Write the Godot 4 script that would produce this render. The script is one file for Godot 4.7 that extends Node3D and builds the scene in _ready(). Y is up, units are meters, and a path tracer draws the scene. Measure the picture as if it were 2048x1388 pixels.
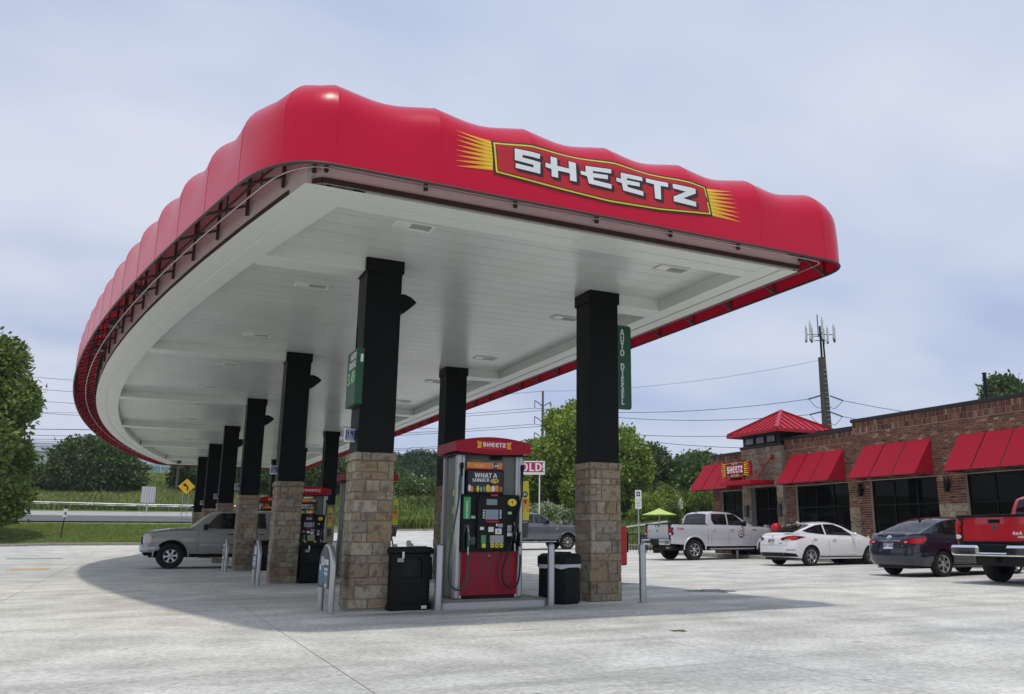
extends Node3D
# A filling station under a red fabric canopy. Axes: x to the right along the front of the canopy, -z away, y up, metres.

var rng := RandomNumberGenerator.new()
var M := {}
var taken := {}

# ---------------------------------------------------------------- mesh builder
class MB:
	var st := SurfaceTool.new()
	func _init() -> void:
		st.begin(Mesh.PRIMITIVE_TRIANGLES)
		st.set_smooth_group(-1)
	func tri(a: Vector3, b: Vector3, c: Vector3) -> void:
		st.add_vertex(a); st.add_vertex(c); st.add_vertex(b)
	func quad(a: Vector3, b: Vector3, c: Vector3, d: Vector3) -> void:   # counter-clockwise seen from outside
		tri(a, b, c); tri(a, c, d)
	func quv(a: Vector3, b: Vector3, c: Vector3, d: Vector3, r := Rect2(0, 0, 1, 1)) -> void:  # a is bottom left
		var p := [a, d, c, a, c, b]
		var t := [Vector2(0, 1), Vector2(0, 0), Vector2(1, 0), Vector2(0, 1), Vector2(1, 0), Vector2(1, 1)]
		for i in 6:
			st.set_uv(r.position + t[i] * r.size); st.add_vertex(p[i])
	func box(c: Vector3, s: Vector3, b := Basis()) -> void:
		var h := s * 0.5
		var p := []
		for i in 8:
			p.append(c + b * Vector3(h.x if i & 1 else -h.x, h.y if i & 2 else -h.y, h.z if i & 4 else -h.z))
		quad(p[0], p[2], p[3], p[1]); quad(p[4], p[5], p[7], p[6]); quad(p[0], p[4], p[6], p[2])
		quad(p[1], p[3], p[7], p[5]); quad(p[2], p[6], p[7], p[3]); quad(p[0], p[1], p[5], p[4])
	func span(lo: Vector3, hi: Vector3) -> void:
		box((lo + hi) * 0.5, (hi - lo).abs())
	func cbox(c: Vector3, s: Vector3, r: float, b := Basis()) -> void:    # box with chamfered edges
		var h := s * 0.5
		r = minf(r, minf(h.x, minf(h.y, h.z)) * 0.95)
		var q := {}
		for sx in [-1, 1]:
			for sy in [-1, 1]:
				for sz in [-1, 1]:
					q[[sx, sy, sz, 0]] = c + b * Vector3(sx * h.x, sy * (h.y - r), sz * (h.z - r))
					q[[sx, sy, sz, 1]] = c + b * Vector3(sx * (h.x - r), sy * h.y, sz * (h.z - r))
					q[[sx, sy, sz, 2]] = c + b * Vector3(sx * (h.x - r), sy * (h.y - r), sz * h.z)
		for s1 in [-1, 1]:
			face(q[[s1, -1, -1, 0]], q[[s1, 1, -1, 0]], q[[s1, 1, 1, 0]], q[[s1, -1, 1, 0]], s1 > 0)
			face(q[[-1, s1, -1, 1]], q[[-1, s1, 1, 1]], q[[1, s1, 1, 1]], q[[1, s1, -1, 1]], s1 > 0)
			face(q[[-1, -1, s1, 2]], q[[1, -1, s1, 2]], q[[1, 1, s1, 2]], q[[-1, 1, s1, 2]], s1 > 0)
			for s2 in [-1, 1]:
				face(q[[s1, s2, -1, 0]], q[[s1, s2, -1, 1]], q[[s1, s2, 1, 1]], q[[s1, s2, 1, 0]], s1 * s2 > 0)
				face(q[[s1, -1, s2, 2]], q[[s1, -1, s2, 0]], q[[s1, 1, s2, 0]], q[[s1, 1, s2, 2]], s1 * s2 > 0)
				face(q[[-1, s1, s2, 1]], q[[-1, s1, s2, 2]], q[[1, s1, s2, 2]], q[[1, s1, s2, 1]], s1 * s2 > 0)
				for s3 in [-1, 1]:
					if s1 * s2 * s3 > 0:
						tri(q[[s1, s2, s3, 0]], q[[s1, s2, s3, 1]], q[[s1, s2, s3, 2]])
					else:
						tri(q[[s1, s2, s3, 0]], q[[s1, s2, s3, 2]], q[[s1, s2, s3, 1]])
	func face(a: Vector3, b: Vector3, c: Vector3, d: Vector3, keep: bool) -> void:
		if keep:
			quad(a, b, c, d)
		else:
			quad(a, d, c, b)
	func grid(rows: Array, closed := false, smooth := true) -> void:   # rows of equally many points
		st.set_smooth_group(1 if smooth else -1)
		for i in rows.size() - 1:
			var a: Array = rows[i]
			var b: Array = rows[i + 1]
			var n := a.size()
			for j in (n if closed else n - 1):
				var k := (j + 1) % n
				quad(a[j], a[k], b[k], b[j])
		st.set_smooth_group(-1)
	func tube(pts: Array, r: float, sides := 8, caps := true, r_end := -1.0) -> void:
		var rows := []
		var n := pts.size()
		var side := Vector3()
		for i in n:
			var t: Vector3 = (pts[mini(i + 1, n - 1)] - pts[maxi(i - 1, 0)]).normalized()
			if i == 0:
				side = t.cross(Vector3.UP if absf(t.y) < 0.9 else Vector3.RIGHT).normalized()
			else:
				side = (side - t * side.dot(t)).normalized()
			var up := side.cross(t)
			var rr := r if r_end < 0 else lerpf(r, r_end, float(i) / (n - 1))
			var row := []
			for k in sides:
				var a := TAU * k / sides
				row.append(pts[i] + (side * cos(a) + up * sin(a)) * rr)
			rows.append(row)
		grid(rows, true, sides > 5)
		if caps:
			for e in [0, n - 1]:
				var row: Array = rows[e]
				for k in sides:
					if e == 0:
						tri(pts[e], row[(k + 1) % sides], row[k])
					else:
						tri(pts[e], row[k], row[(k + 1) % sides])
	func bar(a: Vector3, b: Vector3, w: float, h: float, up := Vector3.UP) -> void:
		var d := b - a
		var z := d.normalized()
		if absf(z.dot(up)) > 0.98:
			up = Vector3.RIGHT
		var x := up.cross(z).normalized()
		box((a + b) * 0.5, Vector3(w, h, d.length()), Basis(x, z.cross(x), z))
	func lathe(prof: Array, sides: int, xf := Transform3D(), smooth := true) -> void:  # Vector2(r, y)
		var rows := []
		for p in prof:
			var row := []
			for k in sides:
				var a := TAU * k / sides
				row.append(xf * Vector3(p.x * cos(a), p.y, -p.x * sin(a)))
			rows.append(row)
		grid(rows, true, smooth)
	func flat(poly: PackedVector2Array, f: Callable, up := true) -> void:       # triangulate a 2D polygon, map it by f
		var ix := Geometry2D.triangulate_polygon(poly)
		for i in range(0, ix.size(), 3):
			var a := poly[ix[i]]
			var b := poly[ix[i + 1]]
			var c := poly[ix[i + 2]]
			if ((b - a).cross(c - a) > 0) == up:
				tri(f.call(a), f.call(b), f.call(c))
			else:
				tri(f.call(a), f.call(c), f.call(b))
	func prism(poly: PackedVector2Array, z0: float, z1: float, xf := Transform3D()) -> void:   # z1 > z0, face towards +z
		if Geometry2D.is_polygon_clockwise(poly):
			poly = poly.duplicate(); poly.reverse()
		flat(poly, func(p): return xf * Vector3(p.x, p.y, z1), true)
		flat(poly, func(p): return xf * Vector3(p.x, p.y, z0), false)
		var n := poly.size()
		for i in n:
			var a := poly[i]
			var b := poly[(i + 1) % n]
			quad(xf * Vector3(a.x, a.y, z0), xf * Vector3(b.x, b.y, z0), xf * Vector3(b.x, b.y, z1), xf * Vector3(a.x, a.y, z1))
	func done() -> ArrayMesh:
		st.generate_normals()
		return st.commit()

# ---------------------------------------------------------------- objects
func numbered(called: String) -> String:
	var k: int = taken.get(called, 0)
	taken[called] = k + 1
	return called if k == 0 else "%s_%03d" % [called, k]

func obj(called: String, shape, material: Material, parent: Node = null) -> MeshInstance3D:
	var o := MeshInstance3D.new()
	o.mesh = shape.done() if shape is MB else shape
	o.material_override = material
	if parent == null:
		o.name = numbered(called)
		add_child(o, true)
	else:
		var seen: Dictionary = parent.get_meta("_n", {}) if parent.has_meta("_n") else {}
		var k: int = seen.get(called, 0)
		seen[called] = k + 1
		parent.set_meta("_n", seen)
		o.name = called if k == 0 else "%s_%03d" % [called, k]
		parent.add_child(o, true)
	return o

func tag(o: Node, label := "", category := "", group := "", kind := "") -> Node:
	if label: o.set_meta("label", label)
	if category: o.set_meta("category", category)
	if group: o.set_meta("group", group)
	if kind: o.set_meta("kind", kind)
	return o

func thing(called: String, label: String, category: String, at := Vector3.ZERO, turn := 0.0, group := "") -> Node3D:
	var o := Node3D.new()
	o.name = numbered(called)
	add_child(o, true)
	o.position = at
	o.rotation.y = turn
	tag(o, label, category, group)
	return o

func part(called: String, parent: Node) -> Node3D:   # a part that only holds sub-parts
	var o := Node3D.new()
	o.name = called
	parent.add_child(o, true)
	return o

func V(u: float, y: float, v: float) -> Vector3:
	return Vector3(u, y, -v)

# ---------------------------------------------------------------- materials
func lin(r: float, g: float, b: float, a := 1.0) -> Color:
	var c := Color(r, g, b).linear_to_srgb()
	c.a = a
	return c

func mat(called: String, c: Color, rough := 0.6, metal := 0.0, spec := 0.5) -> StandardMaterial3D:
	var m := StandardMaterial3D.new()
	m.resource_name = called
	m.albedo_color = c
	m.roughness = rough
	m.metallic = metal
	m.metallic_specular = spec
	M[called] = m
	return m

func ntex(seed_: int, freq: float, colors: Array, size := 512, octaves := 4, kind := FastNoiseLite.TYPE_SIMPLEX_SMOOTH, as_normal := false, bump := 4.0) -> NoiseTexture2D:
	var n := FastNoiseLite.new()
	n.seed = seed_; n.frequency = freq; n.fractal_octaves = octaves; n.noise_type = kind
	var t := NoiseTexture2D.new()
	t.width = size; t.height = size; t.seamless = true; t.noise = n
	if as_normal:
		t.as_normal_map = true; t.bump_strength = bump
	elif colors:
		var g := Gradient.new()
		var offs := PackedFloat32Array()
		var cs := PackedColorArray()
		for c in colors:
			offs.append(c[0]); cs.append(c[1])
		g.offsets = offs; g.colors = cs
		t.color_ramp = g
	return t

func tri_map(m: StandardMaterial3D, tex: Texture2D, scale_: float, normal: Texture2D = null, ns := 1.0) -> StandardMaterial3D:
	m.albedo_texture = tex
	m.uv1_triplanar = true
	m.uv1_world_triplanar = true
	m.uv1_scale = Vector3.ONE * scale_
	if normal:
		m.normal_enabled = true; m.normal_texture = normal; m.normal_scale = ns
	return m

func gv(x: float) -> Color:
	return Color(x, x, x)

func pane(called: String, c: Color, a: float) -> StandardMaterial3D:
	c.a = a
	var m := mat(called, c, 0.02, 0.0, 0.5)
	m.transparency = BaseMaterial3D.TRANSPARENCY_ALPHA
	return m

func make_materials() -> void:
	mat("black_metal", lin(0.005, 0.0052, 0.006), 0.45, 0.0, 0.35)
	mat("column_black", lin(0.0035, 0.0036, 0.0042), 0.5, 0.0, 0.30)
	mat("black_plastic", lin(0.004, 0.0045, 0.006), 0.42, 0.0, 0.32)
	mat("black_gloss", lin(0.006, 0.006, 0.007), 0.12)
	mat("rubber", lin(0.012, 0.012, 0.012), 0.75)
	mat("tyre", lin(0.010, 0.010, 0.0105), 0.8)
	mat("steel", lin(0.44, 0.44, 0.44), 0.33, 0.92)
	mat("island_steel", lin(0.36, 0.36, 0.36), 0.48, 0.7)
	mat("galvanised", lin(0.50, 0.51, 0.52), 0.42, 0.75)
	mat("chrome", lin(0.80, 0.80, 0.82), 0.07, 1.0)
	mat("alloy", lin(0.60, 0.60, 0.62), 0.22, 0.85)
	mat("alloy_dark", lin(0.06, 0.06, 0.065), 0.3, 0.6)
	mat("frame_brown", lin(0.055, 0.040, 0.038), 0.55)
	mat("white_paint", lin(0.78, 0.78, 0.77), 0.5)
	mat("ceiling_white", lin(0.66, 0.69, 0.66), 0.24)
	M.ceiling_white.normal_enabled = true
	tri_map(M.ceiling_white, ntex(90, 0.01, [[0.0, gv(0.94)], [1.0, gv(1.0)]], 256, 3), 0.2, ntex(91, 0.02, [], 512, 3, FastNoiseLite.TYPE_SIMPLEX_SMOOTH, true, 2.0), 0.10)
	mat("ceiling_trim", lin(0.70, 0.73, 0.70), 0.32)
	mat("gap_grey", lin(0.10, 0.11, 0.105), 0.7)
	mat("fascia", lin(0.74, 0.66, 0.67), 0.6)
	mat("roof_grey", lin(0.3, 0.3, 0.3), 0.8)
	mat("lens_white", lin(0.75, 0.75, 0.73), 0.3)
	mat("lens_grey", lin(0.35, 0.35, 0.33), 0.35)
	var f := mat("awning_red", lin(0.60, 0.0010, 0.034), 0.30, 0.0, 0.30)
	f.backlight_enabled = true
	f.backlight = Color(0.36, 0.075, 0.105)
	f.clearcoat_enabled = true; f.clearcoat = 0.25; f.clearcoat_roughness = 0.28
	f.normal_enabled = true
	f.normal_texture = ntex(77, 0.02, [], 512, 3, FastNoiseLite.TYPE_SIMPLEX_SMOOTH, true, 2.0)
	f.normal_scale = 0.10
	f.uv1_triplanar = true; f.uv1_world_triplanar = true; f.uv1_scale = Vector3.ONE * 0.5
	mat("store_awning", lin(0.335, 0.010, 0.026), 0.6, 0.0, 0.25)
	mat("roof_red", lin(0.40, 0.006, 0.022), 0.36, 0.0, 0.4)
	mat("pump_red", lin(0.34, 0.003, 0.022), 0.30, 0.0, 0.35)
	mat("pump_dark_red", lin(0.13, 0.003, 0.012), 0.35)
	mat("sign_red", lin(0.50, 0.006, 0.016), 0.4)
	mat("sign_maroon", lin(0.045, 0.006, 0.012), 0.5)
	mat("sign_black", lin(0.012, 0.008, 0.008), 0.5)
	mat("sign_white", lin(0.80, 0.81, 0.84), 0.45)
	mat("sign_yellow", lin(0.72, 0.66, 0.03), 0.45)
	mat("sign_orange", lin(0.82, 0.36, 0.012), 0.45)
	mat("traffic_yellow", lin(0.82, 0.47, 0.006), 0.45)
	mat("green_sign", lin(0.006, 0.075, 0.030), 0.4)
	mat("tag_green", lin(0.05, 0.33, 0.10), 0.4)
	mat("nozzle_green", lin(0.010, 0.10, 0.055), 0.4)
	mat("hose_green", lin(0.008, 0.085, 0.060), 0.4)
	mat("lit_green", lin(0.30, 0.62, 0.33), 0.4)
	mat("blue_sign", lin(0.014, 0.045, 0.19), 0.4)
	mat("poster_blue", lin(0.03, 0.15, 0.38), 0.4)
	mat("poster_green", lin(0.03, 0.20, 0.12), 0.4)
	mat("poster_grey", lin(0.055, 0.058, 0.062), 0.45)
	mat("teal_letters", lin(0.08, 0.30, 0.33), 0.6)
	mat("lcd", lin(0.22, 0.26, 0.27), 0.2)
	mat("screen_blue", lin(0.25, 0.30, 0.37), 0.15)
	mat("panel_grey", lin(0.12, 0.125, 0.105), 0.18)
	mat("fire_red", lin(0.46, 0.004, 0.014), 0.35)
	mat("lime", lin(0.58, 0.72, 0.22), 0.7).backlight_enabled = true
	M.lime.backlight = Color(0.5, 0.6, 0.25)
	mat("car_silver", lin(0.62, 0.63, 0.67), 0.30, 0.25)
	mat("car_white", lin(0.80, 0.80, 0.81), 0.25)
	mat("car_navy", lin(0.008, 0.011, 0.030), 0.22, 0.1)
	mat("car_red", lin(0.50, 0.003, 0.016), 0.22, 0.0)
	mat("car_grey", lin(0.12, 0.125, 0.14), 0.26, 0.3)
	mat("car_pewter", lin(0.37, 0.365, 0.355), 0.30, 0.35)
	for k in ["car_silver", "car_white", "car_navy", "car_red", "car_grey", "car_pewter"]:
		M[k].clearcoat_enabled = true; M[k].clearcoat = 1.0; M[k].clearcoat_roughness = 0.04
	mat("lamp_red", lin(0.42, 0.006, 0.010), 0.12)
	mat("lamp_dark_red", lin(0.11, 0.003, 0.005), 0.12)
	mat("lamp_clear", lin(0.72, 0.72, 0.72), 0.10)
	mat("lamp_amber", lin(0.75, 0.22, 0.03), 0.15)
	mat("seat_cloth", lin(0.20, 0.19, 0.18), 0.9)
	mat("cabin_dark", lin(0.012, 0.012, 0.013), 0.8)
	mat("plate_yellow", lin(0.75, 0.55, 0.10), 0.5)
	pane("car_glass", lin(0.008, 0.011, 0.011), 0.60)
	pane("dark_glass", lin(0.006, 0.007, 0.008), 0.86)
	pane("store_glass", lin(0.004, 0.0045, 0.0045), 0.66).metallic_specular = 0.24
	pane("pump_glass", lin(0.20, 0.22, 0.18), 0.35)
	mat("shirt", lin(0.10, 0.22, 0.45), 0.9)
	mat("roof_blue_grey", lin(0.24, 0.27, 0.31), 0.6)
	mat("warehouse_white", lin(0.62, 0.68, 0.72), 0.7)
	mat("warehouse_dark", lin(0.03, 0.04, 0.035), 0.7)
	mat("wire", lin(0.05, 0.055, 0.06), 0.6)
	mat("insulator", lin(0.07, 0.075, 0.08), 0.5)
	mat("antenna", lin(0.62, 0.63, 0.65), 0.5)
	mat("mortar", lin(0.56, 0.47, 0.38), 0.95)
	mat("joint_mortar", lin(0.30, 0.275, 0.24), 0.95)
	mat("parapet_cap", lin(0.010, 0.011, 0.013), 0.5)
	mat("puddle_stain", lin(0.075, 0.078, 0.085), 0.6)
	mat("moss_stain", lin(0.10, 0.105, 0.035), 0.9)
	mat("yellow_paint", lin(0.55, 0.38, 0.16), 0.8)
	mat("drain_iron", lin(0.07, 0.07, 0.072), 0.7)
	mat("bag_film", lin(0.55, 0.56, 0.58), 0.35)
	var vc := mat("vertex_colour", Color.WHITE, 0.8)
	vc.vertex_color_use_as_albedo = true
	# stone in several tones; grain by noise
	var stone_n := ntex(5, 0.012, [], 512, 5, FastNoiseLite.TYPE_SIMPLEX_SMOOTH, true, 6.0)
	var stone_t := ntex(6, 0.010, [[0.0, gv(0.62)], [0.35, Color(0.88, 0.84, 0.78)], [0.55, gv(1.0)], [0.75, Color(1.0, 0.93, 0.82)], [1.0, gv(0.78)]], 512, 5)
	var tones := [[0.315, 0.272, 0.205], [0.37, 0.335, 0.265], [0.285, 0.235, 0.175], [0.315, 0.240, 0.165], [0.39, 0.365, 0.300], [0.265, 0.235, 0.195], [0.335, 0.28, 0.205], [0.315, 0.29, 0.24]]
	for i in tones.size():
		tri_map(mat("stone_%d" % i, lin(tones[i][0], tones[i][1], tones[i][2]), 0.9), stone_t, 0.7 + 0.11 * i, stone_n, 0.45)
	var brick := mat("brick", Color.WHITE, 0.92)
	brick.vertex_color_use_as_albedo = true
	tri_map(brick, ntex(9, 0.05, [[0.0, gv(0.75)], [1.0, gv(1.0)]], 256, 3), 1.5)
	var wood := mat("pole_wood", lin(0.16, 0.145, 0.12), 0.95)
	tri_map(wood, ntex(12, 0.02, [[0.0, gv(0.5)], [0.5, gv(0.9)], [1.0, Color(0.8, 0.95, 0.75)]], 256, 4), 0.4)
	var leaf := mat("leaf", Color.WHITE, 0.62)
	leaf.vertex_color_use_as_albedo = true
	leaf.backlight_enabled = true
	leaf.backlight = Color(0.55, 0.62, 0.35)
	var blade := mat("blade", Color.WHITE, 0.7)
	blade.vertex_color_use_as_albedo = true
	blade.backlight_enabled = true
	blade.backlight = Color(0.5, 0.55, 0.35)
	mat("bark", lin(0.085, 0.07, 0.055), 0.95)
	var asph := mat("asphalt", lin(0.17, 0.175, 0.19), 0.9)
	tri_map(asph, ntex(20, 0.02, [[0.0, gv(0.7)], [1.0, gv(1.0)]], 512, 5), 0.3)
	var conc := mat("far_concrete", lin(0.50, 0.49, 0.46), 0.9)
	tri_map(conc, ntex(21, 0.01, [[0.0, gv(0.78)], [1.0, gv(1.0)]], 512, 5), 0.15)
	tri_map(mat("kerb_concrete", lin(0.44, 0.42, 0.36), 0.9), ntex(22, 0.03, [[0.0, gv(0.7)], [1.0, gv(1.0)]], 512, 5), 0.5)
	var gr := mat("grass_ground", lin(0.15, 0.205, 0.055), 0.95)
	tri_map(gr, ntex(23, 0.012, [[0.0, Color(0.62, 0.70, 0.55)], [0.45, Color(0.9, 0.95, 0.8)], [0.7, gv(1.0)], [1.0, Color(1.0, 0.93, 0.72)]], 1024, 6), 0.05)

# ---------------------------------------------------------------- lettering and small helpers
var fonts := {}
func lettering(parent: Node, text: String, h: float, xf: Transform3D, material: Material, bold := true, called := "lettering", squeeze := 1.0) -> MeshInstance3D:
	if not fonts.has(bold):
		var f := SystemFont.new()
		f.font_names = PackedStringArray(["Droid Sans"])
		f.font_weight = 700 if bold else 400
		fonts[bold] = f
	var t := TextMesh.new()
	t.font = fonts[bold]
	t.text = text
	t.font_size = 32
	t.pixel_size = h / (0.72 * 32.0)
	t.depth = 0.003
	t.curve_step = 2.0
	var o := obj(called, t, material, parent)
	o.transform = xf * Transform3D(Basis.from_scale(Vector3(squeeze, 1, 1)), Vector3.ZERO)
	return o

func facing(at: Vector3, normal: Vector3, up := Vector3.UP) -> Transform3D:   # +z along the normal
	var z := normal.normalized()
	var x := up.cross(z).normalized()
	return Transform3D(Basis(x, z.cross(x), z), at)

func rect(x0: float, y0: float, x1: float, y1: float) -> PackedVector2Array:
	return PackedVector2Array([Vector2(x0, y0), Vector2(x1, y0), Vector2(x1, y1), Vector2(x0, y1)])

func round_rect(x0: float, y0: float, x1: float, y1: float, r: float, n := 4) -> PackedVector2Array:
	var p := PackedVector2Array()
	for c in [[x1 - r, y0 + r, -90], [x1 - r, y1 - r, 0], [x0 + r, y1 - r, 90], [x0 + r, y0 + r, 180]]:
		for k in n + 1:
			var a := deg_to_rad(c[2] + 90.0 * k / n)
			p.append(Vector2(c[0] + r * cos(a), c[1] + r * sin(a)))
	return p

func ellipse(cx: float, cy: float, rx: float, ry: float, n := 20) -> PackedVector2Array:
	var p := PackedVector2Array()
	for k in n:
		p.append(Vector2(cx + rx * cos(TAU * k / n), cy + ry * sin(TAU * k / n)))
	return p

func plate(called: String, poly: PackedVector2Array, z0: float, z1: float, material: Material, parent: Node, xf := Transform3D()) -> MeshInstance3D:
	var b := MB.new()
	b.prism(poly, z0, z1, xf)
	return obj(called, b, material, parent)

func block(called: String, lo: Vector3, hi: Vector3, r: float, material: Material, parent: Node) -> MeshInstance3D:
	var b := MB.new()
	b.cbox((lo + hi) * 0.5, (hi - lo).abs(), r)
	return obj(called, b, material, parent)

func smooth_path(p: Array, n := 8) -> Array:     # Catmull-Rom through the points
	var out := []
	for i in p.size() - 1:
		var a = p[maxi(i - 1, 0)]
		var b = p[i]
		var c = p[i + 1]
		var d = p[mini(i + 2, p.size() - 1)]
		for k in n:
			out.append(b.cubic_interpolate(c, a, d, float(k) / n))
	out.append(p[-1])
	return out

func piece(p: Array, x: float) -> float:           # piecewise linear
	if x <= p[0][0]:
		return p[0][1]
	for i in p.size() - 1:
		if x <= p[i + 1][0]:
			return lerpf(p[i][1], p[i + 1][1], (x - p[i][0]) / (p[i + 1][0] - p[i][0]))
	return p[-1][1]

# glyphs of the station's name, each in a unit cell; strokes as on its signs
const GLYPHS := {
	"S": [0, 1, 1, .96, .97, .72, .30, .75, .29, .62, 1, .56, 1, 0, .03, .05, .03, .28, .72, .23, .72, .36, 0, .42],
	"H": [0, 1, .26, 1, .26, .60, .72, .60, .72, 1, 1, .98, 1, 0, .74, 0, .74, .37, .28, .37, .28, 0, .03, 0, .03, .37, -.2, .40, -.2, .62, 0, .60],
	"E": [0, .94, 1, 1, 1, .78, .28, .74, .28, .63, .86, .66, .86, .45, .29, .41, .30, .28, 1, .23, 1, 0, .10, .05, .04, .41, -.2, .44, -.2, .63, 0, .61],
	"T": [0, 1, 1, 1, 1, .76, .66, .76, .63, 0, .36, 0, .36, .76, 0, .78],
	"Z": [0, 1, 1, .95, 1, .70, .42, .31, 1, .25, 1, 0, 0, .05, 0, .30, .55, .69, 0, .75]}
const CELLS := [["S", 3.785, 4.135], ["H", 4.285, 4.66], ["E", 4.80, 5.175], ["E", 5.32, 5.675], ["T", 5.735, 6.09], ["Z", 6.165, 6.535]]

func glyph(k: String, x0: float, x1: float, y0: float, y1: float) -> PackedVector2Array:
	var p := PackedVector2Array()
	var g: Array = GLYPHS[k]
	for i in range(0, g.size(), 2):
		p.append(Vector2(lerpf(x0, x1, g[i]), lerpf(y0, y1, g[i + 1])))
	return p

func word_glyphs(w: float, h: float) -> Array:     # the six letters in a box of that size about the origin
	var out := []
	for c in CELLS:
		out.append(glyph(c[0], (c[1] - 5.16) / 2.75 * w, (c[2] - 5.16) / 2.75 * w, -h / 2, h / 2))
	return out

# ---------------------------------------------------------------- the lie of the land
const LEFT_PROFILE := [[-400, 0], [50, 0], [64, .40], [66, .56], [78, 2.05], [92, 2.85], [100, 3.30], [104, 3.6], [112, 4.6], [135, 7.8], [156, 10.6], [170, 11.0], [400, 14]]
const RIGHT_PROFILE := [[-400, 0], [30, 0], [40, .10], [50, .27], [60, .75], [70, 1.32], [74, 1.62], [94, 4.0], [110, 4.8], [150, 7.3], [172, 13.0], [200, 19.0], [400, 30]]

func gy(u: float, v: float) -> float:
	var l := piece(LEFT_PROFILE, v)
	var r := piece(RIGHT_PROFILE, v) + 0.006 * clampf(u - 8.0, 0, 40) 
	r += 0.11 * maxf(0.0, u - 26.0) * smoothstep(33.0, 41.0, v) * smoothstep(150.0, 90.0, v)
	r = minf(r, 40.0)
	return lerpf(l, r, smoothstep(8.0, 20.0, u))

func on(u: float, v: float, up := 0.0) -> Vector3:
	return V(u, gy(u, v) + up, v)

func sky_image() -> Image:
	var w := 1024
	var h := 512
	var data := PackedFloat32Array()
	data.resize(w * h * 3)
	var n := FastNoiseLite.new()
	n.seed = 41; n.frequency = 0.85; n.fractal_octaves = 5; n.noise_type = FastNoiseLite.TYPE_SIMPLEX_SMOOTH
	var n2 := FastNoiseLite.new()
	n2.seed = 8; n2.frequency = 0.20; n2.fractal_octaves = 3
	var k := 0
	for j in h:
		var el := PI * (0.5 - (j + 0.5) / h)
		var y := sin(el)
		var c := cos(el)
		for i in w:
			var r: float
			var g: float
			var b: float
			if y < 0.0:
				r = 0.40; g = 0.41; b = 0.40
			else:
				var a := TAU * (float(i) + 0.5) / w
				var px := sin(a) * c / (y + 0.22)
				var pz := cos(a) * c / (y + 0.22)
				var big := n2.get_noise_2d(px * 1.0 + 3.0, pz)
				var f := n.get_noise_2d(px * 0.8, pz * 1.3 + 7.0)
				var cl := clampf(0.60 + 0.75 * big + 0.95 * f, 0.0, 1.0)
				cl = lerpf(cl, 0.55, smoothstep(0.16, 0.0, y))
				r = lerpf(0.500, 0.690, cl); g = lerpf(0.590, 0.735, cl); b = lerpf(0.800, 0.850, cl)
				var dim := 1.0 - 0.10 * clampf(-f * 1.6, 0.0, 1.0) 
				r *= dim; g *= dim; b *= lerpf(1.0, dim, 0.7)
			data[k] = r; data[k + 1] = g; data[k + 2] = b
			k += 3
	return Image.create_from_data(w, h, false, Image.FORMAT_RGBF, data.to_byte_array())

func place_camera_and_light() -> void:
	var cam := Camera3D.new()
	cam.name = "camera"
	cam.projection = Camera3D.PROJECTION_FRUSTUM
	cam.near = 0.1
	cam.far = 2000.0
	cam.size = 694.0 / 841.75 * 0.1
	cam.frustum_offset = Vector2(-67.0, -4.25) / 841.75 * 0.1
	cam.position = Vector3(0, 1.086, 0)
	cam.rotation = Vector3(0.224, -0.477, 0)
	add_child(cam, true)
	cam.make_current()
	var e := Environment.new()
	e.background_mode = Environment.BG_SKY
	var s := Sky.new()
	var p := PanoramaSkyMaterial.new()
	p.panorama = ImageTexture.create_from_image(sky_image())
	s.sky_material = p
	e.sky = s
	e.tonemap_mode = Environment.TONE_MAPPER_LINEAR
	e.tonemap_exposure = 1.0
	e.sdfgi_enabled = true; e.ssao_enabled = true; e.ssil_enabled = true
	e.fog_enabled = true
	e.fog_density = 0.00028
	e.fog_light_color = Color(0.80, 0.85, 0.92)
	var we := WorldEnvironment.new()
	we.name = "world_environment"
	we.environment = e
	add_child(we, true)
	var sun := DirectionalLight3D.new()
	sun.name = "sun"
	sun.light_energy = 0.62
	sun.light_color = Color(1.0, 0.965, 0.91)
	sun.light_angular_distance = 2.2
	sun.shadow_enabled = true
	add_child(sun, true)
	sun.look_at_from_position(Vector3.ZERO, Vector3(0.12, -1.0, -0.235))

func add_sheet(called: String, us: Array, vs: Array, lift: float, material: Material, keep = null) -> MeshInstance3D:   # a sheet that follows the land
	var b := MB.new()
	b.st.set_smooth_group(1)
	for i in us.size() - 1:
		for j in vs.size() - 1:
			var cu: float = (us[i] + us[i + 1]) / 2.0
			var cv: float = (vs[j] + vs[j + 1]) / 2.0
			if keep != null and not keep.call(cu, cv):
				continue
			b.quad(on(us[i], vs[j], lift), on(us[i + 1], vs[j], lift), on(us[i + 1], vs[j + 1], lift), on(us[i], vs[j + 1], lift))
	return obj(called, b, material)

func steps(a: float, b: float, d: float) -> Array:
	var out := []
	var n := int(round((b - a) / d))
	for i in n + 1:
		out.append(lerpf(a, b, float(i) / n))
	return out

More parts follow.
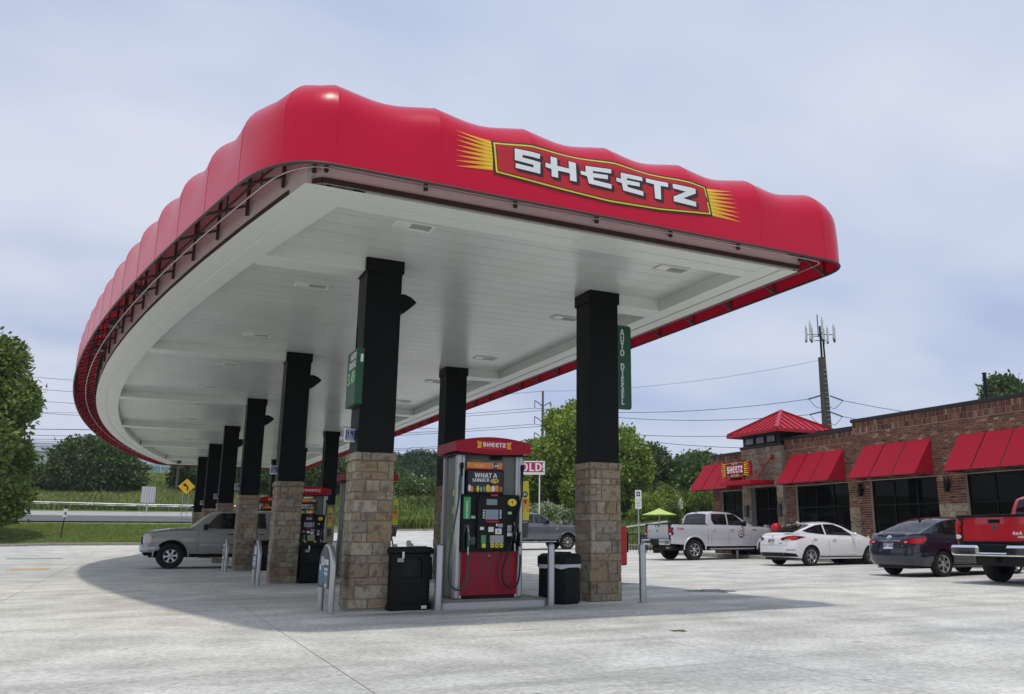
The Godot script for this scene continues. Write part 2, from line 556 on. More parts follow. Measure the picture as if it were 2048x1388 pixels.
func concrete_image(n: int, span: float, u0: float, v0: float) -> Image:
	# worn concrete, seen from above: mottling, streaks along the lanes, oil where cars stand
	var make := func(seed_: int, freq: float, w: int, h: int, oct: int) -> PackedByteArray:
		var f := FastNoiseLite.new()
		f.seed = seed_; f.frequency = freq; f.fractal_octaves = oct
		var im := f.get_seamless_image(w, h)
		im.resize(n, n, Image.INTERPOLATE_CUBIC)
		im.convert(Image.FORMAT_L8)
		return im.get_data()
	var big: PackedByteArray = make.call(1, 0.008, 512, 512, 4)
	var mid: PackedByteArray = make.call(2, 0.03, 1024, 1024, 5)
	var streak: PackedByteArray = make.call(3, 0.035, 160, 1400, 4)
	var streak2: PackedByteArray = make.call(33, 0.02, 420, 1200, 5)
	var fine: PackedByteArray = make.call(4, 0.2, n, n, 3)
	var dark := PackedFloat32Array()
	dark.resize(n * n)
	var q := n / span
	rng.seed = 5
	var blob := func(u: float, v: float, ru: float, rv: float, a: float) -> void:
		var x0 := int((u - ru - u0) * q)
		var x1 := int((u + ru - u0) * q)
		var y0 := int((v - rv - v0) * q)
		var y1 := int((v + rv - v0) * q)
		for y in range(maxi(y0, 0), mini(y1, n)):
			for x in range(maxi(x0, 0), mini(x1, n)):
				var du := (x / q + u0 - u) / ru
				var dv := (y / q + v0 - v) / rv
				var d := 1.0 - du * du - dv * dv
				if d > 0.0:
					var k := y * n + x
					dark[k] += a * d * (0.35 + mid[k] / 255.0 * 1.3)
	for lane in 4:                                          # lanes in front of each island
		var lv := 11.4 + 7.95 * lane
		for i in 26:
			blob.call(rng.randf_range(1.0, 9.0), lv + rng.randf_range(-1.0, 0.9), rng.randf_range(0.3, 1.6), rng.randf_range(0.05, 0.28), rng.randf_range(0.03, 0.12))
		blob.call(5.0, lv + 0.75, 2.4, 0.5, 0.20)
		blob.call(4.6, lv + 4.0, 5.0, 2.6, 0.12)
	for i in 70:
		blob.call(rng.randf_range(u0, u0 + span), rng.randf_range(v0, v0 + span), rng.randf_range(0.05, 0.35), rng.randf_range(0.02, 0.08), rng.randf_range(0.10, 0.32))
	for i in 50:
		blob.call(rng.randf_range(u0, u0 + span), rng.randf_range(v0, v0 + span), rng.randf_range(1.0, 3.5), rng.randf_range(0.03, 0.14), rng.randf_range(0.03, 0.10))
	for i in 420:
		blob.call(rng.randf_range(u0, u0 + span), rng.randf_range(v0, v0 + span * 0.5), rng.randf_range(0.02, 0.05), rng.randf_range(0.015, 0.035), rng.randf_range(0.2, 0.6))
	for s in [[8.8, 12.6, 1.8, 0.5, .12], [9.3, 15.4, 1.2, .5, .12], [11.2, 14.2, 2.0, .3, .12], [8.6, 11.2, 2.2, .35, .07], [13.0, 8.5, 4.0, .12, .06], [11.5, 9.4, 3.5, .10, .07]]:
		blob.call(s[0], s[1], s[2], s[3], s[4])
	var out := PackedByteArray()
	out.resize(n * n * 3)
	for k in n * n:
		var t := 0.90 + (big[k] - 128) * 0.00030 + (mid[k] - 128) * 0.00085 + (streak[k] - 128) * 0.00022 + (streak2[k] - 128) * 0.00022 + (fine[k] - 128) * 0.0007
		t -= maxf(0.0, (92 - streak[k]) * 0.0011) * (mid[k] / 128.0)
		t = clampf(t * (1.0 - minf(dark[k], 0.62)), 0.0, 1.0) * 255.0
		var w := (big[k] - 128) * 0.03
		out[k * 3] = int(clampf(t + w * 0.4, 0, 255)); out[k * 3 + 1] = int(t); out[k * 3 + 2] = int(clampf(t - 5.0 - w, 0, 255))
	return Image.create_from_data(n, n, false, Image.FORMAT_RGB8, out)

func build_ground() -> void:
	var us := [-400.0, -250.0, -160.0, -110.0, -80.0] + steps(-60, 90, 3) + [110.0, 140.0, 180.0, 250.0, 400.0]
	var vs := [-300.0, -120.0, -60.0] + steps(-30, 200, 2.5) + [230.0, 280.0, 340.0, 420.0, 600.0]
	tag(add_sheet("ground", us, vs, -0.06, M.grass_ground), "", "", "", "structure")
	# concrete apron: separate slabs with open joints
	var span := 40.0
	var im := concrete_image(2048, span, -11.0, 4.0)
	var cm := mat("concrete", lin(0.80, 0.795, 0.765), 0.82)
	cm.albedo_texture = ImageTexture.create_from_image(im)
	cm.detail_enabled = true
	cm.detail_blend_mode = BaseMaterial3D.BLEND_MODE_MUL
	cm.detail_uv_layer = BaseMaterial3D.DETAIL_UV_2
	cm.detail_albedo = ntex(50, 0.05, [[0.0, gv(0.80)], [0.45, gv(0.97)], [0.6, gv(1.0)], [1.0, gv(0.93)]], 1024, 5)
	cm.uv2_triplanar = true; cm.uv2_world_triplanar = true; cm.uv2_scale = Vector3.ONE * 0.31
	cm.normal_enabled = true
	cm.normal_texture = ntex(51, 0.08, [], 1024, 5, FastNoiseLite.TYPE_SIMPLEX_SMOOTH, true, 3.0)
	cm.normal_scale = 0.25
	var bed := add_sheet("ground", steps(-34, 50, 4), steps(-8, 72, 4), -0.035, M.asphalt, func(u, v): return apron(u, v))
	tag(bed, "", "", "", "structure")
	var pave := Node3D.new()
	pave.name = "pavement"
	add_child(pave)
	tag(pave, "", "", "", "structure")
	var gu := []
	var k := -10
	while k < 13:
		gu.append(1.62 + 3.45 * k); k += 1
	var gvs := [-6.0, 0.2, 6.3, 10.4, 14.9, 18.9, 22.8, 26.8, 30.8, 34.7, 38.7, 42.6, 46.6, 50.5, 54.5, 58.5, 64.0, 70.0]
	for i in gu.size() - 1:
		for j in gvs.size() - 1:
			var a: float = gu[i] + 0.005
			var c: float = gu[i + 1] - 0.005
			var s: float = gvs[j] + 0.005
			var t: float = gvs[j + 1] - 0.005
			if not apron((a + c) / 2, (s + t) / 2):
				continue
			var b := MB.new()
			var p := [[a, s], [c, s], [c, t], [a, t]]
			var top := []
			for x in p:
				top.append(on(x[0], x[1]))
			for ix in [0, 2, 1, 0, 3, 2]:
				b.st.set_uv(Vector2((p[ix][0] + 11.0) / span, (p[ix][1] - 4.0) / span))
				b.st.add_vertex(top[ix])
			for e in 4:
				var q0: Vector3 = top[e]
				var q1: Vector3 = top[(e + 1) % 4]
				b.st.set_uv(Vector2(0.02, 0.02))
				b.quad(q0 - Vector3(0, .05, 0), q1 - Vector3(0, .05, 0), q1, q0)
			obj("slab", b, cm, pave)
	# kerbs
	var kb := func(path: Array) -> void:
		var kk := MB.new()
		var rows := []
		for i in path.size():
			var d: Vector2 = (path[mini(i + 1, path.size() - 1)] - path[maxi(i - 1, 0)]).normalized()
			var nn := Vector2(-d.y, d.x)
			var row := []
			for o in [[-0.02, -0.1], [0.0, 0.13], [0.03, 0.16], [0.30, 0.16], [0.33, -0.1]]:
				var q: Vector2 = path[i] + nn * o[0]
				var base := gy(path[i].x, path[i].y)
				row.append(V(q.x, base + o[1], q.y))
			rows.append(row)
		kk.grid(rows, false, false)
		tag(obj("kerb", kk, M.kerb_concrete), "", "", "", "structure")
	kb.call([Vector2(-40, 62.2), Vector2(-30, 62.4), Vector2(-18, 62.7), Vector2(-6.0, 63.0), Vector2(-5.2, 63.6), Vector2(-4.4, 64.2), Vector2(6, 64.1), Vector2(10, 64.1), Vector2(11.5, 65.5), Vector2(12.0, 68.0)])
	kb.call([Vector2(12.0, 70.0), Vector2(16, 70.1), Vector2(22, 70.0), Vector2(25.0, 69.3), Vector2(26.4, 67.5), Vector2(26.6, 60.0), Vector2(26.6, 50.0), Vector2(26.6, 38.0)])
	# road behind, its shoulder
	var rs := steps(-90, 15, 5)
	tag(add_sheet("road", rs, [79.0, 83.0, 87.0, 90.5], 0.02, M.asphalt), "", "", "", "structure")
	tag(add_sheet("pavement", rs, [90.5, 94.0, 97.5, 101.0], 0.025, M.far_concrete), "", "", "", "structure")
	tag(add_sheet("path", steps(33, 60, 3), [56.6, 57.2, 57.8], 0.05, M.far_concrete), "", "", "", "structure")
	# marks on the apron
	var yp := MB.new()
	yp.flat(rect(0, 0, 1.1, 0.9), func(p): return on(-3.4 + p.x, 32.2 + p.y * 1.6, 0.004))
	tag(obj("yellow_marking", yp, M.yellow_paint), "", "", "", "structure")
	var dr := MB.new()
	dr.box(on(-3.9, 47.0, 0.0), Vector3(2.2, 0.02, 0.5))
	tag(obj("drain_grate", dr, M.drain_iron), "long dark iron drain grate set in the concrete below the lawn", "drain grate")
	rng.seed = 17
	for s in [["puddle_stain", 10.25, 14.15, 0.62, 0.62, "dark ragged wet stain on the concrete beyond the lone steel bollard"], ["puddle_stain", 9.9, 17.0, 0.55, 0.35, "thin dark wet streak on the concrete near the fire cabinet column"], ["moss_stain", 5.72, 8.55, 0.11, 0.13, "small patch of moss on the bare concrete in front of the pump"]]:
		var b := MB.new()
		var poly := PackedVector2Array()
		for i in 28:
			var r := rng.randf_range(0.45, 1.05)
			poly.append(Vector2(s[3] * r * cos(TAU * i / 28), s[4] * r * sin(TAU * i / 28)))
		b.flat(poly, func(p): return on(s[1] + p.x, s[2] + p.y, 0.004))
		tag(obj("stain", b, M[s[0]]), s[5], "stain")

func apron(u: float, v: float) -> bool:
	return v < (64.0 if u < 11.0 else 70.0) and not (u < -30.0) and not (u > 26.0 and v > 38.0)

# ---------------------------------------------------------------- canopy
const CL := 5.365      # ceiling
const SF := 5.155      # soffits and beams
const UL := 3.143
const UR := 7.124
const ROWS := [13.075, 21.03, 28.98, 36.85, 44.65, 52.47]

func arc_u(v: float) -> float:
	return -1.49 + (v - 32.8) * (v - 32.8) / 184.0

func sag(f: float, h: float) -> float:
	return 0.085 * (2.0 * f * (1.0 - f) + 0.5 * pow(sin(PI * f), 2.0)) * smoothstep(5.35, 6.35, h)

const PROFILE := [[0.0, 5.15], [0.0, 5.3], [0.0, 5.45], [0.0, 5.6], [0.0, 5.72], [0.0, 5.8]]
func awning_profile() -> Array:              # (distance in from the rail, height)
	var out := PROFILE.duplicate()
	for k in range(1, 11):
		var a := PI / 2 * k / 10.0
		out.append([0.7 * (1.0 - cos(a)), 5.8 + 0.6 * sin(a)])
	return out

func rail_path() -> Array:     # [[point, outward normal, fraction of the bay], ...] in plan; a bay begins wherever the fraction is 0
	var bays := []
	var line := func(a: Vector2, b: Vector2, n: int, out: Vector2) -> void:
		for i in n:
			var bay := []
			for k in 9:
				bay.append([a.lerp(b, (i + k / 8.0) / n), out])
			bays.append(bay)
	var bend := func(a: Vector2, c: Vector2, b: Vector2, na: Vector2, nb: Vector2, n: int) -> void:
		for i in n:
			var bay := []
			for k in 9:
				var t := (i + k / 8.0) / n
				var p := a.lerp(c, t).lerp(c.lerp(b, t), t)
				var d := a.lerp(c, t).direction_to(c.lerp(b, t))
				bay.append([p, Vector2(d.y, -d.x) * (1.0 if Vector2(d.y, -d.x).dot(na + nb) > 0 else -1.0)])
			bays.append(bay)
	var arc := func(v0: float, v1: float, n: int) -> void:
		for i in n:
			var bay := []
			for k in 9:
				var v := lerpf(v0, v1, (i + k / 8.0) / n)
				var nn := Vector2(-1.0, (v - 32.8) / 92.0).normalized()
				bay.append([Vector2(arc_u(v), v) + nn * 0.58, nn])
			bays.append(bay)
	var n0 := Vector2(-1.0, (10.35 - 32.8) / 92.0).normalized()
	var s0 := Vector2(arc_u(10.35), 10.35) + n0 * 0.58
	var corner := Vector2(s0.x + (s0.y - 9.085) * 0.244, 9.085)
	line.call(Vector2(8.9, 9.085), Vector2(1.6, 9.085), 6, Vector2(0, -1))
	bend.call(Vector2(1.6, 9.085), corner, s0, Vector2(0, -1), n0, 2)
	arc.call(10.35, 55.25, 37)
	var n1 := Vector2(-1.0, (55.25 - 32.8) / 92.0).normalized()
	var s1 := Vector2(arc_u(55.25), 55.25) + n1 * 0.58
	bend.call(s1, Vector2(s1.x + (56.515 - s1.y) * 0.244, 56.515), Vector2(1.6, 56.515), n1, Vector2(0, 1), 2)
	line.call(Vector2(1.6, 56.515), Vector2(8.9, 56.515), 6, Vector2(0, 1))
	bend.call(Vector2(8.9, 56.515), Vector2(9.48, 56.515), Vector2(9.48, 55.9), Vector2(0, 1), Vector2(1, 0), 1)
	line.call(Vector2(9.48, 55.9), Vector2(9.48, 9.7), 38, Vector2(1, 0))
	bend.call(Vector2(9.48, 9.7), Vector2(9.48, 9.085), Vector2(8.9, 9.085), Vector2(1, 0), Vector2(0, -1), 1)
	return bays

func front_point(p: Vector2, lift: float) -> Vector3:    # on the front of the awning at (u, height)
	var f := fposmod((8.9 - p.x) / (7.3 / 6.0), 1.0)
	var d := 0.0
	var nrm := Vector2(0, 1)
	if p.y > 5.8:
		var k := clampf((p.y - 5.8) / 0.6, 0, 0.98)
		d = 0.7 * (1.0 - sqrt(1.0 - k * k))
		nrm = Vector2(k, sqrt(1.0 - k * k)).normalized()
	d += sag(f, p.y) * nrm.y - lift * nrm.y
	return V(p.x, p.y + lift * nrm.x - sag(f, p.y) * nrm.x, 9.085 + d)

func draped(called: String, poly: PackedVector2Array, lift: float, m: Material, parent: Node) -> void:    # a flat print laid on the awning front
	var b := MB.new()
	var x0 := INF
	var x1 := -INF
	for p in poly:
		x0 = minf(x0, p.x); x1 = maxf(x1, p.x)
	var cuts := [5.0, 5.80, 5.86, 5.91, 5.95, 5.98, 6.01, 6.1]
	var x := floorf(x0 / 0.1) * 0.1
	var xs := []
	while x < x1 + 0.1:
		xs.append(x); x += 0.1
	for k in 7: xs.append(8.9 - 7.3 / 6.0 * k)
	xs.sort()
	for i in xs.size() - 1:
		if xs[i + 1] < x0 or xs[i] > x1: continue
		for j in cuts.size() - 1:
			for q in Geometry2D.intersect_polygons(poly, rect(xs[i], cuts[j], xs[i + 1], cuts[j + 1])):
				b.flat(q, func(p): return front_point(p, lift + 0.003))
	obj(called, b, m, parent)

func build_canopy() -> void:
	var t := thing("fuel_canopy", "long curved filling station canopy with a scalloped red fabric awning and white panelled ceiling", "canopy")
	# ceiling pans across the canopy
	var v := 10.32
	while v < 55.2:
		var e := minf(v + 0.400, 55.26)
		var a := arc_u(v) + 0.55
		var c := arc_u(e) + 0.55
		var b := MB.new()
		var z := e - 0.011
		b.quad(V(a, CL, v), V(c, CL, z), V(8.38, CL, z), V(8.38, CL, v))
		b.quad(V(a, CL, v), V(8.38, CL, v), V(8.38, CL + .05, v), V(a, CL + .05, v))
		b.quad(V(8.38, CL, z), V(c, CL, z), V(c, CL + .05, z), V(8.38, CL + .05, z))
		obj("ceiling_panel", b, M.ceiling_white, t)
		v += 0.4
	# deck above
	var pd := PackedVector2Array()
	for k in 25:
		var vv := lerpf(9.8, 55.8, k / 24.0)
		pd.append(Vector2(arc_u(vv) + 0.04, vv))
	pd.append(Vector2(8.92, 55.8)); pd.append(Vector2(8.92, 9.8))
	for h in [[CL + 0.04, CL + 0.08, "deck_backing", "gap_grey"], [6.30, 6.36, "roof_deck", "roof_grey"]]:
		var b := MB.new()
		b.prism(pd, 0, h[1] - h[0], Transform3D(Basis(Vector3.RIGHT, Vector3(0, 0, -1), Vector3.UP), Vector3(0, h[0], 0)))
		obj(h[2], b, M[h[3]], t)
	# perimeter soffit: two boards with a groove, and the drop on the inside
	var strip := func(p0: Vector2, p1: Vector2, n0: Vector2, n1: Vector2, i0: float, i1: float) -> void:
		var b := MB.new()
		var a := p0 - n0 * i0
		var c := p1 - n1 * i0
		var d := p1 - n1 * i1
		var f := p0 - n0 * i1
		for q in [[a, c, d, f]]:
			b.quad(V(q[0].x, SF, q[0].y), V(q[1].x, SF, q[1].y), V(q[2].x, SF, q[2].y), V(q[3].x, SF, q[3].y))
			b.quad(V(q[0].x, CL + .05, q[0].y), V(q[3].x, CL + .05, q[3].y), V(q[2].x, CL + .05, q[2].y), V(q[1].x, CL + .05, q[1].y))
			for s in 4:
				var g: Vector2 = q[s]
				var h: Vector2 = q[(s + 1) % 4]
				b.quad(V(g.x, SF, g.y), V(g.x, CL + .05, g.y), V(h.x, CL + .05, h.y), V(h.x, SF, h.y))
		obj("soffit_panel", b, M.ceiling_trim, t)
	var boards := [[0.0, 0.27], [0.33, 0.62]]
	for k in 24:
		var va := lerpf(9.76, 55.84, k / 24.0) + 0.004
		var vb := lerpf(9.76, 55.84, (k + 1) / 24.0) - 0.004
		var na := Vector2(-1.0, (va - 32.8) / 92.0).normalized()
		var nb := Vector2(-1.0, (vb - 32.8) / 92.0).normalized()
		for w in boards:
			strip.call(Vector2(arc_u(va), va), Vector2(arc_u(vb), vb), na, nb, w[0], w[1])
			strip.call(Vector2(8.95, vb), Vector2(8.95, va), Vector2(1, 0), Vector2(1, 0), w[0], w[1])
	for k in 2:
		var ua := 2.10 + 3.12 * k
		for w in boards:
			strip.call(Vector2(ua + 3.115, 9.76), Vector2(ua, 9.76), Vector2(0, -1), Vector2(0, -1), w[0], w[1])
			strip.call(Vector2(ua, 55.84), Vector2(ua + 3.115, 55.84), Vector2(0, 1), Vector2(0, 1), w[0], w[1])
	for k in 24:
		var va := lerpf(9.76, 55.84, k / 24.0)
		var vb := lerpf(9.76, 55.84, (k + 1) / 24.0)
		var na := Vector2(-1.0, (va - 32.8) / 92.0).normalized()
		var nb := Vector2(-1.0, (vb - 32.8) / 92.0).normalized()
		var gb := MB.new()
		var q := [Vector2(arc_u(va), va) - na * 0.26, Vector2(arc_u(vb), vb) - nb * 0.26, Vector2(arc_u(vb), vb) - nb * 0.34, Vector2(arc_u(va), va) - na * 0.34]
		gb.quad(V(q[0].x, SF + .012, q[0].y), V(q[1].x, SF + .012, q[1].y), V(q[2].x, SF + .012, q[2].y), V(q[3].x, SF + .012, q[3].y))
		gb.quad(V(8.69, SF + .02, va), V(8.61, SF + .02, va), V(8.61, SF + .02, vb), V(8.69, SF + .02, vb))
		obj("soffit_groove", gb, M.ceiling_trim, t)
	var cf := MB.new()
	cf.quad(V(1.26, SF + .004, 10.375), V(1.42, SF + .004, 9.765), V(2.12, SF + .004, 9.765), V(2.12, SF + .004, 10.375))
	cf.quad(V(1.26, SF + .004, 55.225), V(2.12, SF + .004, 55.225), V(2.12, SF + .004, 55.835), V(1.42, SF + .004, 55.835))
	cf.quad(V(1.86, SF, 10.38), V(2.12, SF, 10.38), V(2.12, CL, 10.38), V(1.86, CL, 10.38))
	obj("soffit_panel", cf, M.ceiling_trim, t)
	for gv2 in [10.05, 55.55]:
		block("soffit_groove", V(2.10, SF + 0.012, gv2 - 0.04), V(8.33, CL, gv2 + 0.04), 0.001, M.ceiling_trim, t)
	# beams out from the columns
	for r in ROWS:
		var lo := arc_u(r) + 0.622
		for s in [[lo, UL - 0.305], [UR + 0.305, 8.328]]:
			block("beam", V(s[0], SF + 0.003, r - 0.25), V(s[1], CL + 0.03, r + 0.25), 0.006, M.ceiling_trim, t)
	# recessed lights
	for l in [[3.10, 11.1], [2.35, 14.77], [1.98, 19.2], [1.72, 23.0], [1.52, 26.9], [1.43, 30.7], [1.45, 35.0], [1.55, 38.6], [1.8, 42.8], [2.2, 46.6], [2.8, 50.5], [7.45, 11.1], [7.33, 14.8], [7.33, 19.25], [7.25, 23.0], [7.4, 27.0], [7.4, 30.8], [7.4, 34.9], [7.4, 38.8], [7.4, 42.7], [7.4, 46.6], [7.4, 50.4]]:
		var q := part("ceiling_light", t)
		q.position = V(l[0], CL, l[1])
		var fr := MB.new()
		for z in [-1, 1]:
			fr.cbox(Vector3(0, -0.012, z * 0.135), Vector3(0.56, 0.024, 0.03), 0.006)
			fr.cbox(Vector3(z * 0.265, -0.012, 0), Vector3(0.03, 0.024, 0.24), 0.006)
		obj("light_frame", fr, M.ceiling_trim, q)
		var ln := MB.new()
		ln.cbox(Vector3(-0.15, -0.006, 0), Vector3(0.2, 0.02, 0.2), 0.008)
		obj("lens", ln, M.lens_white, q)
		var led := MB.new()
		for a in 7:
			for z in 3:
				led.box(Vector3(-0.02 + a * 0.04, -0.006, -0.07 + z * 0.07), Vector3(0.026, 0.012, 0.045))
		obj("diode_array", led, M.lens_grey, q)
	# fascia behind the awning, its channel, brackets; fabric bays; rail
	var prof := awning_profile()
	var bays := rail_path()
	var rail := []
	var rod := []
	for bi in bays.size():
		var bay: Array = bays[bi]
		var rows := []
		var blen: float = (bay[8][0] - bay[0][0]).length()
		for k in 9:
			var p: Vector2 = bay[k][0]
			var n: Vector2 = bay[k][1]
			var row := []
			for j in prof.size():
				var a = prof[maxi(j - 1, 0)]
				var c = prof[mini(j + 1, prof.size() - 1)]
				var tn := Vector2(c[0] - a[0], c[1] - a[1]).normalized()       # along the profile: in, up
				var s := sag(k / 8.0, prof[j][1]) * minf(1.0, pow(blen / 1.2, 2.0))
				var inn: float = prof[j][0] + s * tn.y
				row.append(V(p.x - n.x * inn, prof[j][1] - s * tn.x, p.y - n.y * inn))
			rows.append(row)
			if k < 8:
				rail.append(V(p.x, 5.15, p.y))
				rod.append(V(p.x - n.x * 0.30, 5.235, p.y - n.y * 0.30))
		var b := MB.new()
		b.grid(rows)
		obj("awning_panel", b, M.awning_red, t)
		var sm := MB.new()
		var edge := []
		for q in rows[0]:
			edge.append(q)
		sm.tube(edge, 0.0025 if bi < 7 else 0.004, 5, false)
		obj("seam", sm, M.awning_red, t)
		# one bay of fascia
		var fa := MB.new()
		var ch := MB.new()
		for k in [0, 4]:
			var p0: Vector2 = bay[k][0] - bay[k][1] * 0.60
			var p1: Vector2 = bay[k + 4][0] - bay[k + 4][1] * 0.60
			fa.quad(V(p0.x, SF, p0.y), V(p0.x, 6.3, p0.y), V(p1.x, 6.3, p1.y), V(p1.x, SF, p1.y))
			ch.bar(V(p0.x, 5.192, p0.y), V(p1.x, 5.192, p1.y), 0.05, 0.065)
		obj("fascia_panel", fa, M.fascia, t)
		obj("fascia_channel", ch, M.frame_brown, t)
		var p: Vector2 = bay[0][0]
		var n: Vector2 = bay[0][1]
		var at := func(d: float, y: float) -> Vector3: return V(p.x - n.x * d, y, p.y - n.y * d)
		var br := MB.new()
		br.bar(at.call(0.545, 5.28), at.call(0.545, 6.1), 0.045, 0.045)
		br.bar(at.call(0.53, 5.42), at.call(0.02, 5.16), 0.035, 0.035)
		br.bar(at.call(0.53, 5.9), at.call(0.06, 5.7), 0.03, 0.03)
		br.bar(at.call(0.03, 5.2), at.call(0.03, 5.78), 0.025, 0.025)
		obj("awning_bracket", br, M.frame_brown, t)
		if bi >= 8 and bi < 45:
			var hp := MB.new()
			hp.bar(at.call(0.28, 5.24), at.call(0.28, 5.95), 0.022, 0.022)
			var p2: Vector2 = bay[8][0]
			var n2: Vector2 = bay[8][1]
			hp.bar(at.call(0.28, 5.9), V(p2.x - n2.x * 0.28, 5.9, p2.y - n2.y * 0.28), 0.022, 0.022)
			hp.bar(at.call(0.5, 5.62), V(p2.x - n2.x * 0.5, 5.62, p2.y - n2.y * 0.5), 0.022, 0.022)
			obj("awning_brace", hp, M.frame_brown, t)
	rail.append(rail[0])
	rod.append(rod[0])
	var rb := MB.new()
	rb.tube(rail, 0.019, 6, false)
	obj("awning_rail", rb, M.frame_brown, t)
	var rd := MB.new()
	rd.tube(rod, 0.011, 5, false)
	obj("conduit", rd, M.galvanised, t)
	# junction boxes and cables hung in the gap
	for q in [[9.12, 14.6], [9.12, 22.6], [9.12, 30.6], [9.12, 12.0], [8.7, 9.4], [0.05, 16.5], [-0.75, 19.6], [-1.1, 22.4], [1.35, 9.45]]:
		var jb := MB.new()
		jb.cbox(V(q[0] if q[0] > 2 else arc_u(q[1]) - 0.25, 5.36, q[1]), Vector3(0.2, 0.10, 0.34), 0.01)
		obj("junction_box", jb, M.frame_brown, t)
	var cb := MB.new()
	var cp := []
	for k in 30:
		var vv := 10.2 + k * 0.32
		var nn := Vector2(-1.0, (vv - 32.8) / 92.0).normalized()
		cp.append(V(arc_u(vv) + nn.x * 0.42, 5.62 - 0.13 * absf(sin(k * 0.35)), vv + nn.y * 0.42))
	cb.tube(cp, 0.018, 5)
	obj("cable", cb, M.rubber, t)
	# the printed name panel on the front of the awning
	var em := part("name_emblem", t)
	var outer := PackedVector2Array([Vector2(3.478, 5.905), Vector2(3.957, 5.955), Vector2(5.131, 5.985), Vector2(6.252, 5.968), Vector2(6.744, 5.927), Vector2(6.818, 5.466), Vector2(5.939, 5.378), Vector2(5.156, 5.345), Vector2(4.42, 5.378), Vector2(3.511, 5.434)])
	for s in 8:
		var f := s / 7.0
		var tip := 5.925 - 0.49 * f
		var mid := 5.865 - 0.355 * f
		var rx := lerpf(6.755, 6.805, f)
		draped("ray", PackedVector2Array([Vector2(3.0 + 0.02 * (s % 2), tip), Vector2(3.497, mid + 0.034), Vector2(3.497, mid - 0.034)]), 0.0018, M.sign_orange, em)
		draped("ray", PackedVector2Array([Vector2(7.24 + 0.09 * f, 5.965 - 0.495 * f), Vector2(rx, mid + 0.034), Vector2(rx, mid - 0.034)]), 0.0018, M.sign_orange, em)
		draped("ray_core", PackedVector2Array([Vector2(3.3, lerpf(tip, mid, .6)), Vector2(3.495, mid + 0.012), Vector2(3.495, mid - 0.018)]), 0.0027, M.sign_yellow, em)
		draped("ray_core", PackedVector2Array([Vector2(7.0, lerpf(5.965 - 0.495 * f, mid, .5)), Vector2(rx, mid + 0.012), Vector2(rx, mid - 0.018)]), 0.0027, M.sign_yellow, em)
	draped("emblem_border", outer, 0.0036, M.sign_maroon, em)
	var grow := func(poly: PackedVector2Array, d: float) -> PackedVector2Array:
		var r := Geometry2D.offset_polygon(poly, d, Geometry2D.JOIN_MITER)
		return r[0] if r.size() else poly
	draped("emblem_line", grow.call(outer, -0.028), 0.0049, M.sign_yellow, em)
	draped("emblem_border", grow.call(outer, -0.050), 0.0063, M.sign_maroon, em)
	draped("emblem_field", grow.call(outer, -0.060), 0.0077, M.sign_red, em)
	for c in CELLS:
		var gl := glyph(c[0], c[1], c[2], 5.557, 5.84)
		var sh := PackedVector2Array()
		for p in gl:
			sh.append(p + Vector2(0.035, -0.030))
		draped("letter_shadow", grow.call(sh, 0.012), 0.0090, M.sign_maroon, em)
		draped("letter_outline", grow.call(gl, 0.014), 0.0103, M.sign_black, em)
		draped("letter", gl, 0.0117, M.sign_white, em)

# ---------------------------------------------------------------- columns
const STONES_A := [[.0, .56, 2.003, 2.172], [.56, .855, 2.003, 2.172], [.855, 1, 1.887, 2.172], [0, .18, 1.887, 2.003], [.18, .41, 1.887, 2.003], [.41, .855, 1.887, 2.003],
	[0, .29, 1.706, 1.887], [.29, .645, 1.706, 1.887], [.645, 1, 1.706, 1.887], [0, .23, 1.592, 1.706], [.23, .835, 1.592, 1.706], [.835, 1, 1.592, 1.706], [0, .62, 1.405, 1.592], [.62, 1, 1.405, 1.592],
	[0, .2, 1.286, 1.405], [.2, .555, 1.286, 1.405], [.555, .865, 1.286, 1.405], [.865, 1, 1.286, 1.405], [0, .38, 1.105, 1.286], [0, .255, .972, 1.105], [.255, .38, .972, 1.105], [.38, 1, .972, 1.286],
	[0, .54, .782, .972], [.54, .845, .782, .972], [.845, 1, .782, .972], [0, .13, .665, .782], [.13, .41, .665, .782], [.41, 1, .665, .782], [0, .47, .469, .665], [.47, .855, .469, .665], [.855, 1, .469, .665],
	[0, .15, .167, .469], [.15, .73, .360, .469], [.73, 1, .360, .469], [.15, .855, .167, .360], [.855, 1, .167, .360], [0, .485, .03, .167], [.485, 1, .03, .167]]
const STONES_B := [[0, .16, 2.02, 2.185], [.16, .345, 2.02, 2.185], [.345, 1, 2.02, 2.185], [0, .655, 1.92, 2.02], [.655, .865, 1.92, 2.02], [.865, 1, 1.92, 2.02], [0, .18, 1.745, 1.92], [.18, .35, 1.745, 1.92], [0, .35, 1.635, 1.745], [.35, 1, 1.635, 1.92],
	[0, .19, 1.43, 1.635], [.19, .49, 1.43, 1.635], [.49, .845, 1.43, 1.635], [.845, 1, 1.43, 1.635], [0, .61, 1.315, 1.43], [.61, 1, 1.315, 1.43], [0, .165, .985, 1.315], [.165, .86, 1.105, 1.315], [.86, 1, 1.105, 1.315], [.165, 1, .985, 1.105],
	[0, .665, .775, .985], [.665, .865, .775, .985], [.865, 1, .775, .985], [0, .175, .645, .775], [.175, .40, .645, .775], [.40, 1, .645, .775], [0, .55, .315, .645], [.55, .855, .44, .645], [.855, 1, .44, .645], [.55, 1, .315, .44],
	[0, .18, .12, .315], [.18, .855, .12, .315], [.855, 1, .12, .315], [0, .495, .0, .12], [.495, 1, .0, .12]]
const CAP_A := [[0, .175], [.175, .385], [.385, 1]]
const CAP_B := [[0, .56], [.56, .89], [.89, 1]]

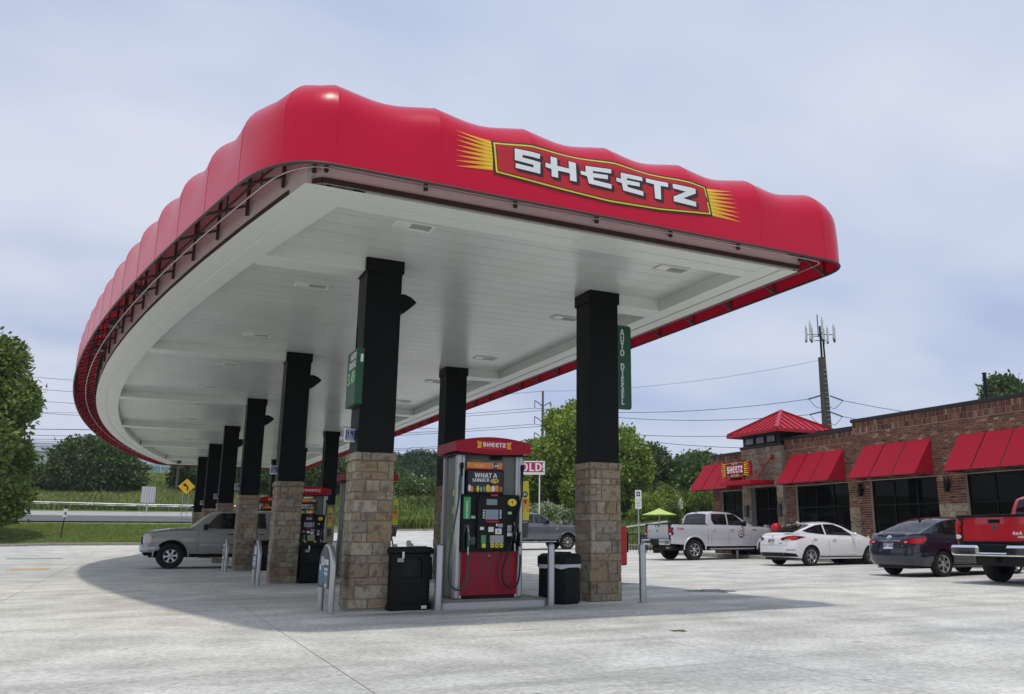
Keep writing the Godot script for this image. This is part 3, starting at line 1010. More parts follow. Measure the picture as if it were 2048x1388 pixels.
func stone(parent: Node, lo: Vector2, hi: Vector2, face_xf: Transform3D, depth: float) -> void:   # one dressed stone on a face; x along, y up, z out
	var b := MB.new()
	var j := 0.005
	var proud := rng.randf_range(0.0, 0.010)
	var s := Vector3(hi.x - lo.x - 2 * j, hi.y - lo.y - 2 * j, depth + proud)
	# a slightly uneven face
	var c := Vector3((lo.x + hi.x) / 2, (lo.y + hi.y) / 2, 0)
	var h := s * 0.5
	var nx := 3
	var rows := []
	for y in 4:
		var row := []
		for x in nx + 1:
			var fx := lerpf(-h.x + 0.009, h.x - 0.009, float(x) / nx)
			var fy := lerpf(-h.y + 0.009, h.y - 0.009, y / 3.0)
			row.append(face_xf * (c + Vector3(fx, fy, s.z + rng.randf_range(-0.004, 0.006))))
		rows.append(row)
	b.grid(rows, false, false)
	var rim := []
	for x in nx + 1: rim.append(rows[0][x])
	for y in range(1, 4): rim.append(rows[y][nx])
	for x in range(nx - 1, -1, -1): rim.append(rows[3][x])
	for y in [2, 1]: rim.append(rows[y][0])
	var back := []
	var inv := face_xf.affine_inverse()
	for p in rim:
		var q: Vector3 = inv * p - c
		back.append(face_xf * (c + Vector3(clampf(q.x * 1.2 + signf(q.x) * 0.009, -h.x, h.x), clampf(q.y * 1.2 + signf(q.y) * 0.009, -h.y, h.y), -0.002)))
	var mid := []
	for i in rim.size():
		var q: Vector3 = inv * back[i]
		mid.append(face_xf * Vector3(q.x, q.y, s.z - 0.010))
	for i in rim.size():
		var k := (i + 1) % rim.size()
		b.quad(mid[i], mid[k], rim[k], rim[i])
		b.quad(back[i], back[k], mid[k], mid[i])
	obj("stone", b, M["stone_%d" % (rng.randi() % 8)], parent)

func face_of(k: int, w: float) -> Transform3D:   # k 0 towards the street, 1 right, 2 away, 3 left; x from 0 to w along the face
	var a := k * PI / 2
	var bs := Basis(Vector3.UP, a)
	return Transform3D(bs, bs * Vector3(-w / 2, 0, w / 2))

func build_columns() -> void:
	var labels := [
		"black and stone canopy column carrying the green price box, left front", "black and stone canopy column with the vertical green diesel blade sign",
		"second canopy column of the left row, beside the second poster stand", "second canopy column of the right row, behind the front pump",
		"third canopy column of the left row, in front of the pewter suv", "third canopy column of the right row",
		"fourth canopy column of the left row, just behind the pewter suv", "fourth canopy column of the right row, deep under the canopy",
		"fifth canopy column of the left row, behind the pewter suv roof", "fifth canopy column of the right row, far end",
		"last canopy column of the left row, at the curved far end", "last canopy column of the right row"]
	rng.seed = 11
	for r in ROWS.size():
		for side in 2:
			var t := thing("canopy_column", labels[r * 2 + side], "column", V(UL if side == 0 else UR, 0, ROWS[r]), 0.0, "columns under the fuel canopy")
			block("mortar_core", Vector3(-.278, -0.05, -.278), Vector3(.278, 2.29, .278), 0.004, M.joint_mortar, t)
			for k in 4:
				var w := 0.592
				var hid := k in [1, 2] and r > 1
				var fx := face_of(k, w - 0.036)
				for q in (STONES_A if side == 0 else STONES_B):
					var x0: float = q[0]
					var x1: float = q[1]
					if (r + k) % 2: 
						x0 = 1.0 - q[1]; x1 = 1.0 - q[0]
					stone(t, Vector2(lerpf(-0.018, w - 0.018, x0), q[2]), Vector2(lerpf(-0.018, w - 0.018, x1), q[3]), fx, 0.014)
				var fc := face_of(k, w - 0.010)
				for q in (CAP_A if side == 0 else CAP_B):
					stone(t, Vector2(lerpf(-0.026, 0.608, q[0]), 2.176), Vector2(lerpf(-0.026, 0.608, q[1]), 2.30), fc, 0.020)
			block("shaft", Vector3(-.279, 2.285, -.279), Vector3(.279, 5.16, .279), 0.006, M.column_black, t)
			block("collar", Vector3(-.305, 5.153, -.305), Vector3(.305, 5.372, .305), 0.008, M.column_black, t)

# ---------------------------------------------------------------- fuel pumps and island furniture
func small_name(parent: Node, w: float, h: float, xf: Transform3D, m: Material, called := "letter") -> void:
	for g in word_glyphs(w, h):
		plate(called, g, 0.0, 0.004, m, parent, xf)

func hose(called: String, pts: Array, m: Material, parent: Node) -> void:
	var b := MB.new()
	b.tube(smooth_path(pts, 7), 0.015, 7)
	obj(called, b, m, parent)

func nozzle(parent: Node, at: Vector3, grip: Material) -> void:
	var n := part("nozzle", parent)
	n.position = at
	var b := MB.new()
	b.tube([Vector3(0, -0.17, 0.03), Vector3(0, -0.06, 0.035), Vector3(0, 0.05, 0.03)], 0.026, 8)
	obj("grip", b, grip, n)
	var c := MB.new()
	c.tube([Vector3(0, 0.05, 0.03), Vector3(0, 0.13, 0.0), Vector3(0, 0.17, -0.05)], 0.014, 8)
	obj("spout", c, M.steel, n)
	var d := MB.new()
	d.tube(smooth_path([Vector3(0, 0.03, 0.05), Vector3(0, -0.03, 0.085), Vector3(0, -0.13, 0.06)], 4), 0.006, 5)
	obj("lever", d, M.steel, n)
	var s := MB.new()
	s.tube([Vector3(0, -0.29, 0.03), Vector3(0, -0.17, 0.03)], 0.016, 8)
	obj("swivel", s, M.steel, n)

func make_pump(label: String) -> Node3D:
	var t := thing("fuel_pump", label, "fuel pump", Vector3.ZERO, 0.0, "fuel pumps on the islands")
	# stainless island form with a rolled edge
	var pad := MB.new()
	var rows := []
	for p in [[0.0, -0.02], [0.0, 0.095], [0.018, 0.112], [0.05, 0.118], [0.052, 0.121]]:
		var row := []
		for q in round_rect(-0.93 + p[0], -0.72 + p[0], 0.93 - p[0], 0.72 - p[0], 0.16, 5):
			row.append(Vector3(q.x, p[1], -q.y))
		rows.append(row)
	pad.grid(rows, true)
	obj("island_rim", pad, M.island_steel, t)
	var top := MB.new()
	top.flat(round_rect(-0.88, -0.67, 0.88, 0.67, 0.13, 5), func(p): return Vector3(p.x, 0.120, -p.y))
	obj("island_top", top, M.kerb_concrete, t)
	for x in [-1, 1]:
		for z in [-1, 1]:
			block("pillar", Vector3(x * 0.525 - 0.042, 0.12, z * 0.30 - 0.06), Vector3(x * 0.525 + 0.042 , 2.36, z * 0.30 + 0.06), 0.02, M.steel, t)
			block("pillar_strip", Vector3(x * 0.46 - 0.025, 0.12, z * 0.30 - 0.05), Vector3(x * 0.46 + 0.025, 2.36, z * 0.30 + 0.05), 0.012, M.galvanised, t)
		block("side_panel", Vector3(x * 0.515 - 0.012, 0.12, -0.24), Vector3(x * 0.515 + 0.012, 2.36, 0.24), 0.004, M.panel_grey if x < 0 else M.steel, t)
	for y in [1.06, 1.40, 1.68]:
		block("side_sticker", Vector3(-0.533, y, 0.08), Vector3(-0.528, y + 0.11, 0.14), 0.001, M.plate_yellow, t)
	block("cabinet", Vector3(-0.45, 0.12, -0.33), Vector3(0.45, 1.70, 0.33), 0.01, M.black_plastic, t)
	block("plinth", Vector3(-0.46, 0.12, -0.345), Vector3(0.46, 0.17, 0.345), 0.004, M.black_metal, t)
	block("display_post", Vector3(0.22, 1.70, -0.30), Vector3(0.47, 2.36, 0.30), 0.008, M.panel_grey, t)
	# head
	var hp := PackedVector2Array()
	for k in 17:
		var x := lerpf(-0.64, 0.64, k / 16.0)
		hp.append(Vector2(x, 2.33 + 0.035 * pow(absf(x) / 0.64, 2)))
	for k in 17:
		var x := lerpf(0.64, -0.64, k / 16.0)
		hp.append(Vector2(x, 2.605 - 0.085 * pow(absf(x) / 0.64, 2)))
	plate("head", hp, -0.47, 0.47, M.pump_red, t)
	var hl := PackedVector2Array()
	for p in hp:
		hl.append(Vector2(p.x * 0.985, 2.34 + (p.y - 2.34) * 0.08 - 0.006))
	plate("head_liner", rect(-0.62, 2.315, 0.62, 2.335), -0.44, 0.44, M.black_plastic, t)
	for s in [1, -1]:
		var fx := Transform3D(Basis(Vector3.UP, 0.0 if s > 0 else PI), Vector3.ZERO)
		var n := part("front_trim" if s > 0 else "back_trim", t)
		# name on the head
		plate("emblem_panel", PackedVector2Array([Vector2(-.22, 2.42), Vector2(0, 2.405), Vector2(.22, 2.42), Vector2(.215, 2.535), Vector2(0, 2.545), Vector2(-.215, 2.535)]), 0.470, 0.475, M.sign_red, n, fx)
		for e in [-1, 1]:
			plate("emblem_rays", PackedVector2Array([Vector2(e * .222, 2.425), Vector2(e * .295, 2.418), Vector2(e * .275, 2.48), Vector2(e * .30, 2.535), Vector2(e * .218, 2.53)]), 0.470, 0.474, M.sign_orange, n, fx)
		small_name(n, 0.385, 0.066, fx * Transform3D(Basis(), Vector3(0, 2.482, 0.475)), M.sign_white)
		# lower red door with darker rays
		plate("lower_door", rect(-0.47, 0.175, 0.475, 0.825), 0.33, 0.352, M.pump_red, n, fx)
		for k in 17:
			var x := lerpf(-0.455, 0.455, k / 16.0)
			var w := 0.010 + 0.006 * float((k * 7) % 3)
			plate("door_ray", PackedVector2Array([Vector2(x - w * 0.4, 0.18), Vector2(x + w * 0.4, 0.18), Vector2(x * 1.02 + w * 1.4 - x * 0.25 * (k % 2), 0.82), Vector2(x * 1.02 - w * 1.2 - x * 0.25 * (k % 2), 0.82)]), 0.352, 0.3535, M.pump_dark_red, n, fx)
		plate("door_lock", ellipse(0.0, 0.765, 0.012, 0.012, 10), 0.352, 0.36, M.steel, n, fx)
		plate("console", rect(-0.485, 0.825, 0.475, 1.705), 0.33, 0.385, M.black_plastic, n, fx)
		plate("console_face", round_rect(-0.235, 0.85, 0.25, 1.672, 0.07), 0.385, 0.42, M.black_metal, n, fx)
		plate("recess", round_rect(-0.445, 0.85, -0.335, 1.24, 0.02), 0.385, 0.389, M.black_gloss, n, fx)
		plate("recess", round_rect(0.36, 0.85, 0.46, 1.24, 0.02), 0.385, 0.389, M.black_gloss, n, fx)
		plate("price_display", rect(-0.091, 1.541, 0.089, 1.631), 0.42, 0.424, M.lcd, n, fx)
		plate("screen", rect(-0.105, 1.317, 0.113, 1.469), 0.42, 0.424, M.screen_blue, n, fx)
		for k in 4:
			for x in [-0.146, 0.137]:
				plate("soft_key", rect(x, 1.335 + k * 0.036, x + 0.026, 1.357 + k * 0.036), 0.42, 0.426, M.white_paint, n, fx)
		for q in [["red_strip", -.087, 1.275, .128, 1.297, "sign_red"], ["sticker", -.19, 1.157, -.124, 1.202, "white_paint"], ["sticker", -.049, 1.127, .038, 1.202, "lens_white"], ["card_reader", .066, 1.092, .173, 1.177, "lens_white"], ["keypad", .10, 1.11, .14, 1.16, "black_gloss"],
				["sticker", .078, 1.212, .106, 1.252, "white_paint"], ["contactless_pad", .117, 1.197, .19, 1.252, "lens_grey"], ["green_label", -.166, .953, -.087, 1.075, "tag_green"], ["price_row", -.018, .953, .206, 1.073, "lens_grey"], ["brand_tab", -.023, 1.68, .10, 1.708, "sign_red"],
				["green_label", -.337, 1.33, -.27, 1.37, "lit_green"], ["green_label", .28, 1.40, .345, 1.44, "lit_green"], ["sticker", .275, 1.13, .35, 1.23, "lens_grey"], ["sticker", .275, 1.06, .36, 1.115, "lens_white"], ["sticker", -.34, .935, -.26, 1.05, "poster_grey"]]:
			plate(q[0], rect(q[1], q[2], q[3], q[4]), 0.41, 0.4235 if absf(q[1]) < 0.24 else 0.412, M[q[5]], n, fx)
		for q in [["87", .02], ["89", .096], ["93", .172]]:
			plate("grade_button", round_rect(q[1] - 0.03, 0.885, q[1] + 0.03, 0.95, 0.02), 0.42, 0.43, M.sign_yellow, n, fx)
			lettering(n, q[0], 0.028, fx * Transform3D(Basis(), Vector3(q[1], 0.917, 0.431)), M.sign_black)
		plate("grade_button", round_rect(-0.155, 0.885, -0.09, 0.95, 0.02), 0.42, 0.43, M.sign_yellow, n, fx)
		plate("diesel_tag", round_rect(-0.457, 1.322, -0.343, 1.661, 0.008), 0.385, 0.392, M.tag_green, n, fx)
		lettering(n, "AUTODIESEL", 0.033, fx * Transform3D(Basis(Vector3.BACK, PI / 2), Vector3(-0.40, 1.47, 0.394)), M.sign_white)
		plate("number_badge", ellipse(.361, 1.586, .078, .058), 0.385, 0.391, M.sign_yellow, n, fx)
		# screen above
		block("screen_case", Vector3(-0.42, 1.705, 0.31 if s > 0 else -0.40), Vector3(0.205, 2.09, 0.40 if s > 0 else -0.31), 0.01, M.black_plastic, n)
		plate("poster", rect(-.40, 1.735, .185, 2.066), 0.40, 0.403, M.black_gloss, n, fx)
		lettering(n, "WHAT A", 0.073, fx * Transform3D(Basis(), Vector3(-0.105, 2.0, 0.404)), M.sign_white)
		lettering(n, "SHNACK", 0.052, fx * Transform3D(Basis(Vector3.BACK, 0.03), Vector3(-0.185, 1.925, 0.404)), M.sign_white)
		plate("price_bubble", ellipse(.045, 1.918, .07, .036), 0.403, 0.405, M.plate_yellow, n, fx)
		lettering(n, "2.79", 0.035, fx * Transform3D(Basis(), Vector3(0.045, 1.918, 0.406)), M.sign_maroon)
		var food := [[-.375, 1.80, .022, .055, "lens_white"], [-.335, 1.785, .024, .05, "lamp_amber"], [-.28, 1.79, .014, .045, "bark"], [-.235, 1.79, .022, .05, "sign_yellow"], [-.18, 1.785, .02, .04, "lens_grey"], [-.125, 1.79, .022, .045, "tag_green"], [-.065, 1.80, .034, .06, "plate_yellow"], [-.025, 1.79, .024, .048, "sign_orange"], [.025, 1.795, .03, .05, "lens_white"], [.085, 1.80, .038, .052, "lamp_amber"], [.13, 1.79, .022, .045, "sign_red"], [.165, 1.795, .014, .045, "tag_green"]]
		for q in food:
			plate("food_print", ellipse(q[0], q[1], q[2], q[3], 12), 0.403, 0.4045, M[q[4]], n, fx)
		plate("banner", rect(-.41, 2.096, .185, 2.206), 0.36, 0.372, M.lamp_amber, n, fx)
		plate("banner_stripe", rect(-.41, 2.096, .185, 2.116), 0.372, 0.374, M.sign_red, n, fx)
		lettering(n, "BLISS", 0.045, fx * Transform3D(Basis(), Vector3(-0.2, 2.15, 0.373)), M.plate_yellow)
		plate("price_spot", ellipse(.06, 2.155, .062, .048), 0.372, 0.375, M.black_gloss, n, fx)
		lettering(n, "3.99", 0.045, fx * Transform3D(Basis(), Vector3(0.06, 2.155, 0.376)), M.sign_white)
		# hoses with their swivels and nozzles
		var sx := float(s)
		for e in [-1, 1]:
			var sw := MB.new()
			var xw: float = (-0.50 if e < 0 else 0.535) * sx
			sw.cbox(Vector3(xw, 2.14, sx * 0.375), Vector3(0.05, 0.10, 0.06), 0.01)
			sw.tube([Vector3(xw, 2.09, sx * 0.38), Vector3(xw, 1.98, sx * 0.385)], 0.017, 8)
			obj("hose_swivel", sw, M.black_plastic, n)
		hose("green_hose", [Vector3(-0.515 * sx, 2.0, sx * .385), Vector3(-0.55 * sx, 1.6, sx * .41), Vector3(-0.68 * sx, 0.85, sx * .46), Vector3(-0.68 * sx, 0.42, sx * .47), Vector3(-0.56 * sx, 0.27, sx * .47), Vector3(-0.43 * sx, 0.33, sx * .46), Vector3(-0.385 * sx, 0.55, sx * .44), Vector3(-0.385 * sx, 0.78, sx * .43)], M.hose_green, n)
		hose("black_hose", [Vector3(0.535 * sx, 2.0, sx * .385), Vector3(0.50 * sx, 1.65, sx * .42), Vector3(0.36 * sx, 1.10, sx * .47), Vector3(0.20 * sx, 0.62, sx * .47), Vector3(0.20 * sx, 0.38, sx * .47), Vector3(0.33 * sx, 0.27, sx * .47), Vector3(0.45 * sx, 0.36, sx * .46), Vector3(0.49 * sx, 0.6, sx * .44), Vector3(0.49 * sx, 0.78, sx * .44)], M.rubber, n)
		nozzle(n, Vector3(-0.385 * sx, 1.07, sx * .41), M.nozzle_green)
		nozzle(n, Vector3(0.475 * sx, 1.07, sx * .41), M.black_plastic)
		nozzle(n, Vector3(0.40 * sx, 1.12, sx * .40), M.black_plastic)
	# yellow savings flag hung from the side
	var yf := part("savings_flag", t)
	yf.position = Vector3(0.715, 0, 0.08)
	plate("flag_board", PackedVector2Array([Vector2(-.065, 1.315), Vector2(.075, 1.315), Vector2(.078, 1.70), Vector2(.06, 1.955), Vector2(-.055, 1.955), Vector2(-.065, 1.70)]), -0.01, 0.01, M.sign_yellow, yf)
	plate("flag_foot", PackedVector2Array([Vector2(-.05, 1.035), Vector2(.05, 1.035), Vector2(.075, 1.315), Vector2(-.065, 1.315)]), -0.009, 0.009, M.poster_grey, yf)
	plate("flag_tint", PackedVector2Array([Vector2(-.064, 1.45), Vector2(.076, 1.45), Vector2(.077, 1.66), Vector2(-.064, 1.66)]), 0.010, 0.0115, M.sign_orange, yf)
	plate("price_spot", ellipse(.005, 1.735, .05, .05), 0.010, 0.013, M.black_gloss, yf)
	lettering(yf, "8¢", 0.048, Transform3D(Basis(), Vector3(.005, 1.735, 0.014)), M.sign_white)
	plate("red_mark", rect(-.02, 1.585, .03, 1.655), 0.0115, 0.013, M.fire_red, yf)
	plate("bottle_print", ellipse(.005, 1.475, .022, .04, 10), 0.0115, 0.0125, M.sign_yellow, yf)
	plate("flag_bracket", rect(-0.16, 1.93, 0.0, 1.95), -0.01, 0.0, M.steel, yf)
	lettering(yf, "SAVINGS", 0.016, Transform3D(Basis(), Vector3(.005, 1.285, 0.0105)), M.sign_white)
	return t

func washer_station(label: String, at: Vector3) -> void:
	var t := thing("washer_bin", label, "windshield washer bin", at, 0.0, "black washer bins on the islands")
	block("base", Vector3(-0.31, 0, -0.30), Vector3(0.31, 0.10, 0.30), 0.02, M.black_plastic, t)
	block("body", Vector3(-0.29, 0.08, -0.28), Vector3(0.29, 0.80, 0.22), 0.03, M.black_plastic, t)
	# thick front with a cut-cornered window
	var f := MB.new()
	var hole := PackedVector2Array([Vector2(-.16, .45), Vector2(.17, .45), Vector2(.17, .70), Vector2(.12, .76), Vector2(-.11, .76), Vector2(-.16, .70)])
	for half in [rect(-.29, .08, 0.0, .80), rect(0.0, .08, .29, .80)]:
		for q in Geometry2D.clip_polygons(half, hole):
			f.prism(q, 0.221, 0.285)
	obj("front", f, M.black_plastic, t)
	plate("opening", hole, 0.2205, 0.2225, M.cabin_dark, t)
	block("shelf", Vector3(-0.15, 0.45, 0.222), Vector3(0.165, 0.462, 0.28), 0.002, M.black_metal, t)
	block("front_panel", Vector3(-0.24, 0.14, 0.283), Vector3(0.25, 0.40, 0.292), 0.006, M.black_plastic, t)
	block("lid", Vector3(-0.32, 0.80, -0.31), Vector3(0.32, 0.905, 0.31), 0.025, M.black_plastic, t)
	block("towel_clip", Vector3(-0.15, 0.74, 0.30), Vector3(-0.12, 0.84, 0.325), 0.006, M.white_paint, t)
	block("towel_sheet", Vector3(-0.215, 0.69, 0.296), Vector3(-0.12, 0.745, 0.300), 0.001, M.lens_grey, t)
	block("sticker", Vector3(0.17, 0.02, 0.301), Vector3(0.25, 0.065, 0.304), 0.001, M.lens_white, t)
	for x in [-0.2, 0.02]:
		var k := MB.new()
		k.lathe([Vector2(0.03, 0.0), Vector2(0.03, 0.03), Vector2(0.022, 0.045), Vector2(0.0, 0.05)], 10, Transform3D(Basis(), Vector3(x, 0.90, 0.1)))
		obj("lid_knob", k, M.lens_grey, t)
	var sq := MB.new()
	sq.tube([Vector3(-0.19, 0.88, -0.05), Vector3(-0.245, 1.2, -0.10), Vector3(-0.275, 1.40, -0.13)], 0.011, 6)
	obj("squeegee_handle", sq, M.black_metal, t)

func bollard(label: String, u: float, v: float, y := 0.0) -> void:
	var b := MB.new()
	b.lathe([Vector2(0.057, -0.05), Vector2(0.057, 0.90), Vector2(0.052, 0.925), Vector2(0.038, 0.943), Vector2(0.0, 0.95)], 20)
	var t := thing("bollard", label, "bollard", V(u, y, v), 0.0, "steel bollards round the pump islands")
	obj("post", b, M.steel, t)
	var r := MB.new()
	r.lathe([Vector2(0.095, 0.0), Vector2(0.09, 0.008), Vector2(0.056, 0.010)], 16)
	obj("collar", r, M.kerb_concrete, t)

func litter_bin(label: String, u: float, v: float) -> void:
	var t := thing("litter_bin", label, "trash bin", V(u, 0, v), 0.2, "octagonal black trash bins")
	var b := MB.new()
	b.lathe([Vector2(0.0, 0.0), Vector2(0.335, 0.0), Vector2(0.35, 0.03), Vector2(0.345, 0.60), Vector2(0.0, 0.60)], 8, Transform3D(Basis(Vector3.UP, PI / 8), Vector3.ZERO), false)
	obj("body", b, M.black_plastic, t)
	var l := MB.new()
	l.lathe([Vector2(0.30, 0.60), Vector2(0.372, 0.625), Vector2(0.372, 0.74), Vector2(0.30, 0.785), Vector2(0.20, 0.788), Vector2(0.20, 0.81), Vector2(0.0, 0.815)], 8, Transform3D(Basis(Vector3.UP, PI / 8), Vector3.ZERO), false)
	obj("lid", l, M.black_plastic, t)
	var f := MB.new()
	var up := []
	var lo := []
	for k in 33:
		var a := TAU * k / 32 + PI / 8
		var rr := 0.352 + 0.008 * sin(k * 2.3)
		up.append(Vector3(cos(a) * rr, 0.618, sin(a) * rr))
		lo.append(Vector3(cos(a) * rr * 1.01, 0.585 - 0.035 * absf(sin(k * 0.55)) + 0.01 * sin(k * 1.9), sin(a) * rr * 1.01))
	f.grid([up, lo])
	obj("bag", f, M.bag_film, t)

func poster_stand(label: String, u: float, v: float) -> Node3D:
	var t := thing("poster_stand", label, "sign stand", V(u, 0, v), 0.0, "hooped steel poster stands")
	var p := [Vector3(0, -0.05, -0.375), Vector3(0, 0.2, -0.375), Vector3(0, 0.4, -0.375)]
	for k in 13:
		var a := PI * k / 12.0
		p.append(Vector3(0, 0.57 + 0.355 * sin(a), -0.375 * cos(a)))
	p += [Vector3(0, 0.4, 0.375), Vector3(0, 0.2, 0.375), Vector3(0, -0.05, 0.375)]
	var b := MB.new()
	b.tube(p, 0.045, 12)
	obj("hoop", b, M.steel, t)
	var poly := PackedVector2Array([Vector2(-0.375, 0.34), Vector2(0.375, 0.34)])
	for k in 17:
		var a := PI * k / 16.0
		poly.append(Vector2(0.375 * cos(a), 0.57 + 0.35 * sin(a)))
	var fx := Transform3D(Basis(Vector3.UP, -PI / 2), Vector3(-0.045, 0, 0))    # board faces left, x runs towards the street
	plate("board", poly, -0.008, 0.008, M.poster_grey, t, fx)
	var bd := MB.new()
	bd.bar(Vector3(0, 0.335, -0.40), Vector3(0, 0.335, 0.42), 0.012, 0.02)
	obj("clip_bar", bd, M.galvanised, t)
	return t

func stand_print(t: Node3D, kind: int) -> void:
	var fx := Transform3D(Basis(Vector3.UP, -PI / 2), Vector3(-0.0535, 0, 0))
	var xf := func(x: float, y: float) -> Transform3D: return fx * Transform3D(Basis(), Vector3(x, y, 0.001))
	if kind == 0:
		lettering(t, "GET", 0.07, xf.call(-0.13, 0.735), M.sign_white)
		lettering(t, "FREE", 0.05, xf.call(-0.10, 0.67), M.sign_white)
		lettering(t, "DRINK", 0.075, xf.call(0.15, 0.70), M.sign_white)
		plate("print_patch", rect(-.30, .40, -.12, .64), 0.0, 0.002, M.poster_green, t, fx)
		plate("print_patch", rect(-.17, .38, -.01, .64), 0.001, 0.003, M.poster_blue, t, fx)
		plate("print_patch", rect(-.29, .58, -.20, .66), 0.002, 0.004, M.lens_white, t, fx)
		lettering(t, "DELIVERED", 0.042, xf.call(0.15, 0.60), M.sign_white, true, "lettering", 0.8)
		lettering(t, "CURBSIDE", 0.045, xf.call(0.15, 0.54), M.sign_white, true, "lettering", 0.8)
		for k in 4:
			plate("print_line", rect(.02, .42 + k * .025, .28, .43 + k * .025), 0.0, 0.002, M.lens_grey, t, fx)
		plate("print_patch", rect(.13, .355, .24, .41), 0.0, 0.003, M.lens_white, t, fx)
	elif kind == 1:
		plate("print_patch", rect(-.05, .66, .25, .83), 0.0, 0.003, M.lens_white, t, fx)
		plate("print_patch", rect(-.3, .38, .3, .62), 0.0, 0.002, M.poster_blue, t, fx)
		lettering(t, "DRINK", 0.09, xf.call(0.0, 0.57), M.sign_white)
		lettering(t, "GREEN", 0.09, xf.call(0.0, 0.46), M.sign_white)
	else:
		plate("print_patch", rect(-.28, .37, .28, .82), 0.0, 0.003, M.lens_white, t, fx)
		plate("print_patch", rect(-.15, .45, .15, .6), 0.003, 0.004, M.poster_grey, t, fx)
		lettering(t, "OPEN", 0.08, xf.call(0.0, 0.7) * Transform3D(Basis(), Vector3(0, 0, .004)), M.sign_black)

func access_sign(label: String, at: Vector3) -> void:
	var t := thing("access_sign", label, "accessibility sign", at, 0.0, "blue and white accessibility signs on the columns")
	plate("sign_plate", round_rect(-.095, -.10, .095, .10, .012), -0.002, 0.002, M.white_paint, t)
	plate("blue_field", round_rect(-.072, -.075, .072, .085, .02), 0.002, 0.004, M.blue_sign, t)
	plate("inner_line", round_rect(-.052, -.028, .052, .072, .014), 0.004, 0.005, M.white_paint, t)
	plate("inner_field", round_rect(-.047, -.023, .047, .067, .012), 0.005, 0.006, M.blue_sign, t)
	var b := MB.new()
	b.prism(ellipse(-.012, .052, .009, .009, 10), 0.006, 0.0075)
	b.tube([Vector3(-.011, .038, .007), Vector3(-.008, .012, .007), Vector3(.014, .010, .007), Vector3(.026, -.010, .007), Vector3(.034, -.008, .007)], 0.005, 5)
	var ring := []
	for k in 12:
		var a := deg_to_rad(100 + 20.0 * k)
		ring.append(Vector3(.0 + .024 * cos(a), .0 + .022 * sin(a) + .004, .007))
	b.tube(ring, 0.004, 5)
	obj("wheelchair_symbol", b, M.white_paint, t)
	for y in [-.044, -.06]:
		plate("text_line", rect(-.055, y - .004, .055, y + .004), 0.004, 0.005, M.white_paint, t)
	var s := MB.new()
	s.box(Vector3(.10, .09, -.006), Vector3(.18, .012, .006)); s.box(Vector3(.10, -.09, -.006), Vector3(.18, .012, .006))
	obj("bracket", s, M.galvanised, t)

func floodlight(label: String, at: Vector3) -> void:
	var t := thing("floodlight", label, "floodlight", at, 0.0, "black floodlights on the columns")
	var fx := Transform3D(Basis(), Vector3(0, 0, 0))
	plate("housing", PackedVector2Array([Vector2(0.0, -.13), Vector2(.08, -.13), Vector2(.20, -.03), Vector2(.29, .06), Vector2(.28, .09), Vector2(.20, .15), Vector2(.09, .19), Vector2(.03, .18), Vector2(0.0, .14)]), -0.13, 0.13, M.black_plastic, t, fx)
	var b := MB.new()
	b.tube([Vector3(-0.01, -0.02, 0), Vector3(0.03, -0.10, 0), Vector3(0.10, -0.09, 0)], 0.018, 7)
	obj("arm", b, M.black_metal, t)

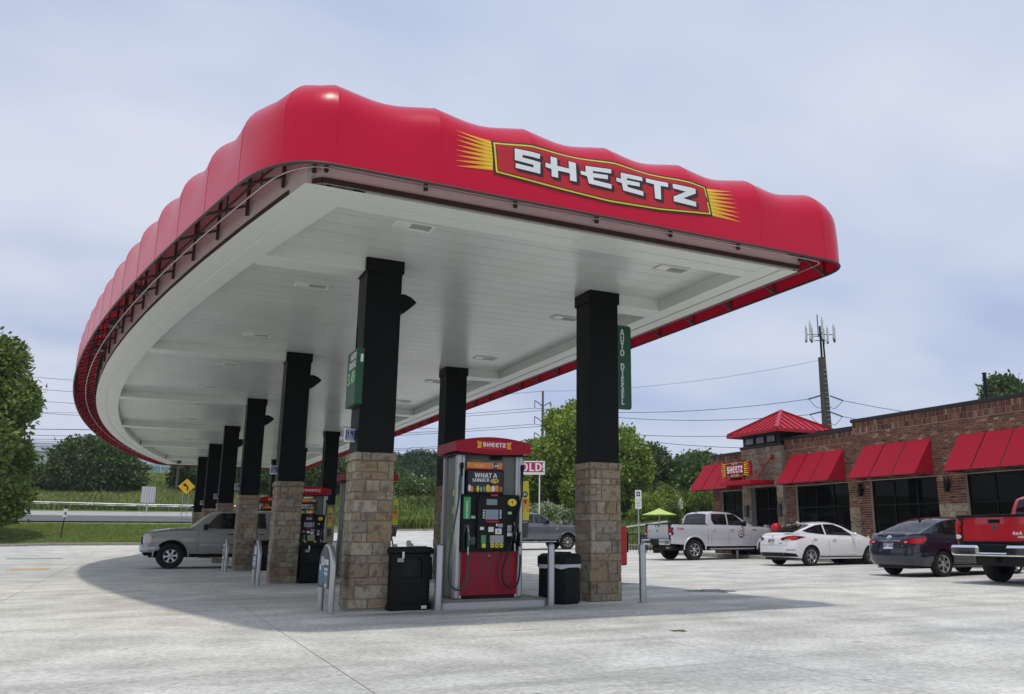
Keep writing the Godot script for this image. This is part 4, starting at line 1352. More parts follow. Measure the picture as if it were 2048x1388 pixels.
func build_furniture() -> void:
	# pumps, one to an island
	var notes := ["red topped fuel pump number 1 on the island nearest the street", "red topped fuel pump number 3, mostly hidden behind the front left column", "red topped fuel pump number 5 on the third island", "red topped fuel pump number 7 on the fourth island beyond the suv", "red topped fuel pump number 9 on the fifth island", "red topped fuel pump number 11 on the last island"]
	var first := make_pump(notes[0])
	for i in 6:
		var p := first
		if i > 0:
			p = first.duplicate()
			p.name = numbered("fuel_pump")
			add_child(p)
			p.set_meta("label", notes[i])
		p.position = V(4.99, 0, ROWS[i])
	for i in 6:
		var p: Node3D = get_node("fuel_pump" if i == 0 else "fuel_pump_%03d" % i)
		for s in [1, -1]:
			var fx := Transform3D(Basis(Vector3.UP, 0.0 if s > 0 else PI), Vector3.ZERO)
			lettering(p.get_node("front_trim" if s > 0 else "back_trim"), str(2 * i + (1 if s > 0 else 2)), 0.066, fx * Transform3D(Basis(), Vector3(0.361, 1.586, 0.393)), M.sign_red, true, "pump_number")
	washer_station("black windshield washer bin beside the column with the price box", V(3.71, 0, 12.87))
	washer_station("black windshield washer bin beside the second column of the left row", V(3.76, 0, 20.80))
	washer_station("black washer bin with a raised lid behind the third column", V(3.70, 0, 28.7))
	var bl := [
		["steel bollard between the washer bin and pump 1", 4.07, 12.37], ["steel bollard left of the octagonal trash bin by pump 1", 5.88, 12.33], ["lone steel bollard standing right of the diesel sign column", 7.55, 12.32],
		["steel bollard behind pump 1 on its right", 6.02, 13.95], ["steel bollard behind pump 1 on its left", 4.05, 13.85], ["steel bollard in front of pump 3 beside the second washer bin", 4.15, 20.3], ["steel bollard between pump 3 and its trash bin", 5.9, 20.3], ["steel bollard beside the second right row column", 7.6, 20.3],
		["steel bollard left of pump 5", 4.15, 28.3], ["steel bollard right of pump 5", 5.9, 28.3]]
	for b in bl:
		bollard(b[0], b[1], b[2])
	litter_bin("octagonal black trash bin with a white bag edge beside the diesel sign column", 6.27, 12.83)
	litter_bin("octagonal black trash bin beside the second right row column", 6.3, 20.8)
	var s0 := poster_stand("hooped steel poster stand with a dark print beside the nearest left column", 2.55, 12.84)
	stand_print(s0, 0)
	var s1 := poster_stand("hooped steel poster stand with blue lettering beside the second left column", 2.50, 20.35)
	stand_print(s1, 1)
	var s2 := poster_stand("hooped steel poster stand with a white sheet in front of the suv", 2.52, 27.9)
	stand_print(s2, 2)
	var sl := ["nearest left column", "second left column", "third left column in front of the suv", "fourth left column", "fifth left column", "last left column"]
	for i in 6:
		access_sign("accessibility sign on the " + sl[i], V(2.79, 2.56, ROWS[i] - 0.08))
	for i in [1, 2]:
		access_sign("accessibility sign facing right on the %s right column" % ["", "second", "third"][i], V(UR + 0.36, 2.50, ROWS[i] + 0.3))
	for i in 4:
		floodlight("black floodlight high on the %s left column" % ["nearest", "second", "third", "fourth"][i], V(UL + 0.279, 4.69, ROWS[i]))
	# green price box
	var pb := thing("price_box", "green diesel price box with a short antenna high on the nearest left column", "price sign", V(2.805, 3.43, 12.98))
	block("case", Vector3(-0.058, -0.43, -0.32), Vector3(0.058, 0.44, 0.32), 0.01, M.green_sign, pb)
	var lx := Transform3D(Basis(Vector3.UP, -PI / 2), Vector3(-0.059, 0, 0))
	lettering(pb, "AUTO", 0.10, lx * Transform3D(Basis(), Vector3(0.10, 0.33, 0)), M.sign_white)
	lettering(pb, "DIESEL", 0.10, lx * Transform3D(Basis(), Vector3(0.06, 0.20, 0)), M.sign_white)
	plate("price_window", rect(-.2, -.12, .27, .13), 0.0, 0.003, M.green_sign, pb, lx)
	lettering(pb, "3.49", 0.19, lx * Transform3D(Basis(), Vector3(0.04, 0.0, 0.004)), M.lit_green)
	plate("sticker", rect(.0, .22, .04, .34), 0.321, 0.324, M.lens_white, pb)
	var an := MB.new()
	an.tube([Vector3(-0.03, 0.44, 0.1), Vector3(-0.03, 0.78, 0.1)], 0.011, 6)
	obj("antenna", an, M.black_plastic, pb)
	# vertical blade sign
	var bs := thing("blade_sign", "tall green blade sign lettered down its length on the right front column", "sign", V(7.617, 4.075, 13.08))
	plate("board", round_rect(-.212, -.78, .212, .78, .05, 6), -0.02, 0.02, M.green_sign, bs)
	var word := "AUTO DIESEL"
	for i in word.length():
		if word[i] != " ":
			lettering(bs, word[i], 0.118, Transform3D(Basis(), Vector3(0.025, 0.645 - i * 0.1285, 0.022)), M.sign_white, true, "letter", 0.85)
	for c in [["red fire extinguisher cabinet on the side of the diesel sign column", 0, 0.9], ["red fire extinguisher cabinet on the third right row column", 2, 0.9], ["red fire extinguisher cabinet on the second right row column", 1, 0.9]]:
		var fc := thing("extinguisher_cabinet", c[0], "fire cabinet", V(7.50, c[2], ROWS[c[1]] - 0.02))
		block("case", Vector3(-0.08, -0.33, -0.17), Vector3(0.10, 0.33, 0.17), 0.02, M.fire_red, fc)
		block("door_pane", Vector3(0.10, -0.25, -0.11), Vector3(0.105, 0.25, 0.11), 0.002, M.lens_grey, fc)

# ---------------------------------------------------------------- vehicles. x forward from the rear axle, z to the vehicle's right
func curve(p: Array, x: float) -> float:        # smooth through the points
	var n := p.size()
	if x <= p[0][0]: return p[0][1]
	if x >= p[n - 1][0]: return p[n - 1][1]
	for i in n - 1:
		if x <= p[i + 1][0]:
			var h: float = p[i + 1][0] - p[i][0]
			var t: float = (x - p[i][0]) / h
			var d: float = (p[i + 1][1] - p[i][1]) / h
			var d0: float = d if i == 0 else (p[i][1] - p[i - 1][1]) / (p[i][0] - p[i - 1][0])
			var d1: float = d if i == n - 2 else (p[i + 2][1] - p[i + 1][1]) / (p[i + 2][0] - p[i + 1][0])
			var m0 := 0.0 if d0 * d <= 0 else 2 * d0 * d / (d0 + d)
			var m1 := 0.0 if d1 * d <= 0 else 2 * d1 * d / (d1 + d)
			var t2 := t * t
			var t3 := t2 * t
			return (2 * t3 - 3 * t2 + 1) * p[i][1] + (t3 - 2 * t2 + t) * h * m0 + (3 * t2 - 2 * t3) * p[i + 1][1] + (t3 - t2) * h * m1
	return p[n - 1][1]

func car_outline(c: Dictionary) -> void:
	var w: float = c.W / 2
	var p := []
	var rr: float = c.rr
	var rf: float = c.rf
	for k in 4:
		var z := (w - rr) * k / 4.0
		p.append(Vector2(c.x0 + c.bow_r * pow(z / w, 2), z))
	var cx: float = c.x0 + c.bow_r * pow((w - rr) / w, 2)
	for k in 8:
		var a := PI / 2 * k / 7.0
		p.append(Vector2(cx + rr * c.rk * (1 - cos(a)), w - rr + rr * sin(a)))
	var fx: float = c.x1 - c.bow_f * pow((w - rf) / w, 2)
	var xs := []
	var x: float = cx + rr * c.rk + 0.05
	while x < fx - rf * c.fk - 0.03:
		var near := false
		for wx in c.wheels:
			near = near or absf(x - wx) < c.Ra + 0.02
		if not near: xs.append(x)
		x += 0.09
	for wx in c.wheels:
		for k in 19:
			xs.append(wx - c.Ra * cos(PI * k / 18.0))
		xs.append(wx - c.Ra - 0.001); xs.append(wx + c.Ra + 0.001)
	xs.sort()
	for q in xs: p.append(Vector2(q, w))
	for k in 8:
		var a := PI / 2 * (1 - k / 7.0)
		p.append(Vector2(fx - rf * c.fk * (1 - cos(a)), w - rf + rf * sin(a)))
	for k in range(3, -1, -1):
		var z := (w - rf) * k / 4.0
		p.append(Vector2(c.x1 - c.bow_f * pow(z / w, 2), z))
	c.p = p
	var s := [0.0]
	for i in range(1, p.size()): s.append(s[-1] + (p[i] - p[i - 1]).length())
	c.s = s

func car_inset(c: Dictionary, q: Vector2, y: float) -> Vector3:   # a point of the outline at height y
	var l: Array = c.levels
	var top := maxf(curve(c.belt, q.x), l[-2][0] + 0.02)
	var v := [0.0, 0.0, 0.0]
	var n := l.size()
	var yy := []
	for i in n: yy.append(l[i][0] if i < n - 1 else top)
	var i := 0
	while i < n - 2 and y > yy[i + 1]: i += 1
	var t := clampf((y - yy[i]) / maxf(yy[i + 1] - yy[i], 0.001), 0, 1)
	for k in 3: v[k] = lerpf(l[i][k + 1], l[i + 1][k + 1], t)
	var xm: float = (c.x0 + c.x1) / 2
	var hl: float = (c.x1 - c.x0) / 2
	var x := q.x
	if x < xm: x += v[1] * pow((xm - q.x) / hl, 4)
	else: x -= v[2] * pow((q.x - xm) / hl, 4)
	return Vector3(x, y, q.y * (1 - v[0] / (c.W / 2)))

func car_bottom(c: Dictionary, q: Vector2) -> float:
	var y: float = piece(c.sill, q.x)
	if q.y > c.W / 2 - 0.2:
		for wx in c.wheels:
			if absf(q.x - wx) <= c.Ra: y = maxf(y, c.R + sqrt(maxf(c.Ra * c.Ra - pow(q.x - wx, 2), 0.0)) * c.get("arch_k", 1.0))
	return y

func car_surf(c: Dictionary, s: float, y: float, lift := 0.0) -> Vector3:
	var a := absf(s)
	var i := 0
	while i < c.s.size() - 2 and a > c.s[i + 1]: i += 1
	var t := clampf((a - c.s[i]) / maxf(c.s[i + 1] - c.s[i], 0.0001), 0, 1)
	var q: Vector2 = c.p[i].lerp(c.p[i + 1], t)
	var d: Vector2 = (c.p[i + 1] - c.p[i]).normalized()
	var r := car_inset(c, q, y) + Vector3(-d.y, 0, d.x) * lift
	if s < 0: r.z = -r.z
	return r

func car_s(c: Dictionary, x: float) -> float:       # arc length at x on the side
	for i in range(12, c.p.size() - 1):
		if c.p[i + 1].x >= x:
			return lerpf(c.s[i], c.s[i + 1], clampf((x - c.p[i].x) / maxf(c.p[i + 1].x - c.p[i].x, 0.0001), 0, 1))
	return c.s[-1]

func car_patch(c: Dictionary, called: String, poly: Array, lift: float, m: Material, parent: Node, mirror := true, thick := 0.0) -> void:   # [s, y, ...] on the body
	for sg in ([1, -1] if mirror else [1]):
		var pv := PackedVector2Array()
		var lo := INF
		var hi := -INF
		for i in range(0, poly.size(), 2):
			pv.append(Vector2(poly[i] * sg, poly[i + 1]))
			lo = minf(lo, poly[i] * sg); hi = maxf(hi, poly[i] * sg)
		var b := MB.new()
		var x := floorf(lo / 0.06) * 0.06
		while x < hi:
			for j in range(0, 20):
				var y := 0.15 + j * 0.1
				for q in Geometry2D.intersect_polygons(pv, rect(x, y, x + 0.06, y + 0.1)):
					b.flat(q, func(p): return car_surf(c, p.x, p.y, lift), false)
			x += 0.06
		if thick > 0.0:
			for i in pv.size():
				var p0 := pv[i]
				var p1 := pv[(i + 1) % pv.size()]
				b.quad(car_surf(c, p0.x, p0.y, lift - thick), car_surf(c, p1.x, p1.y, lift - thick), car_surf(c, p1.x, p1.y, lift), car_surf(c, p0.x, p0.y, lift))
		obj(called, b, m, parent)

func car_seam(c: Dictionary, pts: Array, parent: Node, w := 0.005) -> void:    # [x, y, ...] on both sides
	for sg in [1, -1]:
		var b := MB.new()
		for i in range(0, pts.size() - 2, 2):
			var p0 := Vector2(car_s(c, pts[i]) * sg, pts[i + 1])
			var p1 := Vector2(car_s(c, pts[i + 2]) * sg, pts[i + 3])
			var d := (p1 - p0).normalized()
			var n := Vector2(-d.y, d.x) * w
			var steps_ := int(maxf(1, (p1 - p0).length() / 0.15))
			for k in steps_:
				var a := p0.lerp(p1, float(k) / steps_)
				var e := p0.lerp(p1, float(k + 1) / steps_)
				b.quad(car_surf(c, a.x - n.x, a.y - n.y, .0025), car_surf(c, e.x - n.x, e.y - n.y, .0025), car_surf(c, e.x + n.x, e.y + n.y, .0025), car_surf(c, a.x + n.x, a.y + n.y, .0025))
		obj("panel_seam", b, M.rubber, parent)

func car_xf(c: Dictionary, s: float, y: float, lift := 0.006) -> Transform3D:    # to set lettering on the body
	var p := car_surf(c, s, y, lift)
	var e := car_surf(c, s + 0.05, y, lift) - car_surf(c, s - 0.05, y, lift)
	var u := car_surf(c, s, y + 0.03, lift) - car_surf(c, s, y - 0.03, lift)
	var x := e.normalized()
	var z := x.cross(u.normalized()).normalized()
	return Transform3D(Basis(x, z.cross(x), z), p)

func car_body(c: Dictionary, t: Node3D, paint: Material) -> void:
	car_outline(c)
	var l: Array = c.levels
	var rows := []
	var hs := []
	for i in l.size() - 1:
		hs.append([i, 0.0]); hs.append([i, 0.5])
	hs.append([l.size() - 1, 0.0])
	var n := hs.size()
	var right := []
	for i in c.p.size():
		var q: Vector2 = c.p[i]
		var yb := car_bottom(c, q)
		var yt := curve(c.belt, q.x)
		var col := []
		for k in n:
			var a: float = l[hs[k][0]][0] if hs[k][0] < l.size() - 1 else yt
			var b: float = a
			if hs[k][1] > 0: b = l[hs[k][0] + 1][0] if hs[k][0] + 1 < l.size() - 1 else yt
			var y := lerpf(a, b, hs[k][1])
			if k == 0: y = yb
			y = clampf(y, yb + 0.004 * k, yt - 0.004 * (n - 1 - k))
			col.append(car_inset(c, q, y))
		right.append(col)
	var all := []
	for col in right: all.append(col)
	var left := []
	for i in range(right.size() - 1, -1, -1):
		var col := []
		for p in right[i]: col.append(Vector3(p.x, p.y, -p.z))
		all.append(col)
	var b := MB.new()
	b.grid(all)
	# hood and deck
	var open: Array = c.get("open", [])
	var deck := []
	for i in right.size():
		var e: Vector3 = right[i][-1]
		var row := []
		for k in 9:
			var f := 1.0 - k / 4.0
			row.append(Vector3(e.x, e.y + c.crown * (1.0 - f * f) * clampf(e.z / 0.4, 0, 1), e.z * f))
		deck.append(row)
	for i in deck.size() - 1:
		var xm: float = (deck[i][0].x + deck[i + 1][0].x) / 2
		var skip := false
		for o in open: skip = skip or (xm > o[0] and xm < o[1])
		if not skip: b.grid([deck[i + 1], deck[i]])
	obj("body", b, paint, t)
	# dark underside and wheel wells
	var ub := MB.new()
	var ws: Array = c.wheels
	ub.span(Vector3(c.x0 + 0.14, c.clear, -c.W / 2 + 0.36), Vector3(c.x1 - 0.22, minf(c.R + c.Ra + 0.03, c.belt[-1][1] - 0.06), c.W / 2 - 0.36))
	ub.span(Vector3(ws[0] - 0.7, c.clear + .1, -c.W / 2 + 0.36), Vector3(ws[1] + .55, c.R + c.Ra + 0.03, c.W / 2 - 0.36))
	ub.span(Vector3(ws[0] + c.Ra + .02, c.sill[0][1] - 0.02, -c.W / 2 + 0.07), Vector3(ws[1] - c.Ra - .02, c.sill[0][1] + 0.12, c.W / 2 - 0.07))
	obj("underbody", ub, M.cabin_dark, t)
	for wx in ws:
		var wl := MB.new()
		var ra := []
		var rb := []
		for k in 13:
			var a := PI * k / 12.0
			var q := Vector3(wx - (c.Ra + .01) * cos(a), c.R + (c.Ra + .01) * sin(a), 0)
			ra.append(q + Vector3(0, 0, c.W / 2 - 0.05)); rb.append(q + Vector3(0, 0, -c.W / 2 + 0.05))
		wl.grid([ra, rb])
		obj("wheel_well", wl, M.cabin_dark, t)

func wheel(t: Node3D, at: Vector3, out: int, r: float, rim: float, tw: float, spokes: int, style: String, m: Material) -> void:
	var w := part("wheel", t)
	w.transform = Transform3D(Basis(Vector3.UP, 0.0 if out > 0 else PI) * Basis(Vector3.BACK, 0.3 + at.x), at)
	var ax := Transform3D(Basis(Vector3.RIGHT, PI / 2), Vector3.ZERO)
	var b := MB.new()
	b.lathe([Vector2(rim, -tw * .45), Vector2(r * .92, -tw * .5), Vector2(r * .985, -tw * .42), Vector2(r, -tw * .3), Vector2(r, tw * .3), Vector2(r * .985, tw * .42), Vector2(r * .92, tw * .5), Vector2(lerpf(rim, r, .5), tw * .53), Vector2(rim * 1.02, tw * .48), Vector2(rim, tw * .40)], 36, ax)
	obj("tyre", b, M.tyre, w)
	var d := MB.new()
	d.lathe([Vector2(rim, tw * .40), Vector2(rim * .97, tw * .1), Vector2(0.0, tw * .08)], 28, ax)
	obj("rim_well", d, M.alloy_dark, w)
	var f := MB.new()
	f.lathe([Vector2(rim * 1.01, tw * .40), Vector2(rim * 1.01, tw * .45), Vector2(rim * .93, tw * .44), Vector2(rim * .92, tw * .34)], 28, ax)
	f.lathe([Vector2(rim * .27, tw * .28), Vector2(rim * .25, tw * .42), Vector2(rim * .14, tw * .46), Vector2(0, tw * .46)], 16, ax)
	for k in spokes:
		var rot := Transform3D(Basis(Vector3.BACK, TAU * k / spokes), Vector3.ZERO)
		var poly: PackedVector2Array
		if style == "split":
			for e in [-1, 1]:
				poly = PackedVector2Array([Vector2(rim * .18, e * rim * .02), Vector2(rim * .95, e * rim * .10), Vector2(rim * .95, e * rim * .26), Vector2(rim * .2, e * rim * .12)])
				f.prism(poly, tw * .30, tw * .42, rot)
			continue
		elif style == "wide":
			poly = PackedVector2Array([Vector2(rim * .2, -rim * .15), Vector2(rim * .6, -rim * .13), Vector2(rim * .95, -rim * .26), Vector2(rim * .95, rim * .26), Vector2(rim * .6, rim * .13), Vector2(rim * .2, rim * .15)])
		else:
			poly = PackedVector2Array([Vector2(rim * .2, -rim * .12), Vector2(rim * .95, -rim * .17), Vector2(rim * .95, rim * .17), Vector2(rim * .2, rim * .12)])
		f.prism(poly, tw * .30, tw * .42, rot)
	obj("rim", f, m, w)

func greenhouse(c: Dictionary, t: Node3D, paint: Material, glass: Material) -> void:
	var pts: Array = c.roof
	# resample the roof line evenly
	var line := []
	for i in pts.size():
		line.append(Vector2(pts[i][0], pts[i][1]))
	line = smooth_path(line, 10)
	var st := [line[0]]
	for p in line:
		if (p - st[-1]).length() > 0.055: st.append(p)
	st.append(line[-1])
	var hmax: float = c.hmax
	var xa: float = st[0].x
	var xb: float = st[-1].x
	var top_z := func(x: float) -> float:
		var z: float = car_inset(c, Vector2(x, c.W / 2), curve(c.belt, x)).z
		return z * piece(c.taper, x)
	var hz := func(x: float, y: float) -> float:
		var h := clampf((y - curve(c.belt, x)) / hmax, -0.1, 1.0)
		return top_z.call(x) - 0.012 - c.lean * h - 0.02 * h * h
	var rows := []
	var fs := [-1.0, -0.97, -0.93, -0.88, -0.6, -0.3, 0.0, 0.3, 0.6, 0.88, 0.93, 0.97, 1.0]
	var edges := []
	for p in st:
		var yb := curve(c.belt, p.x)
		var yr := maxf(p.y, yb)
		var ye := yr - 0.075 * clampf((yr - yb) / 0.25, 0, 1)
		edges.append(Vector2(p.x, ye))
		var row := []
		for f in fs:
			row.append(Vector3(p.x, ye + (yr - ye) * (1.0 - pow(absf(f), 4.0)), -f * hz.call(p.x, ye)))
		rows.append(row)
	var rb := MB.new()
	var wsm := MB.new()
	var rwm := MB.new()
	rb.st.set_smooth_group(1); wsm.st.set_smooth_group(1); rwm.st.set_smooth_group(1)
	for i in rows.size() - 1:
		var xm: float = (rows[i][0].x + rows[i + 1][0].x) / 2
		var ym: float = (st[i].y + st[i + 1].y) / 2
		for j in fs.size() - 1:
			var inner := j >= 3 and j <= 8
			var m := rb
			if inner and xm > c.ws[0] and xm < c.ws[1]: m = wsm
			elif inner and xm > c.bw[0] and xm < c.bw[1] and ym > c.bw[2] and ym < c.bw[3]: m = rwm
			m.quad(rows[i][j], rows[i][j + 1], rows[i + 1][j + 1], rows[i + 1][j])
	obj("cab_roof", rb, paint, t)
	obj("windshield", wsm, glass, t)
	obj("rear_window", rwm, c.get("rear_glass", glass), t)
	# sides with window openings
	var outline := PackedVector2Array()
	for k in 25:
		var x := lerpf(xa, xb, k / 24.0)
		outline.append(Vector2(x, curve(c.belt, x) - 0.015))
	for i in range(edges.size() - 1, -1, -1):
		outline.append(edges[i])
	var wins := []
	for q in c.windows:
		var pv := PackedVector2Array()
		for i in range(0, q.size(), 2): pv.append(Vector2(q[i], q[i + 1]))
		wins.append(pv)
	var cuts := [xa - 0.1]
	for wv in wins:
		var m := 0.0
		for p in wv: m += p.x
		cuts.append(m / wv.size())
	cuts.append(xb + 0.1)
	cuts.sort()
	for sg in [1, -1]:
		var b := MB.new()
		for i in cuts.size() - 1:
			for q in Geometry2D.intersect_polygons(outline, rect(cuts[i], 0, cuts[i + 1], 3)):
				var bits := [q]
				for wv in wins:
					var nx := []
					for bit in bits: nx += Geometry2D.clip_polygons(bit, wv)
					bits = nx
				for bit in bits:
					b.flat(bit, func(p): return Vector3(p.x, p.y, sg * hz.call(p.x, p.y)), sg > 0)
		obj("cab_side", b, paint, t)
		for wv in wins:
			for q in Geometry2D.intersect_polygons(outline, wv):
				var g := MB.new()
				g.flat(q, func(p): return Vector3(p.x, p.y, sg * (hz.call(p.x, p.y) - 0.010)), sg > 0)
				obj("side_window", g, glass, t)
				var tr := MB.new()
				var ring := []
				for p in q: ring.append(Vector3(p.x, p.y, sg * (hz.call(p.x, p.y) + 0.001)))
				ring.append(ring[0])
				tr.tube(ring, 0.009, 5, false)
				obj("window_trim", tr, M.black_gloss, t)
	# cabin
	var cab := MB.new()
	var fl: float = c.get("floor", 0.5)
	cab.span(Vector3(xa + 0.05, fl - .1, -c.W / 2 + 0.22), Vector3(xb - 0.15, fl, c.W / 2 - 0.22))
	cab.span(Vector3(xb - 0.75, fl, -c.W / 2 + 0.22), Vector3(xb - 0.30, curve(c.belt, xb - 0.5) + 0.0, c.W / 2 - 0.22))
	for sg in [1, -1]:
		cab.span(Vector3(xa + 0.15, fl, sg * (c.W / 2 - 0.20)), Vector3(xb - 0.3, curve(c.belt, (xa + xb) / 2) - 0.03, sg * (c.W / 2 - 0.14)))
	obj("cabin", cab, M.cabin_dark, t)
	for q in c.seats:
		for z in ([-0.38, 0.38] if q[1] > 0 else [0.0]):
			var sw := 0.46 if q[1] > 0 else 1.3
			var s := MB.new()
			s.cbox(Vector3(q[0] + 0.28, fl + 0.15, z), Vector3(0.5, 0.2, sw), 0.05)
			s.cbox(Vector3(q[0], fl + 0.48, z), Vector3(0.16, 0.62, sw), 0.05, Basis(Vector3.BACK, 0.2))
			for hzz in ([0.0] if q[1] > 0 else [-0.38, 0.38]):
				s.cbox(Vector3(q[0] - 0.09, fl + 0.86, z + hzz), Vector3(0.09, 0.17, 0.24), 0.04)
			obj("seat", s, M.seat_cloth, t)

func mirror_pair(c: Dictionary, t: Node3D, x: float, y: float, size: Vector3, m: Material) -> void:
	for sg in [1, -1]:
		var b := MB.new()
		b.cbox(Vector3(x, y, sg * (c.W / 2 + size.z / 2 + 0.02)), size, minf(size.x, size.y) * 0.35)
		b.bar(Vector3(x + 0.03, y - size.y * 0.3, sg * (c.W / 2 - 0.08)), Vector3(x, y - size.y * 0.2, sg * (c.W / 2 + 0.08)), 0.05, 0.05)
		obj("mirror", b, m, t)

func door_handles(c: Dictionary, t: Node3D, xs: Array, m: Material) -> void:
	for q in xs:
		for sg in [1, -1]:
			var s: float = car_s(c, q[0]) * sg
			var b := MB.new()
			var x := car_xf(c, s, q[1], 0.022)
			b.cbox(x.origin, Vector3(0.17, 0.028, 0.022), 0.008, x.basis)
			obj("handle", b, m, t)

func number_plate(c: Dictionary, t: Node3D, s: float, y: float, text: String, lower: Material) -> void:
	var n := part("number_plate", t)
	car_patch(c, "plate_face", [s - .155, y - .078, s + .155, y - .078, s + .155, y + .078, s - .155, y + .078], 0.012, M.white_paint, n, false, 0.01)
	car_patch(c, "plate_band", [s - .15, y + .05, s + .15, y + .05, s + .15, y + .074, s - .15, y + .074], 0.014, M.blue_sign, n, false)
	car_patch(c, "plate_band", [s - .15, y - .074, s + .15, y - .074, s + .15, y - .05, s - .15, y - .05], 0.014, lower, n, false)
	var x := car_xf(c, s, y, 0.015)
	lettering(n, text, 0.07, x, M.blue_sign, true, "plate_number", 0.8)

func wheels_of(c: Dictionary, t: Node3D, rim: float, tw: float, spokes: int, style: String, m: Material) -> void:
	for wx in c.wheels:
		for sg in [1, -1]:
			wheel(t, Vector3(wx, c.R, sg * (c.W / 2 - tw / 2 - 0.025)), sg, c.R, rim, tw, spokes, style, m)

func make_pickup(label: String, paint: Material, at: Vector3, turn: float, kind: String) -> Node3D:
	var t := thing("pickup_truck", label, "pickup truck", at, turn)
	var c := {"x0": -1.13, "x1": 4.55, "W": 2.03, "rr": 0.07, "rf": 0.30, "rk": 1.0, "fk": 0.8, "bow_r": 0.015, "bow_f": 0.12, "wheels": [0.0, 3.68], "R": 0.415, "Ra": 0.52, "clear": 0.38,
		"sill": [[-1.13, 0.66], [-0.55, 0.62], [0.6, 0.55], [3.0, 0.55], [4.2, 0.55], [4.55, 0.60]],
		"belt": [[-1.13, 1.425], [0.62, 1.425], [0.70, 1.39], [1.0, 1.385], [2.2, 1.36], [2.8, 1.37], [3.4, 1.35], [4.1, 1.27], [4.45, 1.16], [4.55, 1.06]],
		"levels": [[0.58, 0.06, 0.0, 0.0], [0.80, 0.015, 0.0, 0.0], [1.08, 0.0, 0.0, 0.0], [1.26, 0.015, 0.0, 0.02], [1.4, 0.06, 0.01, 0.10]],
		"crown": 0.03, "open": [[-1.09, 0.62], [0.72, 2.75]],
		"roof": [[0.665, 1.40], [0.70, 1.55], [0.75, 1.78], [0.85, 1.925], [1.15, 1.965], [1.6, 1.97], [2.0, 1.94], [2.3, 1.83], [2.65, 1.61], [3.02, 1.37]],
		"hmax": 0.58, "lean": 0.13, "taper": [[0.6, 0.985], [3.0, 0.985]], "ws": [2.22, 2.95], "bw": [0.6, 0.9, 1.47, 1.86],
		"windows": [[0.93, 1.60, 1.02, 1.425, 1.68, 1.415, 1.68, 1.84, 0.97, 1.84], [1.76, 1.41, 2.25, 1.395, 2.42, 1.40, 2.56, 1.47, 2.25, 1.74, 2.08, 1.835, 1.76, 1.84]],
		"seats": [[1.25, -1], [2.0, 1]], "floor": 0.75, "rear_glass": M.dark_glass}
	car_body(c, t, paint)
	greenhouse(c, t, paint, M.car_glass if kind != "red" else M.dark_glass)
	# bed
	var bd := MB.new()
	bd.span(Vector3(-1.08, 0.94, -0.86), Vector3(0.62, 0.99, 0.86))
	for sg in [1, -1]:
		bd.span(Vector3(-1.10, 0.88, sg * 0.955), Vector3(0.62, 1.428, sg * 0.86))
	bd.span(Vector3(0.60, 0.88, -0.93), Vector3(0.655, 1.43, 0.93))
	bd.span(Vector3(-1.12, 0.80, -0.93), Vector3(-1.06, 1.428, 0.93))
	obj("bed", bd, M.cabin_dark, t)
	var rc := MB.new()
	for sg in [1, -1]:
		rc.cbox(Vector3(-0.24, 1.435, sg * 0.93), Vector3(1.76, 0.035, 0.10), 0.012)
	rc.cbox(Vector3(-1.10, 1.435, 0), Vector3(0.07, 0.035, 1.86), 0.012)
	obj("rail_cap", rc, M.black_plastic, t)
	# flares, steps, seams
	for wx in c.wheels:
		for sg in [1, -1]:
			var fl := MB.new()
			var ring := []
			for k in 15:
				var a := PI * (k / 14.0) 
				ring.append(Vector3(wx - (c.Ra + .012) * cos(a), c.R + (c.Ra + .012) * sin(a), sg * (c.W / 2 - 0.005)))
			fl.tube(ring, 0.032, 6)
			obj("fender_flare", fl, paint, t)
	for sg in [1, -1]:
		block("running_board", Vector3(0.75, 0.42, sg * 0.84), Vector3(3.0, 0.47, sg * 1.03), 0.015, M.chrome if kind == "grey" else M.galvanised, t)
	car_seam(c, [0.84, 0.62, 0.84, 1.36], t)
	car_seam(c, [1.72, 0.62, 1.72, 1.36], t)
	car_seam(c, [2.78, 0.62, 2.86, 0.95, 2.74, 1.34], t)
	car_seam(c, [0.66, 0.62, 0.66, 1.36], t, 0.008)
	car_seam(c, [0.75, 0.84, 2.8, 0.84], t, 0.003)
	door_handles(c, t, [[0.96, 1.20], [1.86, 1.20]], M.chrome if kind == "silver" else paint)
	mirror_pair(c, t, 2.42, 1.45, Vector3(0.14, 0.22, 0.20), M.black_plastic)
	wheels_of(c, t, 0.245, 0.27, 6 if kind != "grey" else 8, "plain", M.chrome if kind == "grey" else M.alloy)
	# rear end
	car_patch(c, "tailgate", [-.80, .86, .80, .86, .80, 1.41, -.80, 1.41], 0.008, paint, t, false, 0.012)
	var rb := MB.new()
	var chrome: Material = M.chrome
	if kind == "silver":
		rb.cbox(Vector3(-1.235, 0.72, 0.66), Vector3(0.17, 0.21, 0.68), 0.04); rb.cbox(Vector3(-1.235, 0.72, -0.66), Vector3(0.17, 0.21, 0.68), 0.04)
		obj("rear_bumper", rb, chrome, t)
		block("bumper_step", Vector3(-1.29, 0.80, -0.96), Vector3(-1.12, 0.835, 0.96), 0.01, M.black_plastic, t)
		block("plate_recess", Vector3(-1.26, 0.60, -0.34), Vector3(-1.14, 0.82, 0.34), 0.02, M.black_plastic, t)
		car_patch(c, "tail_light", [.80, .97, 1.06, .99, 1.07, 1.08, 1.03, 1.17, 1.09, 1.24, 1.05, 1.30, .80, 1.30], 0.014, M.lamp_dark_red, t, true, 0.012)
		car_patch(c, "tail_light_lens", [.84, 1.08, 1.0, 1.09, .97, 1.17, 1.02, 1.26, .84, 1.26], 0.018, M.lamp_red, t)
